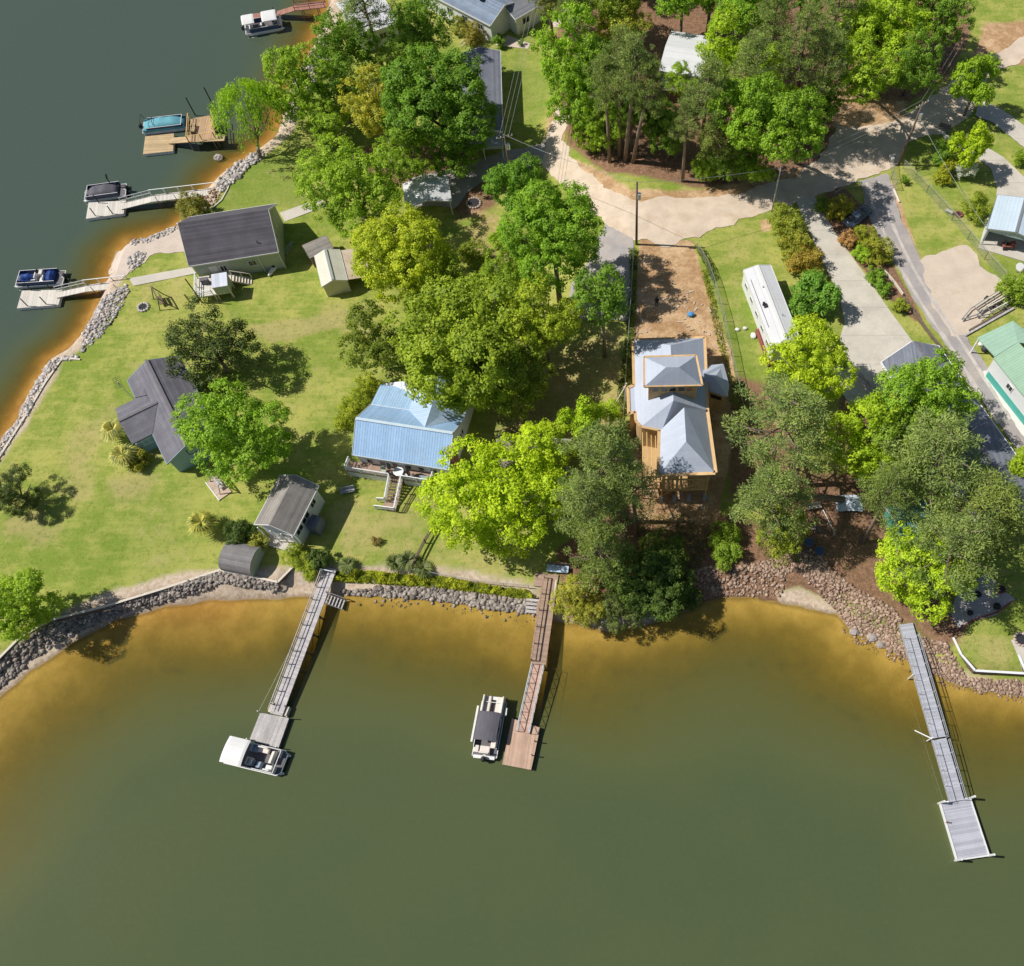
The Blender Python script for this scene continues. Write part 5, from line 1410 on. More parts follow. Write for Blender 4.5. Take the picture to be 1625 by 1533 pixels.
# ------------------------------------------------------------------ foliage
def leaf_material(name, hue_shift, translucent=.35):
    m, nt, bs = new_mat(name)
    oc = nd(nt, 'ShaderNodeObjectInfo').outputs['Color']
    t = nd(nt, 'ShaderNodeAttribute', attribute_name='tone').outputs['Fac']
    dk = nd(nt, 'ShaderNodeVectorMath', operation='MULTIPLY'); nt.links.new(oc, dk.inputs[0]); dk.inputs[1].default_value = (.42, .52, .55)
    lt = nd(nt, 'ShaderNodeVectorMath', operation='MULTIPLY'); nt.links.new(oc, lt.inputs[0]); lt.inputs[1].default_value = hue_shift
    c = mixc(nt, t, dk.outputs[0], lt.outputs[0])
    nt.links.new(c, bs.inputs['Base Color']); bs.inputs['Roughness'].default_value = .55; bs.inputs['Specular IOR Level'].default_value = .25
    tl = nd(nt, 'ShaderNodeBsdfTranslucent')
    tc_ = nd(nt, 'ShaderNodeVectorMath', operation='MULTIPLY'); nt.links.new(c, tc_.inputs[0]); tc_.inputs[1].default_value = (1.5, 1.55, .7)
    nt.links.new(tc_.outputs[0], tl.inputs[0])
    mx = nd(nt, 'ShaderNodeMixShader'); mx.inputs[0].default_value = translucent
    nt.links.new(bs.outputs[0], mx.inputs[1]); nt.links.new(tl.outputs[0], mx.inputs[2])
    nt.links.new(mx.outputs[0], nt.nodes['Material Output'].inputs['Surface'])
    return m
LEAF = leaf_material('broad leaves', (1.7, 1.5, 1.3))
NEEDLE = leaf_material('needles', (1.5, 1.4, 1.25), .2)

def unit(v): return v / (np.linalg.norm(v, axis=-1, keepdims=True) + 1e-9)

def leaves_mesh(name, pos, nrm, size, tone, m, aspect=.62, axis=None):
    """one diamond shaped leaf spray per position"""
    n = len(pos)
    r_ = unit(nrg.normal(size=(n, 3))) if axis is None else axis
    a = unit(np.cross(nrm, r_)) if axis is None else unit(axis)
    b = unit(np.cross(nrm, a))
    s = size[:, None]
    fold = nrm * s * .18
    V = np.stack([pos + a * s * .5, pos + b * s * .5 * aspect - fold, pos - a * s * .5, pos - b * s * .5 * aspect - fold], 1).reshape(-1, 3)
    q_ = np.arange(4 * n).reshape(-1, 4)
    me = bpy.data.meshes.new(name)
    mesh_from(me, V, q_, {'tone': np.repeat(tone, 4)}, False)
    me.materials.append(m)
    return me

def fib(n):
    i = np.arange(n) + .5
    ph = np.arccos(1 - 2 * i / n); th = PI * (1 + 5 ** .5) * i
    return np.stack([np.cos(th) * np.sin(ph), np.sin(th) * np.sin(ph), np.cos(ph)], -1)

def broad_crown(name, Rr, flat=.8, lobes=10, leaf=.34, per=46, clump=.75, fill=1.0, m=None, droop=0.0, seed=0):
    g_ = np.random.default_rng(seed)
    L_ = []
    dirs = unit(fib(lobes) + g_.normal(size=(lobes, 3)) * .28)
    for k in range(lobes):
        d = dirs[k].copy()
        rr = Rr * g_.uniform(.50, .80)
        lr = Rr * g_.uniform(.24, .40)
        L_.append((d * rr * np.array([1, 1, flat]), lr))
    L_.append((np.array([0, 0, Rr * flat * .05]), Rr * .26))
    P_ = []; N_ = []; T_ = []
    for k, (c, lr) in enumerate(L_):
        nc = max(6, int(fill * 11 * (lr / clump) ** 2 * .62))
        d = unit(fib(nc) + g_.normal(size=(nc, 3)) * .35)
        d = d[d[:, 2] > -.55]
        for v in d:
            p = c + v * lr * g_.uniform(.82, 1.08) * np.array([1, 1, .9])
            if any(np.linalg.norm((p - c2) / lr2) < .66 for j, (c2, lr2) in enumerate(L_) if j != k): continue
            if g_.random() < .36: continue
            cs = clump * g_.uniform(.65, 1.2); n = int(per * g_.uniform(.7, 1.2) * (cs / clump) ** 1.5)
            q_ = g_.normal(size=(n, 3)); q_ = unit(q_) * (g_.random((n, 1)) ** .45) * cs * np.array([1, 1, .62])
            if droop: q_[:, 2] -= droop * (q_[:, 0] ** 2 + q_[:, 1] ** 2) / cs
            pt = g_.uniform(.15, .85)
            P_.append(p + q_); N_.append(unit(unit(q_) * .75 + v * .5 + np.array([-.15, 0, .5]) + g_.normal(size=(n, 3)) * .42))
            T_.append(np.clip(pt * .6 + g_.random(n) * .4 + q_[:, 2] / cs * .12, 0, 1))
    P_ = np.vstack(P_); N_ = np.vstack(N_); T_ = np.concatenate(T_)
    return leaves_mesh(name, P_, N_, g_.uniform(leaf * .7, leaf * 1.25, len(P_)), T_, m or LEAF), L_

def pine_crown(name, Rr, H, seed=0, dens=1.0):
    """crown hangs around z 0..H; returns needles and the limb lines"""
    g_ = np.random.default_rng(seed)
    P_ = []; N_ = []; T_ = []; A_ = []; limbs = []
    nb = int(46 * dens)
    for k in range(nb):
        f = (k + g_.random()) / nb
        z0 = H * (f * .95)
        ln = Rr * (1.0 - .72 * f ** 1.6) * g_.uniform(.55, 1.1) * (.6 + .4 * min(1, f * 5))
        az = k * 2.399 + g_.uniform(-.4, .4)
        up = g_.uniform(.0, .35) + f * .5
        d = np.array([math.cos(az), math.sin(az), up]); d /= np.linalg.norm(d)
        base = np.array([0, 0, z0]); end = base + d * ln
        limbs.append((base, base + d * ln * .55 + np.array([0, 0, -.12 * ln]), end))
        nt_ = max(2, int(ln * 1.35))
        for j in range(nt_):
            t = .38 + .66 * (j + g_.random()) / nt_
            sidew = np.array([-d[1], d[0], 0]) * g_.normal() * ln * .20 * (1.2 - abs(t - .6))
            c = base + d * ln * t + sidew + np.array([0, 0, g_.uniform(-.1, .3)])
            pr = g_.uniform(.42, .85); n = int(150 * pr ** 1.6 * g_.uniform(.8, 1.2))
            q_ = unit(g_.normal(size=(n, 3)) + np.array([0, 0, .3]))
            P_.append(c + q_ * (pr * g_.random((n, 1)) ** .4) * np.array([1, 1, .72])); A_.append(unit(q_ + g_.normal(size=(n, 3)) * .45))
            N_.append(unit(q_ * .5 + g_.normal(size=(n, 3)) * .6 + np.array([0, 0, .7]))); pt = g_.random()
            T_.append(np.clip(pt * .6 + g_.random(n) * .4, 0, 1))
    P_ = np.vstack(P_); A_ = np.vstack(A_); N_ = np.vstack(N_); T_ = np.concatenate(T_)
    return leaves_mesh(name, P_, N_, g_.uniform(.20, .36, len(P_)), T_, NEEDLE, .26, A_), limbs

def willow_crown(name, Rr, seed=0):
    g_ = np.random.default_rng(seed)
    P_ = []; N_ = []; T_ = []; A_ = []
    for k in range(150):
        az = g_.uniform(0, 6.28); rr = Rr * g_.uniform(.15, 1.0); top = Rr * (.75 - .55 * (rr / Rr) ** 2) + g_.uniform(-.5, .4)
        ln = g_.uniform(1.2, 3.6) * (.5 + .5 * rr / Rr)
        n = int(ln * 26); t = g_.random(n)
        o_ = np.array([math.cos(az) * rr, math.sin(az) * rr, top])
        p = o_ + np.stack([math.cos(az) * t * .7, math.sin(az) * t * .7, -ln * t ** 1.3], -1) + g_.normal(size=(n, 3)) * .22
        P_.append(p); A_.append(unit(g_.normal(size=(n, 3)) * .4 + np.array([math.cos(az) * .4, math.sin(az) * .4, -1])))
        N_.append(unit(g_.normal(size=(n, 3)) + np.array([0, 0, .9]))); T_.append(np.clip(g_.random() * .6 + g_.random(n) * .4, 0, 1))
    P_ = np.vstack(P_); A_ = np.vstack(A_); N_ = np.vstack(N_); T_ = np.concatenate(T_)
    return leaves_mesh(name, P_, N_, g_.uniform(.25, .5, len(P_)), T_, LEAF, .35, A_)

def frond_crown(name, n=46, ln=1.5, seed=0, w=.5):
    g_ = np.random.default_rng(seed)
    mb = MB(); 
    for k in range(n):
        az = k * 2.399; el = R(g_.uniform(-25, 75)); l = ln * g_.uniform(.8, 1.15)
        prev = None
        d = np.array([math.cos(az), math.sin(az), 0]); s_ = np.array([-d[1], d[0], 0])
        for j in range(7):                       # fan of narrow blades at the end of the stalk
            a2 = (j - 3) * .27
            dd = d * math.cos(a2) + s_ * math.sin(a2)
            p0 = d * l * .1 * math.cos(el) + np.array([0, 0, l * .1 * math.sin(el)])
            p1 = p0 + dd * l * .62 * math.cos(el * .8) + np.array([0, 0, l * .62 * math.sin(el * .6)])
            p2 = p1 + dd * l * .3 - np.array([0, 0, l * .16])
            ww = np.cross(dd, [0, 0, 1]) * .045
            mb.add([p0 - ww, p0 + ww, p1 + ww * 1.3, p1 - ww * 1.3, p2], [(0, 1, 2, 3), (3, 2, 4)])
    me = bpy.data.meshes.new(name); me.from_pydata(mb.v, [], mb.f); me.materials.append(LEAF)
    a = me.attributes.new('tone', 'FLOAT', 'POINT'); a.data.foreach_set('value', np.repeat(nrg.random(len(mb.v) // 5), 5).astype(np.float32))
    return me

PROTO = {}
def proto(key, fn, *a, **k):
    PROTO[key] = fn(*a, **k)
proto('big0', broad_crown, 'big broad crown', 7.4, .74, 30, .31, 62, .74, 1.1, seed=1)
proto('big1', broad_crown, 'big loose crown', 7.4, .82, 25, .31, 58, .74, 1.0, seed=2)
proto('mid0', broad_crown, 'round crown', 4.6, .9, 19, .27, 52, .58, 1.1, seed=3)
proto('mid1', broad_crown, 'open crown', 4.6, 1.0, 16, .27, 50, .6, .95, seed=4)
proto('mid2', broad_crown, 'feathery crown', 4.6, .95, 18, .26, 52, .62, 1.0, seed=5, droop=.5)
proto('small0', broad_crown, 'small crown', 2.5, 1.0, 11, .24, 40, .45, 1.9, seed=6)
proto('small1', broad_crown, 'small open crown', 2.5, 1.05, 10, .24, 38, .48, 1.6, seed=7)
proto('bush0', broad_crown, 'bushy crown', 1.2, .85, 9, .16, 34, .27, 2.0, seed=8)
proto('bush1', broad_crown, 'loose bush', 1.2, .85, 8, .17, 30, .3, 1.5, seed=9)
proto('jun', broad_crown, 'dense dark crown', 4.6, 1.05, 12, .20, 70, .62, 1.15, m=NEEDLE, seed=10)
proto('pine0', pine_crown, 'pine crown', 4.4, 8.0, 21, 1.15)
proto('pine1', pine_crown, 'open pine crown', 4.4, 9.0, 22, 1.0)
proto('willow', willow_crown, 'weeping crown', 5.0, 23)
proto('palm', frond_crown, 'palm crown', 46, 1.55, 24)
proto('cycad', frond_crown, 'cycad crown', 15, 1.5, 25)
R0 = dict(big0=7.4, big1=7.4, mid0=4.6, mid1=4.6, mid2=4.6, small0=2.5, small1=2.5, bush0=1.2, bush1=1.2, jun=4.6, pine0=4.4, pine1=4.4, willow=5.0, palm=1.5, cycad=1.5)

def tree(name, label, key, px, py, zc, rad, col, base=None, group=None, cat='tree', lean=(0, 0), zs=1.0, trunk=True, tr=None, spin=None):
    """crown seen at the pixel, zc metres above the ground there"""
    zg = GZ
    for _ in range(6):
        p = at(px, py, zg + zc); zg = max(.2, gh(p.x, p.y))
    b = gat(*base) if base else Vector((p.x - lean[0], p.y - lean[1], zg))
    r = thing(name, label, cat, (b.x, b.y, b.z - .05), 0, group)
    c = p - Vector(r.location)
    s = rad / R0[key]
    pr = PROTO[key]; limbs = None
    if isinstance(pr, tuple): me, limbs = pr
    else: me = pr
    o = bpy.data.objects.new('crown', me); COL.objects.link(o); o.parent = r
    sp = rng.uniform(0, 6.28) if spin is None else spin
    o.rotation_euler = (0, 0, sp); o.scale = (s, s, s * zs); con = key.startswith(('pine', 'jun'))
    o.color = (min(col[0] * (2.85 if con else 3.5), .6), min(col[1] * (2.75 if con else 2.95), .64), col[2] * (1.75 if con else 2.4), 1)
    h0 = 0
    if key.startswith('pine'):
        o.location = c - Vector((0, 0, 4.0 * s * zs)); top = c + Vector((0, 0, 4.2 * s * zs))
        mb = MB(); t0 = tr or .13 + .009 * top.z
        mb.path([(0, 0, -.3), c * .35 * Vector((1, 1, 0)).length * 0 + Vector((c.x * .4, c.y * .4, c.z * .45)), Vector((c.x, c.y, c.z)), top], [t0, t0 * .82, t0 * .5, .04], 8)
        cs, sn = math.cos(sp), math.sin(sp)
        for (a, m_, e) in limbs[::2]:
            f = lambda v: Vector((o.location.x + s * (v[0] * cs - v[1] * sn), o.location.y + s * (v[0] * sn + v[1] * cs), o.location.z + s * zs * v[2]))
            mb.path([f(a), f(m_), f(e)], [.07 * s + .02, .05 * s + .01, .015], 5)
        mb.build('trunk', M['pinebark'], r, True)
    elif key in ('palm', 'cycad'):
        o.location = c
        MB().path([(0, 0, -.2), c * .5, c], [.2, .17, .16], 9).build('trunk', M['bark'], r, True)
    else:
        o.location = c
        if trunk:
            mb = MB(); t0 = tr or (.09 + .035 * rad)
            fork = Vector((c.x * .6, c.y * .6, max(.4, c.z - rad * .55)))
            mb.path([(0, 0, -.3), (c.x * .2, c.y * .2, fork.z * .45), fork], [t0 * 1.25, t0 * .95, t0 * .8], 9)
            nl = 6
            for k in range(nl):
                a = sp + 2 * PI * k / nl + rng.uniform(-.3, .3); rr = rad * rng.uniform(.45, .75)
                e = c + Vector((math.cos(a) * rr, math.sin(a) * rr, rad * rng.uniform(-.05, .45)))
                mb.path([fork, fork.lerp(e, .5) + Vector((0, 0, -.08 * rad)), e], [t0 * .55, t0 * .36, .03], 6)
            mb.path([fork, c + Vector((0, 0, rad * .5))], [t0 * .6, .04], 6)
            mb.build('trunk', M['bark'], r, True)
    return r

G1 = (.085, .155, .016)    # fresh green
G2 = (.055, .115, .016)    # mid green
G3 = (.150, .205, .012)    # bright yellow green
G4 = (.060, .098, .018)    # olive
G5 = (.135, .165, .030)    # pale yellow green
GD = (.032, .060, .018)    # dark
GP = (.092, .125, .055)    # pine grey green
GP2 = (.080, .112, .042)
GJ = (.036, .052, .020)    # juniper
GS = (.100, .135, .018)

T = tree
# upper left shore
T('willow_tree', 'weeping willow leaning over the orange shallows beside the timber dock', 'willow', 402, 182, 6.0, 5.3, (.085, .165, .02), base=(412, 252))
T('shade_tree', 'bright green tree between the willow and the white roofed house, slender dark trunk', 'mid1', 468, 128, 7.5, 5.2, G1, base=(508, 214), zs=1.15)
T('shade_tree', 'bright green low crown beside the lake right of the willow', 'mid0', 516, 190, 4.5, 3.2, G1)
T('pine_tree', 'tall dark pine with bare leaning trunk before the white roof at top left', 'pine0', 574, -4, 14, 4.6, GP2, base=(609, 112))
T('shade_tree', 'mid green feathery tree left of the tall dark pine', 'mid2', 545, 72, 7.5, 5.0, G2, base=(582, 108))
T('shade_tree', 'mid green tree at the top edge right of the white roof', 'mid2', 668, 34, 8.5, 4.6, G2, base=(694, 84))
T('shade_tree', 'pale yellow green tree between two dark green crowns', 'mid1', 590, 165, 7, 4.4, G5, zs=1.2)
T('shade_tree', 'huge drooping dark green tree over the navy roofed house', 'big0', 695, 160, 9, 8.0, (.048, .108, .014), zs=.95)
T('shade_tree', 'drooping green tree just below the navy roofed house', 'mid2', 722, 238, 5, 3.6, G2)
T('shade_tree', 'broad bright green tree beside the white carport', 'big1', 560, 296, 8.5, 6.9, G1, zs=.95)
T('shade_tree', 'yellow green round tree below the white carport', 'big0', 634, 402, 8, 6.3, (.125, .180, .016), spin=2)
T('shade_tree', 'dense round green tree beside the transformer pole', 'mid0', 825, 297, 6.5, 4.2, (.052, .12, .016), zs=1.1)
T('shade_tree', 'large fresh green tree beside the asphalt parking strip', 'big0', 876, 372, 12, 6.4, (.07, .145, .016), spin=4)
T('shade_tree', 'huge olive oak shading the rear of the blue metal roof', 'big0', 742, 545, 9.5, 8.9, (.085, .138, .016), spin=1)
T('shade_tree', 'olive tree touching the left side of the huge oak', 'mid1', 596, 540, 6, 4.6, (.062, .098, .018), zs=1.05)
T('shade_tree', 'sparse yellow green tree between the oak and the parking strip', 'mid1', 862, 500, 11, 4.2, (.11, .165, .018), zs=1.15)
T('shade_tree', 'small loose green tree standing on the asphalt parking strip edge', 'small1', 955, 462, 12, 3.4, G2)
T('shade_tree', 'green tree filling the gap between oak and large fresh green tree', 'mid2', 810, 440, 10, 4.0, (.08, .14, .016))
T('shade_tree', 'mid green crown filling the gap left of the pale yellow green tree', 'mid2', 536, 138, 6, 3.6, G2)
T('shade_tree', 'fresh green crown below the huge drooping tree beside the carport roof', 'mid1', 640, 246, 6, 3.8, (.075, .14, .016))
T('shade_tree', 'mid green crown between the top edge tree and the huge drooping tree', 'mid1', 640, 92, 6, 3.8, (.07, .13, .018))
T('shade_tree', 'fresh green crown right of the yellow green round tree', 'mid2', 690, 440, 6.5, 4.0, (.085, .14, .016))
T('shade_tree', 'olive crown at the lower right of the huge oak over shaded ground', 'mid1', 820, 600, 7, 4.4, (.072, .11, .018))
# peninsula
T('juniper_tree', 'dark spreading juniper on the lawn above the blue cottage', 'jun', 335, 552, 5.0, 5.2, GJ, zs=1.05)
T('shade_tree', 'bright green tree between the blue cottage and the white cottage', 'big1', 376, 690, 7.0, 6.3, (.078, .155, .018), zs=1.0)
T('juniper_tree', 'dark juniper cut by the left edge of the lawn', 'jun', 20, 778, 3.0, 3.0, GJ)
T('shade_tree', 'bright green tree at the left sea wall', 'mid0', 26, 964, 4.5, 3.6, (.10, .175, .02))
T('palm_tree', 'single cabbage palm on open lawn between blue cottage and barrel roofed shed', 'palm', 320, 829, 1.9, 1.7, (.13, .16, .055), cat='palm')
T('palm_tree', 'upper of two pale palms against the west wing of the blue cottage', 'palm', 180, 682, 1.8, 1.6, (.15, .18, .085), cat='palm')
T('palm_tree', 'lower of two pale palms against the west wing of the blue cottage', 'palm', 194, 722, 1.8, 1.6, (.14, .17, .075), cat='palm')
# bay front
T('shade_tree', 'brilliant yellow green tree in front of the brown roofed house', 'big1', 798, 782, 8.0, 7.9, (.125, .20, .010), zs=.85, spin=0)
T('shade_tree', 'bright yellow green crown over the right half of the brown roof', 'mid1', 862, 716, 7, 3.6, (.12, .19, .012))
T('shade_tree', 'narrow bright green tree between brown roof and unfinished house', 'small0', 922, 668, 6, 2.5, (.12, .20, .015), zs=1.5)
T('shade_tree', 'tiny bright green tree tip left of the unfinished house', 'small1', 968, 650, 4, 1.5, (.12, .20, .015))
T('pine_tree', 'tall grey green pine nearest the left wall of the unfinished house', 'pine0', 962, 728, 13, 5.0, GP, base=(998, 828))
T('pine_tree', 'grey green pine behind the brown dock landing', 'pine1', 932, 800, 11.5, 4.2, GP, base=(962, 880))
T('pine_tree', 'grey green pine overhanging the water right of the brown dock', 'pine0', 950, 872, 9.5, 4.3, (.085, .115, .042), base=(985, 940))
T('shade_tree', 'pale green low tree hanging over the water beside the brown dock', 'mid1', 918, 952, 3.5, 3.0, (.12, .15, .03))
T('shade_tree', 'ivy covered dark tree on the shore between dock and stone bank', 'mid0', 1040, 930, 3.8, 4.0, (.034, .066, .016), zs=.8)
T('shade_tree', 'dark evergreen overhanging the bay below the unfinished house', 'mid2', 988, 965, 3.2, 2.8, (.05, .08, .03))
T('shade_tree', 'dark green tree between the framed porch and the ivy covered tree', 'mid2', 1052, 882, 3.0, 3.0, (.045, .08, .018))
T('shade_tree', 'dark leafy crown at the foot of the pines left of the ivy covered tree', 'mid0', 1002, 912, 4.0, 3.2, (.045, .085, .02))
T('pine_tree', 'grey green pine standing against the side deck of the unfinished house', 'pine1', 1002, 775, 10.5, 3.4, GP, base=(1012, 850))
T('shrub', 'dark glossy shrub at the water right of the ivy covered tree', 'small0', 1082, 948, 1.8, 2.1, GD, cat='shrub', trunk=False)
T('pine_tree', 'broad grey green pine right of the unfinished house', 'pine1', 1244, 676, 12, 6.8, GP, zs=.7, base=(1290, 770))
T('pine_tree', 'grey green pine leaning over the log pile lawn', 'pine0', 1228, 790, 10, 5.2, GP, base=(1345, 792), tr=.42)
T('shade_tree', 'light green tree at the stone bank beneath the broad pine', 'mid2', 1245, 838, 5, 2.9, (.11, .16, .025), zs=1.2)
T('shade_tree', 'bright green tree covering the lower end of the mobile home', 'mid0', 1288, 580, 7.5, 4.9, (.125, .195, .014))
T('shade_tree', 'bright green tree between the two broad pines', 'mid1', 1378, 700, 7, 5.2, (.11, .185, .014), zs=1.1)
T('shade_tree', 'round green tree over the front of the slate grey roof', 'mid0', 1474, 626, 8.5, 5.0, (.075, .15, .018))
T('shade_tree', 'green tree over the middle of the slate grey roof', 'mid0', 1450, 690, 8, 4.4, (.07, .13, .018))
T('pine_tree', 'broad pine with pale limbs above the teal cabin', 'pine1', 1488, 728, 11.5, 6.4, GP, zs=.75, base=(1468, 830))
T('pine_tree', 'broad pine at the right edge below the slate grey roof', 'pine0', 1560, 822, 10.5, 6.6, (.085, .112, .038), zs=.75, base=(1556, 880))
T('pine_tree', 'grey green pine over the sandy patio', 'pine1', 1508, 874, 9.5, 5.6, GP, zs=.85, base=(1512, 940))
T('shade_tree', 'bright green tree at the top of the grey dock', 'mid0', 1460, 900, 5.5, 4.9, (.125, .205, .014))
T('pine_tree', 'slim leaning pine with a bare pale trunk on the litter slope', 'pine1', 1412, 780, 9.5, 3.8, GP2, base=(1368, 862), tr=.24)
T('shrub', 'light green wild shrub right of the framed porch', 'small1', 1150, 850, 1.4, 2.0, (.085, .15, .02), cat='shrub', trunk=False)
T('shrub', 'light green wild shrub on the slope above the stone bank', 'small0', 1152, 880, 1.2, 1.7, (.08, .14, .02), cat='shrub', trunk=False)
# the wood inside the road loop
WG = 'trees of the wood inside the road loop'
for (kind, key, px, py, zc, rad, col, base, lab, zs) in [
    ('shade_tree', 'mid1', 905, 84, 10, 5.2, (.085, .165, .016), None, 'tall fresh green tree at the left edge of the wood, upper crown', 1.3),
    ('shade_tree', 'mid0', 915, 160, 7, 4.0, (.075, .15, .016), None, 'fresh green tree at the left edge of the wood, lower crown by the dirt drive', 1.2),
    ('shade_tree', 'mid2', 935, 210, 3.5, 2.4, G1, None, 'low green sapling crown where the dirt drive bends into the wood', 1.1),
    ('pine_tree', 'pine0', 985, 92, 15, 3.6, GP2, (983, 250), 'dark pine with tall bare trunk, leftmost of the trunk row', 1.1),
    ('pine_tree', 'pine1', 1008, 110, 15, 3.6, GP, (992, 256), 'grey pine with tall bare trunk, middle of the trunk row', 1.1),
    ('pine_tree', 'pine0', 960, 130, 12, 3.3, GP2, (968, 258), 'dark pine behind the fresh green trees, left of the trunk row', 1.1),
    ('pine_tree', 'pine1', 1030, 140, 13, 3.4, GP2, (1004, 258), 'dark pine with tall bare trunk, right end of the trunk row', 1.1),
    ('shade_tree', 'mid0', 1040, 190, 5, 2.8, G2, None, 'mid green understory tree right of the trunk row', 1.2),
    ('shade_tree', 'mid0', 984, 34, 5, 4.2, (.11, .15, .024), None, 'yellow olive tree at the top of the wood left of the white roof', .95),
    ('pine_tree', 'pine0', 912, 16, 10, 3.6, GP, None, 'grey pine at the top edge beside the garage house', 1.0),
    ('shade_tree', 'mid2', 965, -16, 9, 4.6, (.08, .13, .02), None, 'olive green tree cut by the top edge left of the wood', 1.0),
    ('shade_tree', 'mid0', 1084, -14, 8, 4.0, (.075, .155, .016), None, 'fresh green tree directly above the white roof in the wood', 1.0),
    ('shade_tree', 'mid1', 1160, 80, 10, 4.6, (.105, .18, .015), None, 'bright green tree right of the white roof in the wood', 1.15),
    ('pine_tree', 'pine1', 1122, 150, 14, 4.0, GP, (1110, 262), 'tall grey pine in the middle of the wood with thin pale trunk', 1.15),
    ('pine_tree', 'pine0', 1142, 210, 9, 3.6, (.09, .12, .04), (1136, 280), 'short grey pine at the lower front of the wood', 1.1),
    ('shade_tree', 'mid0', 1190, 180, 12, 4.8, (.075, .15, .016), (1196, 262), 'fresh green tree right of the tall grey pine', 1.2),
    ('shade_tree', 'mid0', 1250, 200, 12, 4.9, (.07, .14, .016), (1264, 258), 'mid green tree at the right front of the wood above the road', 1.1),
    ('shade_tree', 'mid2', 1120, 262, 2.5, 2.0, G1, None, 'low light green bushy tree at the front tip of the wood', 1.0),
    ('shade_tree', 'mid1', 1222, 130, 9, 4.2, (.095, .165, .016), None, 'bright green tree between the pines and right front of the wood', 1.1),
    ('pine_tree', 'pine1', 1275, 70, 15, 4.0, GP2, (1262, 170), 'tall grey pine with visible trunk, left of the pair near the red soil', 1.15),
    ('pine_tree', 'pine0', 1318, 100, 13, 3.6, GP, (1304, 186), 'tall grey pine, right of the pair near the red soil', 1.15),
    ('pine_tree', 'pine0', 1230, 30, 14, 3.8, GP2, None, 'grey pine near the top edge above the bright green trees', 1.1),
    ('shade_tree', 'mid0', 1180, 14, 9, 4.4, (.07, .145, .016), None, 'fresh green tree at the top edge right of the white roof in the wood', 1.0),
    ('pine_tree', 'pine1', 1330, 10, 14, 3.8, GP, None, 'grey pine at the top edge left of the bright road tree', 1.1),
    ('shade_tree', 'mid0', 1405, 48, 10, 5.6, (.105, .18, .014), None, 'bright green tree at the right end of the wood, upper crown', 1.1),
    ('shade_tree', 'mid1', 1372, 116, 11, 4.4, (.095, .165, .016), (1364, 148), 'bright green tree at the right end of the wood above the red soil', 1.1),
    ('shade_tree', 'mid2', 1450, 100, 10, 3.8, G2, (1434, 150), 'mid green tree shading the road at the right end of the wood', 1.1),
    ('shade_tree', 'mid0', 1460, -10, 9, 4.6, (.06, .12, .018), None, 'dark green tree at the top edge right of the wood', 1.1),
    ('shade_tree', 'mid0', 1130, -30, 8, 4.4, G2, None, 'mid green tree cut by the top edge above the wood', 1.0),
    ('shade_tree', 'mid2', 1280, -30, 9, 4.4, G2, None, 'dark green tree cut by the top edge between two pines', 1.0),
    ('shade_tree', 'mid0', 1020, -50, 5, 3.6, G1, None, 'green tree cut by the top edge left of the white roof', 1.0),
    ('shade_tree', 'mid2', 1062, 205, 5, 3.0, G2, None, 'mid green feathery tree in the shaded gap right of the trunk row', 1.2),
    ('shade_tree', 'mid1', 962, 196, 5, 2.8, G1, None, 'fresh green tree in front of the leftmost trunks of the wood', 1.3),
    ('shade_tree', 'mid0', 1000, 172, 7, 2.4, (.07, .13, .02), None, 'small green tree growing among the trunk row', 1.2),
    ('shade_tree', 'mid1', 1080, 128, 3.5, 2.6, G1, None, 'low fresh green tree before the wall of the woodland house', .9),
    ('shade_tree', 'mid2', 1165, 240, 5, 3.4, G2, None, 'mid green tree at the front of the wood right of the short grey pine', 1.1),
    ('shade_tree', 'mid1', 1200, 258, 4, 2.8, G1, None, 'light green low tree at the front of the wood over the dark road verge', 1.0),
    ('pine_tree', 'pine1', 1196, 110, 13, 3.8, GP, None, 'grey pine between two bright green trees in the middle of the wood', 1.1),
    ('pine_tree', 'pine0', 1090, 190, 10, 2.8, GP, None, 'slender grey pine left of the tall grey pine with pale trunk', 1.1),
    ('shade_tree', 'mid0', 1300, 160, 6, 3.2, G2, None, 'mid green tree beneath the right pine of the pair', 1.1),
    ('shade_tree', 'mid1', 1360, 40, 9, 4.4, (.08, .15, .016), None, 'fresh green tree between the top edge pine and the bright road tree', 1.1),
    ('shade_tree', 'mid2', 870, -6, 8, 3.0, (.07, .10, .03), None, 'grey green tree at the top edge right of the garage house', 1.1),
    ('shade_tree', 'mid0', 940, 110, 7, 3.8, (.07, .14, .016), None, 'fresh green tree behind the leftmost trunks of the wood', 1.2),
    ('shade_tree', 'mid1', 1500, 30, 8, 4.0, G2, None, 'mid green tree at the upper right corner beside the sandy verge', 1.1),
]: T(kind, lab, key, px, py, zc, rad, col, base=base, group=WG, zs=zs)
# right hand yards
T('shade_tree', 'upright bright green tree on the road fork at upper right', 'small0', 1552, 130, 5.5, 3.0, (.085, .16, .014), zs=1.5)
T('shade_tree', 'upright yellow green tree beside the concrete drive at upper right', 'small0', 1540, 230, 4.5, 2.5, (.125, .20, .012), zs=1.4)
T('shrub', 'dark green shrub left of the upright yellow green tree', 'small1', 1503, 240, 2.2, 2.1, G2, cat='shrub', trunk=False)
T('blossom_shrub', 'white blossoming shrub beside the clipped ball bushes', 'bush1', 1533, 270, 1.2, 1.5, (.42, .46, .28), cat='shrub', trunk=False)
T('topiary_bush', 'upper ball of the clipped bush pair on the right lawn', 'bush0', 1504, 262, 1.6, 1.2, (.105, .14, .014), cat='shrub', trunk=False)
T('topiary_bush', 'lower ball of the clipped bush pair on the right lawn', 'bush0', 1498, 280, .9, 1.35, (.105, .14, .014), cat='shrub', trunk=False)
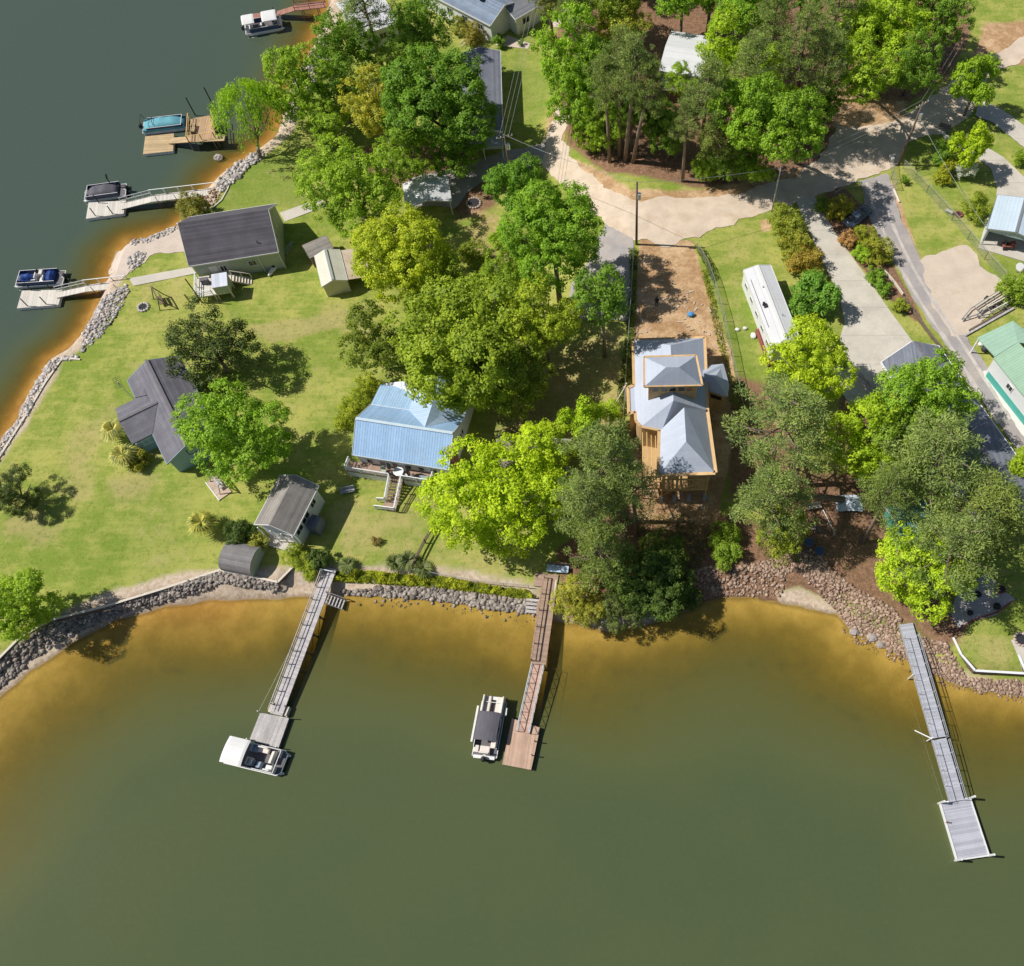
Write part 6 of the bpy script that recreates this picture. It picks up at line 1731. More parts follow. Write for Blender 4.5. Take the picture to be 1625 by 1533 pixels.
T('shrub', 'loose green bush left of the pale blue carport', 'small1', 1552, 326, 1.8, 2.1, (.085, .13, .018), cat='shrub', trunk=False)
T('shrub', 'single low bush alone on the fenced lawn', 'bush1', 1436, 286, .5, .7, G2, cat='shrub', trunk=False)
T('shrub', 'green bush at the right end of the gravel pad', 'small1', 1612, 456, 1.8, 2.2, (.08, .14, .018), cat='shrub', trunk=False)
T('shrub', 'green bush at the right edge beside the concrete drive', 'bush1', 1622, 250, 1.0, 1.4, (.08, .14, .018), cat='shrub', trunk=False)
T('shade_tree', 'small green tree at the right edge above the dark roof', 'small0', 1628, 735, 2.5, 1.7, (.11, .18, .016))
HG = 'hedge bushes between mobile home and concrete drive'
for k, (px, py, rad, col, lab) in enumerate([
    (1243, 342, 2.0, (.085, .125, .02), 'topmost olive bush of the hedge beside the mobile home'), (1253, 366, 2.2, (.09, .125, .02), 'second olive bush from the top of the hedge beside the mobile home'),
    (1264, 390, 2.2, (.095, .12, .02), 'third olive bush from the top of the hedge beside the mobile home'), (1279, 414, 2.3, (.11, .105, .022), 'rusty tinted lowest bush of the hedge beside the mobile home')]):
    T('shrub', lab, 'small1', px, py, 1.8, rad * 1.08, col, cat='shrub', group=HG, trunk=False, zs=.9)
T('round_evergreen', 'round glossy green evergreen between mobile home and concrete drive', 'small0', 1290, 468, 2.8, 3.1, (.055, .13, .022), zs=.9)
BG = 'shrubs in the pine straw bed'
for (px, py, rad, col, lab) in [
    (1306, 325, 1.3, (.06, .11, .018), 'dark green shrub at the upper left corner of the pine straw bed'), (1335, 330, 2.0, (.12, .14, .02), 'olive yellow shrub beside the parked car in the bed'),
    (1372, 372, 1.7, (.095, .13, .018), 'olive shrub below the parked car in the bed'), (1345, 380, 1.3, (.13, .10, .05), 'reddish budding shrub on the drive side of the bed'),
    (1392, 396, 2.3, (.10, .13, .02), 'largest olive shrub in the middle of the bed'), (1368, 402, 1.4, (.085, .16, .016), 'bright green shrub left of the largest olive shrub'),
    (1389, 438, 1.3, (.06, .12, .018), 'upper of two round green shrubs in the lower bed'), (1402, 455, 1.2, (.06, .125, .018), 'lower of two round green shrubs in the lower bed'),
    (1428, 484, 1.1, (.09, .13, .018), 'last small shrub at the bottom tip of the bed')]:
    T('shrub', lab, 'bush0' if rad < 1.6 else 'small1', px, py, rad * .7, rad, col, cat='shrub', group=BG, trunk=False, zs=.95)
T('shrub', 'wide grey green bush at the land end of the second left dock', 'small1', 304, 328, 1.8, 2.3, (.085, .105, .03), cat='shrub', trunk=False)
T('shrub', 'round golden green bush at the corner of the blue cottage', 'bush0', 219, 730, .9, 1.5, (.075, .095, .014), cat='shrub', trunk=False)
T('shrub', 'dark shrub behind the barrel roofed shed', 'small0', 378, 845, 1.3, 1.8, GD, cat='shrub', trunk=False)
T('shrub', 'light green shrub between barrel roofed shed and white cottage', 'bush1', 412, 860, .9, 1.3, (.10, .13, .03), cat='shrub', trunk=False)
T('shrub', 'light green shrub below the white cottage porch', 'small1', 468, 880, 1.0, 1.6, (.095, .14, .02), cat='shrub', trunk=False, zs=.8)
T('shrub', 'light green shrub beside the entry of the long pier', 'small1', 492, 902, .9, 1.5, (.10, .15, .018), cat='shrub', trunk=False, zs=.8)
T('shrub', 'dark shrub above the entry of the long pier', 'bush0', 504, 888, .9, 1.4, GD, cat='shrub', trunk=False)
T('cycad', 'dark cycad left of the pair above the vine bank', 'cycad', 626, 892, .5, 1.3, (.05, .075, .03), cat='plant')
T('cycad', 'dark cycad beside the timber fence end', 'cycad', 648, 890, .5, 1.4, (.05, .075, .035), cat='plant')
T('cycad', 'dark cycad right of the timber fence end', 'cycad', 672, 902, .5, 1.3, (.05, .075, .03), cat='plant')
T('cycad', 'dark cycad right of the long pier entry', 'cycad', 552, 897, .5, 1.2, (.045, .07, .03), cat='plant')
T('shrub', 'small dead brown bush alone on the dry lawn', 'bush1', 597, 859, .35, .65, (.10, .10, .045), cat='shrub', trunk=False)
for (px, py, rad, lab) in [(566, 638, 1.7, 'upper part of the hedge along the left wall of the blue roofed house'), (552, 662, 1.7, 'lower hedge bush along the left wall of the blue roofed house'), (582, 612, 1.6, 'top hedge bush at the rear corner of the blue roofed house')]:
    T('shrub', lab, 'small1', px, py, 1.3, rad + .2, (.105, .15, .018), cat='shrub', group='hedge beside the blue roofed house', trunk=False)
T('shrub', 'olive bushes below the yellow green round tree', 'small1', 750, 400, 1.5, 2.2, (.075, .115, .018), cat='shrub', trunk=False)
T('shrub', 'bright green bush at the foot of the large fresh green tree', 'small0', 800, 375, 1.6, 2.0, (.10, .18, .014), cat='shrub', trunk=False)
for (px, py, rad, col, lab) in [(792, 66, 1.2, G2, 'dark round bush behind the grey roofed house porch'), (826, 68, .6, G2, 'tiny round bush on the lawn below the garage house'), (876, 58, .9, (.10, .13, .02), 'olive bush at the foot of the tall pole near the top edge'),
                                (750, 52, 2.0, (.10, .11, .03), 'pale scrubby bush below the grey roofed house'), (730, 40, 1.8, (.09, .12, .03), 'scrubby green bush along the white wall of the grey roofed house')]:
    T('shrub', lab, 'bush1' if rad < 1.5 else 'small1', px, py, rad * .7, rad, col, cat='shrub', trunk=False)
# vines, weeds and ivy: nobody could count them
def ground_cover(name, poly, n, h, leaf, col, m=None):
    P2 = np.array([gat(a, b)[:2] for a, b in poly]); lo, hi = P2.min(0), P2.max(0)
    pts = np.zeros((0, 2))
    while len(pts) < n:
        c = nrg.uniform(lo, hi, (n * 2, 2)); pts = np.vstack([pts, c[inside(c[:, 0], c[:, 1], P2)]])
    pts = pts[:n]
    k = np.clip(.5 + wob(pts[:, 0], pts[:, 1], 1.6) * .35 + wob(pts[:, 0], pts[:, 1], 4.1, 2) * .35, .05, 1)
    z_ = ground_h(pts[:, 0], pts[:, 1]) + nrg.random(n) * h * k
    nr = unit(nrg.normal(size=(n, 3)) * .7 + np.array([0, 0, .8]))
    me = leaves_mesh(name, np.stack([pts[:, 0], pts[:, 1], z_], -1), nr, nrg.uniform(leaf * .7, leaf * 1.3, n), np.clip(k * .7 + nrg.random(n) * .3, 0, 1), m or LEAF)
    o = bpy.data.objects.new(name, me); COL.objects.link(o); o.color = (col[0] * 2.9, col[1] * 2.4, col[2] * 2.3, 1); return tag(o, kind='stuff')
ground_cover('vines', [(528, 908), (560, 905), (640, 912), (700, 916), (780, 930), (840, 938), (846, 952), (780, 944), (700, 934), (640, 930), (580, 926), (530, 924)], 9000, 1.0, .22, (.12, .17, .014))
ground_cover('weeds', [(997, 395), (1012, 400), (1010, 470), (1006, 560), (998, 640), (984, 700), (978, 640), (994, 520), (1000, 450)], 4500, 1.1, .2, (.05, .085, .018))
ground_cover('weeds', [(1102, 392), (1118, 398), (1140, 440), (1132, 450)], 900, .8, .2, (.06, .10, .018))
ground_cover('weeds', [(1112, 430), (1122, 430), (1150, 545), (1160, 600), (1142, 560)], 1500, .8, .18, (.09, .13, .018))
ground_cover('weeds', [(1150, 590), (1180, 610), (1190, 660), (1160, 650)], 900, .8, .18, (.06, .10, .018))
ground_cover('undergrowth', [(1000, 820), (1090, 815), (1130, 850), (1100, 930), (1020, 900)], 2500, .7, .2, (.06, .085, .02))
ground_cover('undergrowth', [(900, 170), (940, 190), (950, 250), (915, 235)], 1500, .8, .2, (.09, .12, .025))
ground_cover('undergrowth', [(20, 1000), (70, 968), (90, 985), (40, 1020)], 700, .5, .2, (.09, .12, .025))
ground_cover('undergrowth', [(1195, 860), (1235, 850), (1275, 890), (1230, 905)], 900, .6, .18, (.08, .12, .02))
# ------------------------------------------------------------------ poles and wires
def utility_pole(label, base, h, rad=.16, arm=None, box=True, lean=(0, 0), col=None, zg=None):
    b = gat(*base)
    r = thing('utility_pole', label, 'utility pole', (b.x, b.y, b.z - .1), 0, 'utility poles')
    top = Vector((lean[0], lean[1], h))
    MB().path([(0, 0, 0), top], [rad, rad * .7], 9).build('pole', col or M['post'], r, True)
    if arm is not None:
        d = Vector((math.cos(arm), math.sin(arm), 0)); p = top * (1 - .5 / h)
        MB().bar(p - d * 1.1, p + d * 1.1, .12, .14).build('crossarm', M['post'], r)
        mb = MB()
        for k in (-1, -.5, 0, .5, 1): mb.tube(p + d * k + Vector((0, 0, .07)), p + d * k + Vector((0, 0, .28)), .05)
        mb.build_each('insulator', M['white'], r)
    if box:
        p = top * .80 + Vector((.3, -.1, 0))
        MB().tube(p - Vector((0, 0, .4)), p + Vector((0, 0, .4)), .24, n=10).build('transformer', M['alu'], r)
    return b + top + Vector((0, 0, -.15))
t1 = utility_pole('tall dark utility pole where the dirt lot meets the gravel road', (1010, 388), 10.6, .17, None, True)
t2 = utility_pole('tall dark pole near the top edge beside the garage house', (878, 72), 10.5, .17, None, False, (.2, 0))
t3 = utility_pole('leaning pole with transformer and crossarm at the shaded road junction', (1426, 262), 10.0, .17, .6, True, (.4, .3))
t4 = utility_pole('slim grey pole on the road edge above the hedge', (1225, 336), 7.6, .12, None, False, (0, 0), M['greywood'])
t5 = utility_pole('utility pole with crossarm rising from the dense round green tree', (814, 300), 9.5, .17, .3, True)
t6 = utility_pole('thin lamp pole leaning at the right edge above the gravel pad', (1606, 448), 6.0, .09, None, False, (1.2, .3), M['greywood'])
def wire(label, a, b, sag, off=((0, 0),), rad=.022):
    r = thing('power_line', label, 'wires', tuple(a), 0, 'overhead wires')
    for (ox, oz) in off:
        d = (b - a); sd_ = Vector((-d.y, d.x, 0)).normalized() * ox
        pts = [a + d * t + sd_ + Vector((0, 0, oz - 4 * sag * t * (1 - t))) - a for t in [k / 10 for k in range(11)]]
        MB().path(pts, rad, 5).build('wire', M['steel'], r)
wire('pair of pale wires between the slim grey pole and the junction pole', t4, t3, .5, ((-.4, 0), (.4, -.1), (0, -1.2)))
wire('wire between the tall dark pole and the slim grey pole', t1, t4, .4)
wire('wires running uphill from the junction pole towards the upper right corner', t3, at(1545, 30, 12), .6, ((-.3, 0), (.3, 0)))
wire('three wires over the green strip between crossarm pole and top edge', t5, t2 + Vector((-.5, 12, 0)), .5, ((-.6, 0), (0, 0), (.6, 0)))
wire('wire from the crossarm pole to the tall dark pole at the lot', t5, t1, .5)
wire('service wire from the junction pole to the pale blue carport', t3 - Vector((0, 0, 2)), CARPORT.matrix_basis @ Vector((.2, .3, 3.0)), .5)
wire('service wire sagging to the rear of the blue roofed house', at(645, 535, 7), at(608, 610, 6.2), .2)
gp = thing('temporary_power_post', 'wooden service post with props beside the left wall of the unfinished house', 'post', gat(994, 640), 0)
MB().tube((0, 0, -.2), (0, 0, 4.2), .09).build('post', M['lightpost'], gp)
mb = MB().bar((0, 0, 3.9), (-2.2, -1.8, 0), .08); mb.bar((0, 0, 3.9), (-.6, 2.0, 0), .08); mb.build_each('prop', M['lightpost'], gp)

# ------------------------------------------------------------------ sea walls and fences
def sea_wall(label, pts, h=.85, w=.16, m=None, top=.14):
    P_ = [gat(*p) for p in pts]
    r = thing('sea_wall', label, 'retaining wall', (P_[0].x, P_[0].y, 0), 0)
    mb = MB(); cp = MB()
    for a, b in zip(P_[:-1], P_[1:]):
        a = a - Vector((*r.location[:2], 0)); b = b - Vector((*r.location[:2], 0))
        mb.bar((a.x, a.y, GZ - h / 2 + .02), (b.x, b.y, GZ - h / 2 + .02), w * .6, h)
        cp.bar((a.x, a.y, GZ + .06 + top * .3), (b.x, b.y, GZ + .06 + top * .3), w * 1.5, .07)
    mb.build('wall_board', M['post'], r); cp.build('cap', m or M['lightpost'], r)
sea_wall('long pale capped timber sea wall along the left bay lawn', [(-30, 1068), (2, 1046), (32, 1012), (86, 984), (172, 964), (260, 936), (349, 905)])
sea_wall('short angled sea wall round the barrel roofed shed', [(349, 905), (412, 918), (443, 926), (472, 893)])
sea_wall('pale sea wall along the left shore below the blue cottage', [(-20, 752), (2, 722), (40, 662), (72, 608), (100, 568), (128, 571)])
sea_wall('cream capped sea wall round the lower right lawn terrace', [(1512, 1012), (1524, 1040), (1541, 1069), (1624, 1072), (1616, 1040)], m=M['whitewood'])
sea_wall('curved pale edging by the second left dock', [(336, 332), (352, 318), (362, 300), (366, 284), (384, 262), (398, 255)], .5, .12, M['concrete'])
sea_wall('thin rusty edging around the sandy patio', [(1512, 1004), (1545, 984), (1582, 972), (1612, 950)], .5, .12, M['red'])

LINK = None
def link_mat():
    m, nt, bs = new_mat('chain link mesh')
    bs.inputs['Base Color'].default_value = (.45, .48, .46, 1); bs.inputs['Metallic'].default_value = .4; bs.inputs['Roughness'].default_value = .5
    bs.inputs['Alpha'].default_value = .22
    return m
LINK = link_mat()
def chain_fence(label, pts, h=1.5):
    P_ = [gat(*p) for p in pts]
    o0 = P_[0]
    r = thing('chain_link_fence', label, 'fence', o0, 0, 'chain link fences')
    tr_ = MB(); pl = MB(); ps = MB()
    for a, b in zip(P_[:-1], P_[1:]):
        a = a - o0; b = b - o0; L_ = (b - a).length; n = max(1, round(L_ / 2.6))
        for k in range(n + 1):
            p = a + (b - a) * k / n; ps.tube(p - Vector((0, 0, .2)), p + Vector((0, 0, h)), .035, n=6)
        tr_.tube(a + Vector((0, 0, h)), b + Vector((0, 0, h)), .03, n=6)
        pl.add([a, b, b + Vector((0, 0, h - .02)), a + Vector((0, 0, h - .02))], [(0, 1, 2, 3)])
    ps.build_each('post', M['steel'], r); tr_.build('top_rail', M['steel'], r); pl.build('mesh_panel', LINK, r)
chain_fence('chain link fence on the right side of the dirt building lot', [(1106, 398), (1122, 425), (1133, 455), (1148, 510), (1160, 565), (1170, 615), (1178, 655)])
chain_fence('chain link fence on the overgrown left side of the dirt building lot', [(1006, 398), (1002, 470), (996, 560), (990, 660)])
chain_fence('chain link fence dividing the right lawn from the carport yard', [(1432, 268), (1470, 306), (1510, 350), (1535, 380), (1562, 412), (1592, 446)])
chain_fence('short chain link return at the road corner of the right lawn', [(1412, 262), (1414, 285), (1419, 302)])
chain_fence('chain link fence around the top of the pine straw bed', [(1322, 316), (1348, 300), (1364, 300), (1378, 328)], 1.2)
chain_fence('green chain link fence above the vine bank', [(652, 908), (690, 914), (760, 926), (840, 934)], 1.0)

def rail_fence(label, pts, m, h=.5, w=.14, name='timber_fence', posts=True):
    P_ = [gat(*p) for p in pts]; o0 = P_[0]
    r = thing(name, label, 'fence', o0, 0)
    mb = MB(); ps = MB()
    for a, b in zip(P_[:-1], P_[1:]):
        a = a - o0; b = b - o0
        mb.bar(a + Vector((0, 0, h)), b + Vector((0, 0, h)), w, w)
        mb.bar(a + Vector((0, 0, h * .5)), b + Vector((0, 0, h * .5)), w * .6, w * 1.4)
        n = max(1, round((b - a).length / 2.4))
        for k in range(n + 1):
            p = a + (b - a) * k / n; ps.tube(p - Vector((0, 0, .2)), p + Vector((0, 0, h + .08)), .07, n=6)
    mb.build('rail', m, r); ps.build_each('post', M['post'], r)
rail_fence('dark timber fence between the dry lawn and the yard of the yellow green tree', [(690, 838), (676, 862), (662, 890), (656, 902)], M['post'], 1.0)
rail_fence('low dark timber rail along the asphalt drive below the shrub bed', [(1432, 474), (1450, 500), (1478, 538), (1500, 562), (1508, 572)], M['post'], .45, .2)
rail_fence('low pale log rail at the shrub bed beside the asphalt drive', [(1402, 432), (1418, 450), (1432, 470)], M['lightpost'], .4, .16)
def log_(label, a, b, rad=.16, m=None, cat='log', name='log'):
    A_, B_ = gat(*a), gat(*b); d = B_ - A_
    o = MB().tube((0, 0, rad * .8), d + Vector((0, 0, rad * .8)), rad, rad * .85, 9).build(name, m or M['lightpost'], None, False); o.location = A_
    return tag(o, label, cat)
log_('pale parking log on the fenced lawn beside the asphalt drive', (1418, 301), (1427, 322))
log_('pale parking log beside the parked car in the shrub bed', (1367, 326), (1376, 345))
pf = thing('privacy_fence', 'brown board privacy fence behind the trees in front of the woodland house', 'fence', gat(1048, 160), 0)
d = gat(1105, 168) - gat(1048, 160)
mb = MB()
for k in range(34):
    p = d * (k / 34); mb.box((p.x, p.y, .9), (.19, .04, 1.9))
mb.build('board_panel', M['post'], pf)

# ------------------------------------------------------------------ yard things
# parked car half under the bushes
a0, a1 = gat(1349, 357), gat(1370, 338)
hd = math.atan2((a1 - a0).y, (a1 - a0).x); cc = (a0 + a1) / 2
car = thing('parked_car', 'dark blue car parked between bushes in the pine straw bed', 'car', (cc.x, cc.y, cc.z), hd)
paint_ = mat('dark blue car paint', (.06, .085, .13), .25, .1, 1, spec=.6)
def profile(xs, zlo, zhi, w0, w1):
    vs = []; fs = []
    for x, lo_, hi_, w_ in zip(xs, zlo, zhi, w0):
        vs += [(x, -w_, lo_), (x, -w_ , hi_ * .7 + lo_ * .3), (x, -w_ * w1, hi_), (x, w_ * w1, hi_), (x, w_, hi_ * .7 + lo_ * .3), (x, w_, lo_)]
    n = len(xs)
    for i in range(n - 1):
        for k in range(5): fs.append((i * 6 + k, (i + 1) * 6 + k, (i + 1) * 6 + k + 1, i * 6 + k + 1))
    fs.append((0, 1, 2, 3, 4, 5)); fs.append(tuple((n - 1) * 6 + k for k in (5, 4, 3, 2, 1, 0)))
    return MB().add(vs, [tuple(reversed(f)) for f in fs])
profile([-2.3, -2.15, -1.2, .8, 2.0, 2.3], [.35, .28, .25, .25, .28, .4], [.75, .98, 1.02, .98, .86, .6], [.75, .86, .9, .9, .86, .7], .9).build('body', paint_, car, True)
cb = profile([-1.75, -1.2, .0, .85], [.95, .98, .98, .95], [1.0, 1.42, 1.46, 1.0], [.74, .74, .74, .74], .84).build('cabin', glass_mat(), car, True)
profile([-1.15, -.6, .0, .05], [1.40, 1.42, 1.45, 1.44], [1.44, 1.50, 1.50, 1.47], [.6, .62, .62, .6], .9).build('roof', paint_, car, True)
for x in (-1.4, 1.4):
    for s in (-1, 1):
        wl_ = MB().tube((x, s * .78, .33), (x, s * .93, .33), .33, n=14).build('wheel', M['black'], car)
        MB().tube((x, s * .92, .33), (x, s * .945, .33), .19, n=10).build('rim', M['alu'], wl_)
for s in (-1, 1): MB().box((2.22, s * .55, .66), (.12, .32, .14)).build('headlight', M['alu'], car)
# boat trailers on the gravel pad
def trailer(label, a, b, boat=False):
    A_, B_ = gat(*a), gat(*b); d = B_ - A_; L_ = d.length
    r = thing('boat_trailer', label, 'trailer', A_, math.atan2(d.y, d.x), 'trailers on the gravel pad')
    mb = MB()
    for s in (-.55, .55):
        mb.bar((L_ * .28, s, .5), (L_, s, .5), .1, .12); mb.bar((0, 0, .5), (L_ * .28, s, .5), .1, .12)
    for x in (.35, .55, .75, .97): mb.bar((L_ * x, -.55, .5), (L_ * x, .55, .5), .08, .08)
    mb.build('frame', M['steel'], r)
    mb = MB()
    for s in (-.35, .35): mb.bar((L_ * .35, s, .68), (L_ * .98, s, .68), .14, .1)
    mb.build_each('bunk', M['lightpost'], r)
    for s in (-.75, .75):
        w_ = MB().tube((L_ * .66, s - .09, .3), (L_ * .66, s + .09, .3), .3, n=12).build('wheel', M['black'], r)
        MB().tube((L_ * .66, s - .1, .3), (L_ * .66, s + .1, .3), .15, n=10).build('rim', M['alu'], w_)
    MB().tube((L_ * .12, 0, 0), (L_ * .12, 0, .8), .05).build('jack', M['steel'], r)
trailer('upper of two long steel boat trailers on the gravel pad', (1524, 511), (1594, 466))
trailer('lower of two long steel boat trailers on the gravel pad', (1548, 506), (1604, 476))
r = thing('timber_edging', 'weathered timber edging along the lower side of the gravel pad', 'edging', gat(1530, 534), 0)
d = gat(1608, 490) - gat(1530, 534)
MB().bar((0, 0, .12), d + Vector((0, 0, .12)), .25, .25).build('lower_timber', M['greywood'], r); MB().bar(d * .1 + Vector((0, .35, .14)), d * .95 + Vector((0, .35, .14)), .2, .28).build('upper_timber', M['post'], r)
# person on the shaded dirt lot (controls the drone)
pz = gat(1042, 486)
per = thing('person', 'person in dark clothes standing in tree shade on the dirt lot', 'person', pz, R(180))
vt = [(0, 0, .95), (0, 0, 1.12), (0, .0, 1.36), (0, -.01, 1.50), (0, -.03, 1.66), (0, -.02, 1.74), (-.10, 0, .90), (-.11, -.01, .48), (-.11, .02, .07), (-.11, -.14, .03), (.10, 0, .90), (.11, -.01, .48), (.11, .02, .07), (.11, -.14, .03),
      (-.19, 0, 1.40), (-.25, .03, 1.14), (-.15, -.18, 1.06), (-.06, -.27, 1.08), (.19, 0, 1.40), (.25, .03, 1.14), (.15, -.18, 1.06), (.06, -.27, 1.08)]
eg = [(0, 1), (1, 2), (2, 3), (3, 4), (4, 5), (0, 6), (6, 7), (7, 8), (8, 9), (0, 10), (10, 11), (11, 12), (12, 13), (2, 14), (14, 15), (15, 16), (16, 17), (2, 18), (18, 19), (19, 20), (20, 21)]
rad = [.15, .14, .16, .06, .10, .07, .10, .07, .05, .04, .10, .07, .05, .04, .07, .05, .04, .035, .07, .05, .04, .035]
me = bpy.data.meshes.new('body'); me.from_pydata(vt, eg, []); me.materials.append(mat('dark clothes', (.03, .03, .04), .85, .2, 3))
po = bpy.data.objects.new('body', me); COL.objects.link(po); po.parent = per
sk = po.modifiers.new('skin', 'SKIN'); sk.use_smooth_shade = True
for v, q_ in zip(me.skin_vertices[0].data, rad): v.radius = (q_, q_ * .85)
me.skin_vertices[0].data[0].use_root = True
po.modifiers.new('subsurf', 'SUBSURF').levels = 1
MB().blob((0, -.005, 1.74), (.105, .115, .09), 10, 6).build('hair', M['black'], per, True)
MB().blob((0, -.10, 1.68), (.055, .04, .075), 9, 6).build('face', mat('skin', (.45, .28, .2), .6, .05, 3), per, True)
b1 = MB().blob((0, 0, .3), (.45, .35, .32), 9, 6, .1).build('blue_tarp', M['bluecover'], None); b1.location = gat(1096, 501); b1.name = 'tarp_bundle'; tag(b1, 'small bright blue tarp bundle on the shaded dirt lot', 'tarp')
b1.data.materials[0] = mat('bright blue tarp', (.10, .30, .60), .5, .2, 2)
# swings, fire rings, benches
def swing(label, base, rz, m):
    b = gat(*base); r = thing('garden_swing', label, 'swing', b, rz)
    mb = MB()
    for s in (-1.1, 1.1): mb.bar((s, -.7, 0), (s, 0, 2.0), .1); mb.bar((s, .7, 0), (s, 0, 2.0), .1)
    mb.bar((-1.3, 0, 2.0), (1.3, 0, 2.0), .12); mb.build('frame', m, r)
    st = MB()
    for k in range(4): st.box((0, -.25 + .15 * k, .5), (1.5, .12, .04))
    o = st.build('seat', m, r)
    st = MB()
    for k in range(3): st.box((0, .32, .65 + .17 * k), (1.5, .04, .13))
    st.build('backrest', m, o)
    mb = MB()
    for s in (-.7, .7): mb.tube((s, .3, .52), (s, 0, 1.98), .015, n=5); mb.tube((s, -.28, .52), (s, 0, 1.98), .015, n=5)
    mb.build_each('chain', M['steel'], r)
swing('dark timber garden swing on the lawn below the lowest left dock', (257, 480), R(-55), M['post'])
swing('pale garden swing on a timber pad between blue cottage and big tree', (350, 770), R(-48), M['greywood'])
pd = thing('swing_pad', 'pinkish timber pad under the pale garden swing', 'pad', gat(348, 774), R(-48)); MB().box((0, 0, .08), (3.0, 1.6, .14)).build('board_surface', mat('pinkish boards', (.50, .38, .30), .8, .15, 1, 6, ('x', .15, .6, .1)), pd); 
mb = MB().box((0, -.82, .1), (3.1, .1, .2)); mb.build('edge_board', M['whitewood'], pd)
def ring(label, p, rad, m, name='fire_ring', cat='fire pit', n=12):
    b = gat(*p); r = thing(name, label, cat, b, 0)
    mb = MB()
    for k in range(n):
        a = 2 * PI * k / n; mb.blob((rad * math.cos(a), rad * math.sin(a), .12), (.2, .16, .16), 7, 5, .15)
    mb.build('stone_ring', m, r); MB().tube((0, 0, 0), (0, 0, .08), rad * .85, n=14).build('ash_bed', M['dark'], r)
ring('round pale stone fire ring on the lawn near the dark swing', (228, 488), .65, M['rockwhite'])
ring('stone ring flower bed near the white carport', (752, 323), .95, M['rockpink'], 'flower_bed', 'flower bed', 16)
ring('stone fire ring beside the concrete path at the lower right lawn', (1620, 1015), .7, M['rockpink'])
ring('rusty planter ring beside the loose green bush by the carport', (1521, 341), .45, M['red'], 'planter', 'planter', 9)
def bench(label, p, rz, m):
    b = gat(*p); r = thing('garden_bench', label, 'bench', b, rz)
    st = MB()
    for k in range(3): st.box((0, -.2 + .2 * k, .44), (1.6, .16, .05))
    st.build('seat', m, r); MB().box((0, .28, .7), (1.6, .06, .4)).build('backrest', m, r)
    for x in (-.65, .65): MB().box((x, 0, .21), (.1, .5, .43)).build('leg', M['steel'], r)
bench('pale grey bench on shaded lawn below the blue roofed house', (553, 781), R(12), M['greywood2'])
bench('timber bench above the litter slope beside the tarp pile', (1291, 806), R(10), M['lightpost'])
bench('dark bench at the road junction below the upright yellow green tree', (1497, 207), R(-25), M['brownroof'])
# things under the pines
tp = gat(1346, 800); o = MB()
n = 9; vs = []; fs = []
for i in range(n):
    for j in range(n):
        x, y = (i / (n - 1) - .5) * 3.0, (j / (n - 1) - .5) * 2.0
        vs.append((x, y, .15 + .75 * math.exp(-(x * x / 1.6 + y * y / .7)) + nrg.uniform(-.06, .08)))
for i in range(n - 1):
    for j in range(n - 1): fs.append((i * n + j, (i + 1) * n + j, (i + 1) * n + j + 1, i * n + j + 1))
o = o.add(vs, fs).build('tarpaulin', M['tarp'], None, True); o.location = tp; tag(o, 'crumpled white and blue tarpaulin heaped at the foot of the leaning pine', 'tarpaulin')
t = thing('picnic_table', 'blue grey slatted picnic table in shade right of the leaning pine trunk', 'table', gat(1376, 764), R(-38))
mb = MB()
for k in range(5): mb.box((0, -.4 + .2 * k, .74), (2.6, .17, .05))
mb.build('tabletop', M['greywood2'], t)
for s in (-1, 1): MB().box((0, s * .8, .45), (2.6, .28, .05)).build('seat', M['greywood2'], t)
mb = MB()
for x in (-1, 1): mb.bar((x, -.8, .42), (x, .8, .42), .08); mb.bar((x, -.5, 0), (x, 0, .72), .08); mb.bar((x, .5, 0), (x, 0, .72), .08)
mb.build('trestle', M['post'], t)
q = thing('landing_frame', 'pale pipe railing framing a mulch patch below the tarp pile', 'railing', gat(1280, 852), 0)
A_, B_, C_, D_ = (gat(*p) - gat(1280, 852) for p in ((1276, 836), (1270, 812), (1304, 814), (1322, 850)))
rail(q, [A_, B_], .8, M['whitewood'], mids=0, post=.07, top=.07); rail(q, [C_, D_], .8, M['whitewood'], mids=0, post=.07, top=.07)
for k, (p, lab) in enumerate((((1290, 840), 'left of two small rusty chairs on the mulch patch'), ((1300, 842), 'right of two small rusty chairs on the mulch patch'))):
    t = thing('garden_chair', lab, 'chair', gat(*p), k * 1.2); patio_chair(t, M['brownroof'])
for k, (p, c_, lab) in enumerate((((1283, 862), 'steel', 'dark round tub beside the mulch patch, upper one'), ((1300, 876), 'steel', 'dark round tub beside the stone bank, lower one'))):
    t = thing('round_tub', lab, 'tub', gat(*p), 0); MB().path([(0, 0, 0), (0, 0, .35)], [.5, .6], 14).build('shell', M['boatfloor'], t); MB().tube((0, 0, .3), (0, 0, .36), .5, n=14).build('water_fill', M['navy'], t)
for k, (p, sz, lab) in enumerate((((1550, 945), .38, 'dark planter pot on the left part of the sandy patio'), ((1580, 964), .40, 'dark planter pot near the curved edge of the sandy patio'), ((1586, 938), .5, 'reddish planter pot at the upper right of the sandy patio'), ((1538, 974), .32, 'small dark planter pot at the lower left of the sandy patio'))):
    t = thing('planter_pot', lab, 'planter', gat(*p), 0)
    MB().path([(0, 0, 0), (0, 0, sz * 1.2)], [sz * .7, sz], 12).build('pot', M['red'] if k == 2 else M['black'], t)
    MB().blob((0, 0, sz * 1.3), (sz * .8, sz * .8, sz * .5), 8, 5, .2).build('plant', M['dark'], t)
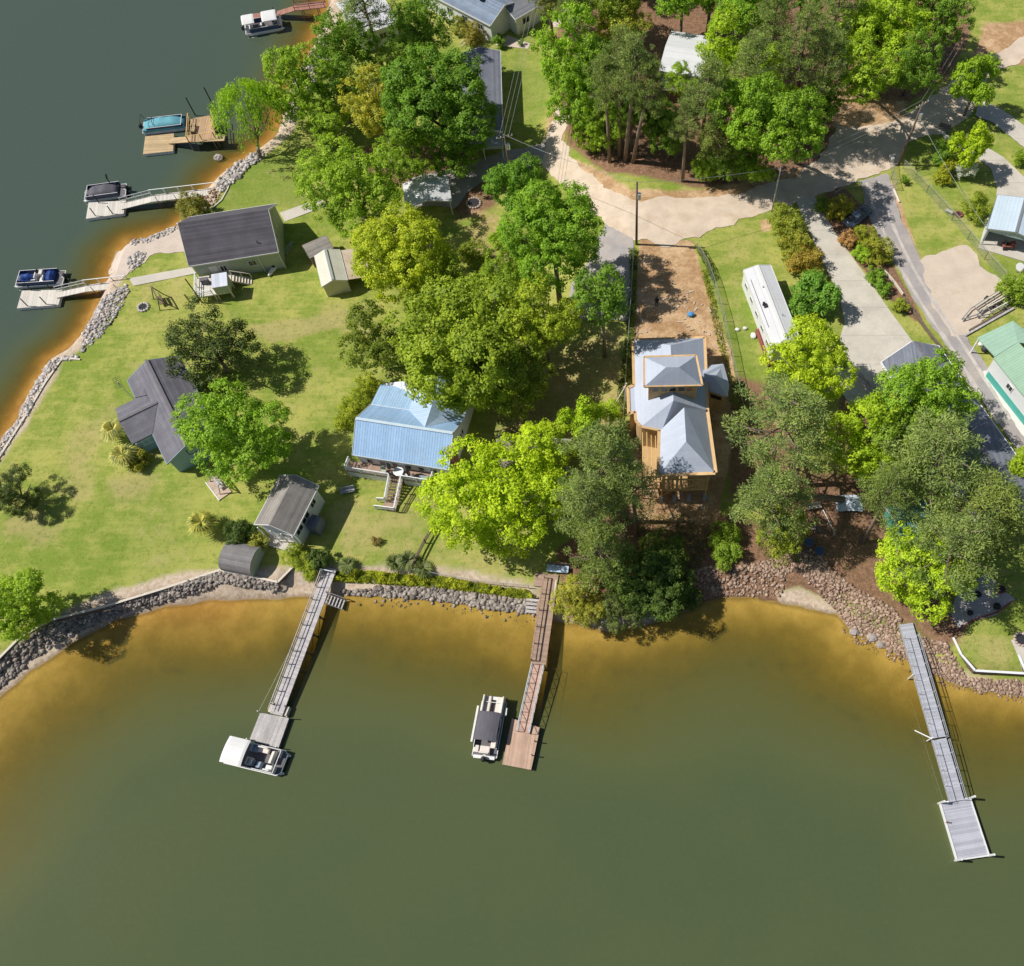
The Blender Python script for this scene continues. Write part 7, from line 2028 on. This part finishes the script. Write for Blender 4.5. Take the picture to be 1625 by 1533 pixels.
def pile(name, label, cat, p, n, L_, m, rz, sp=.5, rad=.07):
    b = gat(*p); r = thing(name, label, cat, b, rz)
    rr = random.Random(n)
    for k in range(n):
        a = rr.uniform(-.35, .35) if k else 0; c = Vector((rr.uniform(-sp, sp), rr.uniform(-sp, sp), .1 + .1 * (k % 4)))
        d = Vector((math.cos(a), math.sin(a), 0)) * L_ * rr.uniform(.5, 1) / 2
        MB().tube(c - d, c + d, rad, rad * .8, 7).build('pole', m, r)
pile('debris_pile', 'heap of pale poles and scrap beside the slate roofed house', 'debris pile', (1382, 612), 12, 4.5, M['greywood'], R(-62), 1.0, .07)
pile('brush_pile', 'heap of cut brown branches below the grey roofed house', 'brush pile', (752, 62), 16, 4.0, M['lightpost'], R(40), 1.2, .05)
t = thing('dish_antenna', 'white satellite dish on the lawn at the right edge', 'dish', gat(1613, 432), 0)
MB().tube((0, 0, 0), (0, 0, .9), .05).build('mast', M['steel'], t); MB().path([(0, 0, .95), (0, -.06, 1.02), (0, -.1, 1.1)], [.1, .4, .55], 14).build('reflector', M['white'], t)
t = thing('mailbox', 'white mailbox cluster at the road corner above the asphalt drive', 'mailbox', gat(1411, 258), 0)
MB().bar((0, 0, 0), (0, 0, 1.0), .1).build('post', M['post'], t); MB().box((0, 0, 1.12), (.5, .3, .3)).box((.1, -.5, 1.1), (.4, .3, .3)).build('box', M['white'], t)
for (p, h_, lab) in (((1505, 338), .35, 'pale stone seat on the fenced right lawn'),):
    t = thing('stone_seat', lab, 'seat', gat(*p), R(-35)); MB().box((0, 0, h_), (1.0, .4, .12)).build('seat', M['rockwhite'], t)
    for x in (-.35, .35): MB().box((x, 0, h_ / 2 - .03), (.15, .3, h_)).build('leg', M['rockwhite'], t)
for k, (p, m_, sz, lab) in enumerate((((1170, 524), M['white'], (.5, .4, .35), 'left white block on the grass by the steel beams'), ((1182, 522), M['white'], (.45, .4, .35), 'middle white block on the grass by the steel beams'), ((1195, 534), M['white'], (.6, .8, .4), 'big white rubble block touching the steel beams'),
                                  ((1562, 556), M['black'], (.8, .8, .7), 'black rubbish bag under the green porch roof'), ((1556, 548), M['white'], (.7, .6, .6), 'white sack under the green porch roof'))):
    o = MB().blob((0, 0, sz[2] * .4), (sz[0] * .6, sz[1] * .6, sz[2] * .6), 9, 6, .12).build('rubble_block' if k < 3 else 'rubbish_bag', m_); o.location = gat(*p); tag(o, lab, 'block' if k < 3 else 'bag', None)
# clutter below the green house and inside the carport
t = thing('kayak', 'white kayak leaning at the corner of the green house', 'kayak', gat(447, 422) + Vector((-.8, -.6, 0)), R(70))
MB().path([(-1.5, 0, .3), (-1.0, 0, .3), (0, 0, .28), (1.0, 0, .3), (1.5, 0, .3)], [.04, .25, .33, .25, .04], 8).build('hull', M['white'], t, True); MB().tube((-.1, 0, .5), (.1, 0, .62), .22).build('cockpit', M['dark'], t)
t = thing('step_ladder', 'aluminium step ladder lying beside the green house end wall', 'ladder', gat(458, 394), R(75))
mb = MB().bar((-1.2, -.25, .1), (1.2, -.12, .1), .07); mb.bar((-1.2, .25, .1), (1.2, .12, .1), .07)
for k in range(6): mb.bar((-1.0 + .4 * k, -.22, .1), (-1.0 + .4 * k, .22, .1), .05)
mb.build('ladder_frame', M['alu'], t)
t = thing('clothes_post', 'tall dark leaning post beside the small raised deck', 'post', gat(322, 481), 0); MB().tube((0, 0, -.2), (-.2, .1, 4.6), .08, n=7).build('pole', M['post'], t)
t = thing('short_post', 'short dark post left of the small raised deck', 'post', gat(301, 479), 0); MB().tube((0, 0, -.2), (0, 0, 1.5), .09, n=7).build('pole', M['post'], t)
cp_ = CARPORT.matrix_basis
t = thing('riding_mower', 'red riding mower parked under the pale blue carport', 'mower', cp_ @ Vector((.8, 3.4 if local(CARPORT, gat(1620, 390)).y > 0 else -3.4, .15)), 0)
MB().box((0, 0, .45), (1.5, .8, .3)).build('deck', M['red'], t); MB().box((.45, 0, .75), (.6, .55, .35)).build('hood', M['red'], t); MB().box((-.35, 0, .75), (.4, .45, .12)).box((-.55, 0, .95), (.1, .45, .4)).build('seat', M['black'], t)
for x in (-.5, .5):
    for s in (-.42, .42): MB().tube((x, s - .08, .25), (x, s + .08, .25), .25, n=12).build('wheel', M['black'], t)
# ------------------------------------------------------------------ daylight and camera
SUN_EL, SUN_TO = R(50), R(-4)          # light travels towards +x, very slightly south
w = bpy.data.worlds.new('World'); SC.world = w; w.use_nodes = True
nt = w.node_tree; bg = nt.nodes['Background']
sky = nt.nodes.new('ShaderNodeTexSky'); sky.sky_type = 'NISHITA'; sky.sun_disc = False
sky.sun_elevation = SUN_EL
src = Vector((-math.cos(SUN_TO), -math.sin(SUN_TO), 0))
sky.sun_rotation = math.atan2(src.x, src.y)
sky.altitude = 100; sky.air_density = 1.0; sky.dust_density = 1.2
nt.links.new(sky.outputs[0], bg.inputs[0]); bg.inputs[1].default_value = .07
sd = bpy.data.lights.new('sun', 'SUN'); sd.energy = 5.0; sd.angle = R(.5); sd.color = (1, .955, .88)
so = bpy.data.objects.new('sun', sd); COL.objects.link(so)
dirv = Vector((math.cos(SUN_EL) * math.cos(SUN_TO), math.cos(SUN_EL) * math.sin(SUN_TO), -math.sin(SUN_EL)))
so.rotation_euler = dirv.to_track_quat('-Z', 'Y').to_euler(); so.location = (-60, 20, 120)
cd = bpy.data.cameras.new('drone_camera'); cam = bpy.data.objects.new('drone_camera', cd); COL.objects.link(cam)
cam.location = (0, 0, CAM_H); cam.rotation_euler = (TILT, 0, 0)
cd.sensor_fit = 'HORIZONTAL'; cd.sensor_width = 36; cd.lens = 36 * FPX / 1625
cd.shift_x = -(PX0 - 812.5) / 1625; cd.shift_y = (PY0 - 766.5) / 1625
cd.clip_end = 3000; cd.clip_start = 1
SC.camera = cam
SC.view_settings.view_transform = 'Standard'; SC.view_settings.look = 'None'; SC.view_settings.exposure = 0; SC.view_settings.gamma = 1
SC.cycles.transparent_max_bounces = 12; SC.cycles.max_bounces = 6; SC.cycles.diffuse_bounces = 3; SC.cycles.glossy_bounces = 3
SC.cycles.use_denoising = True
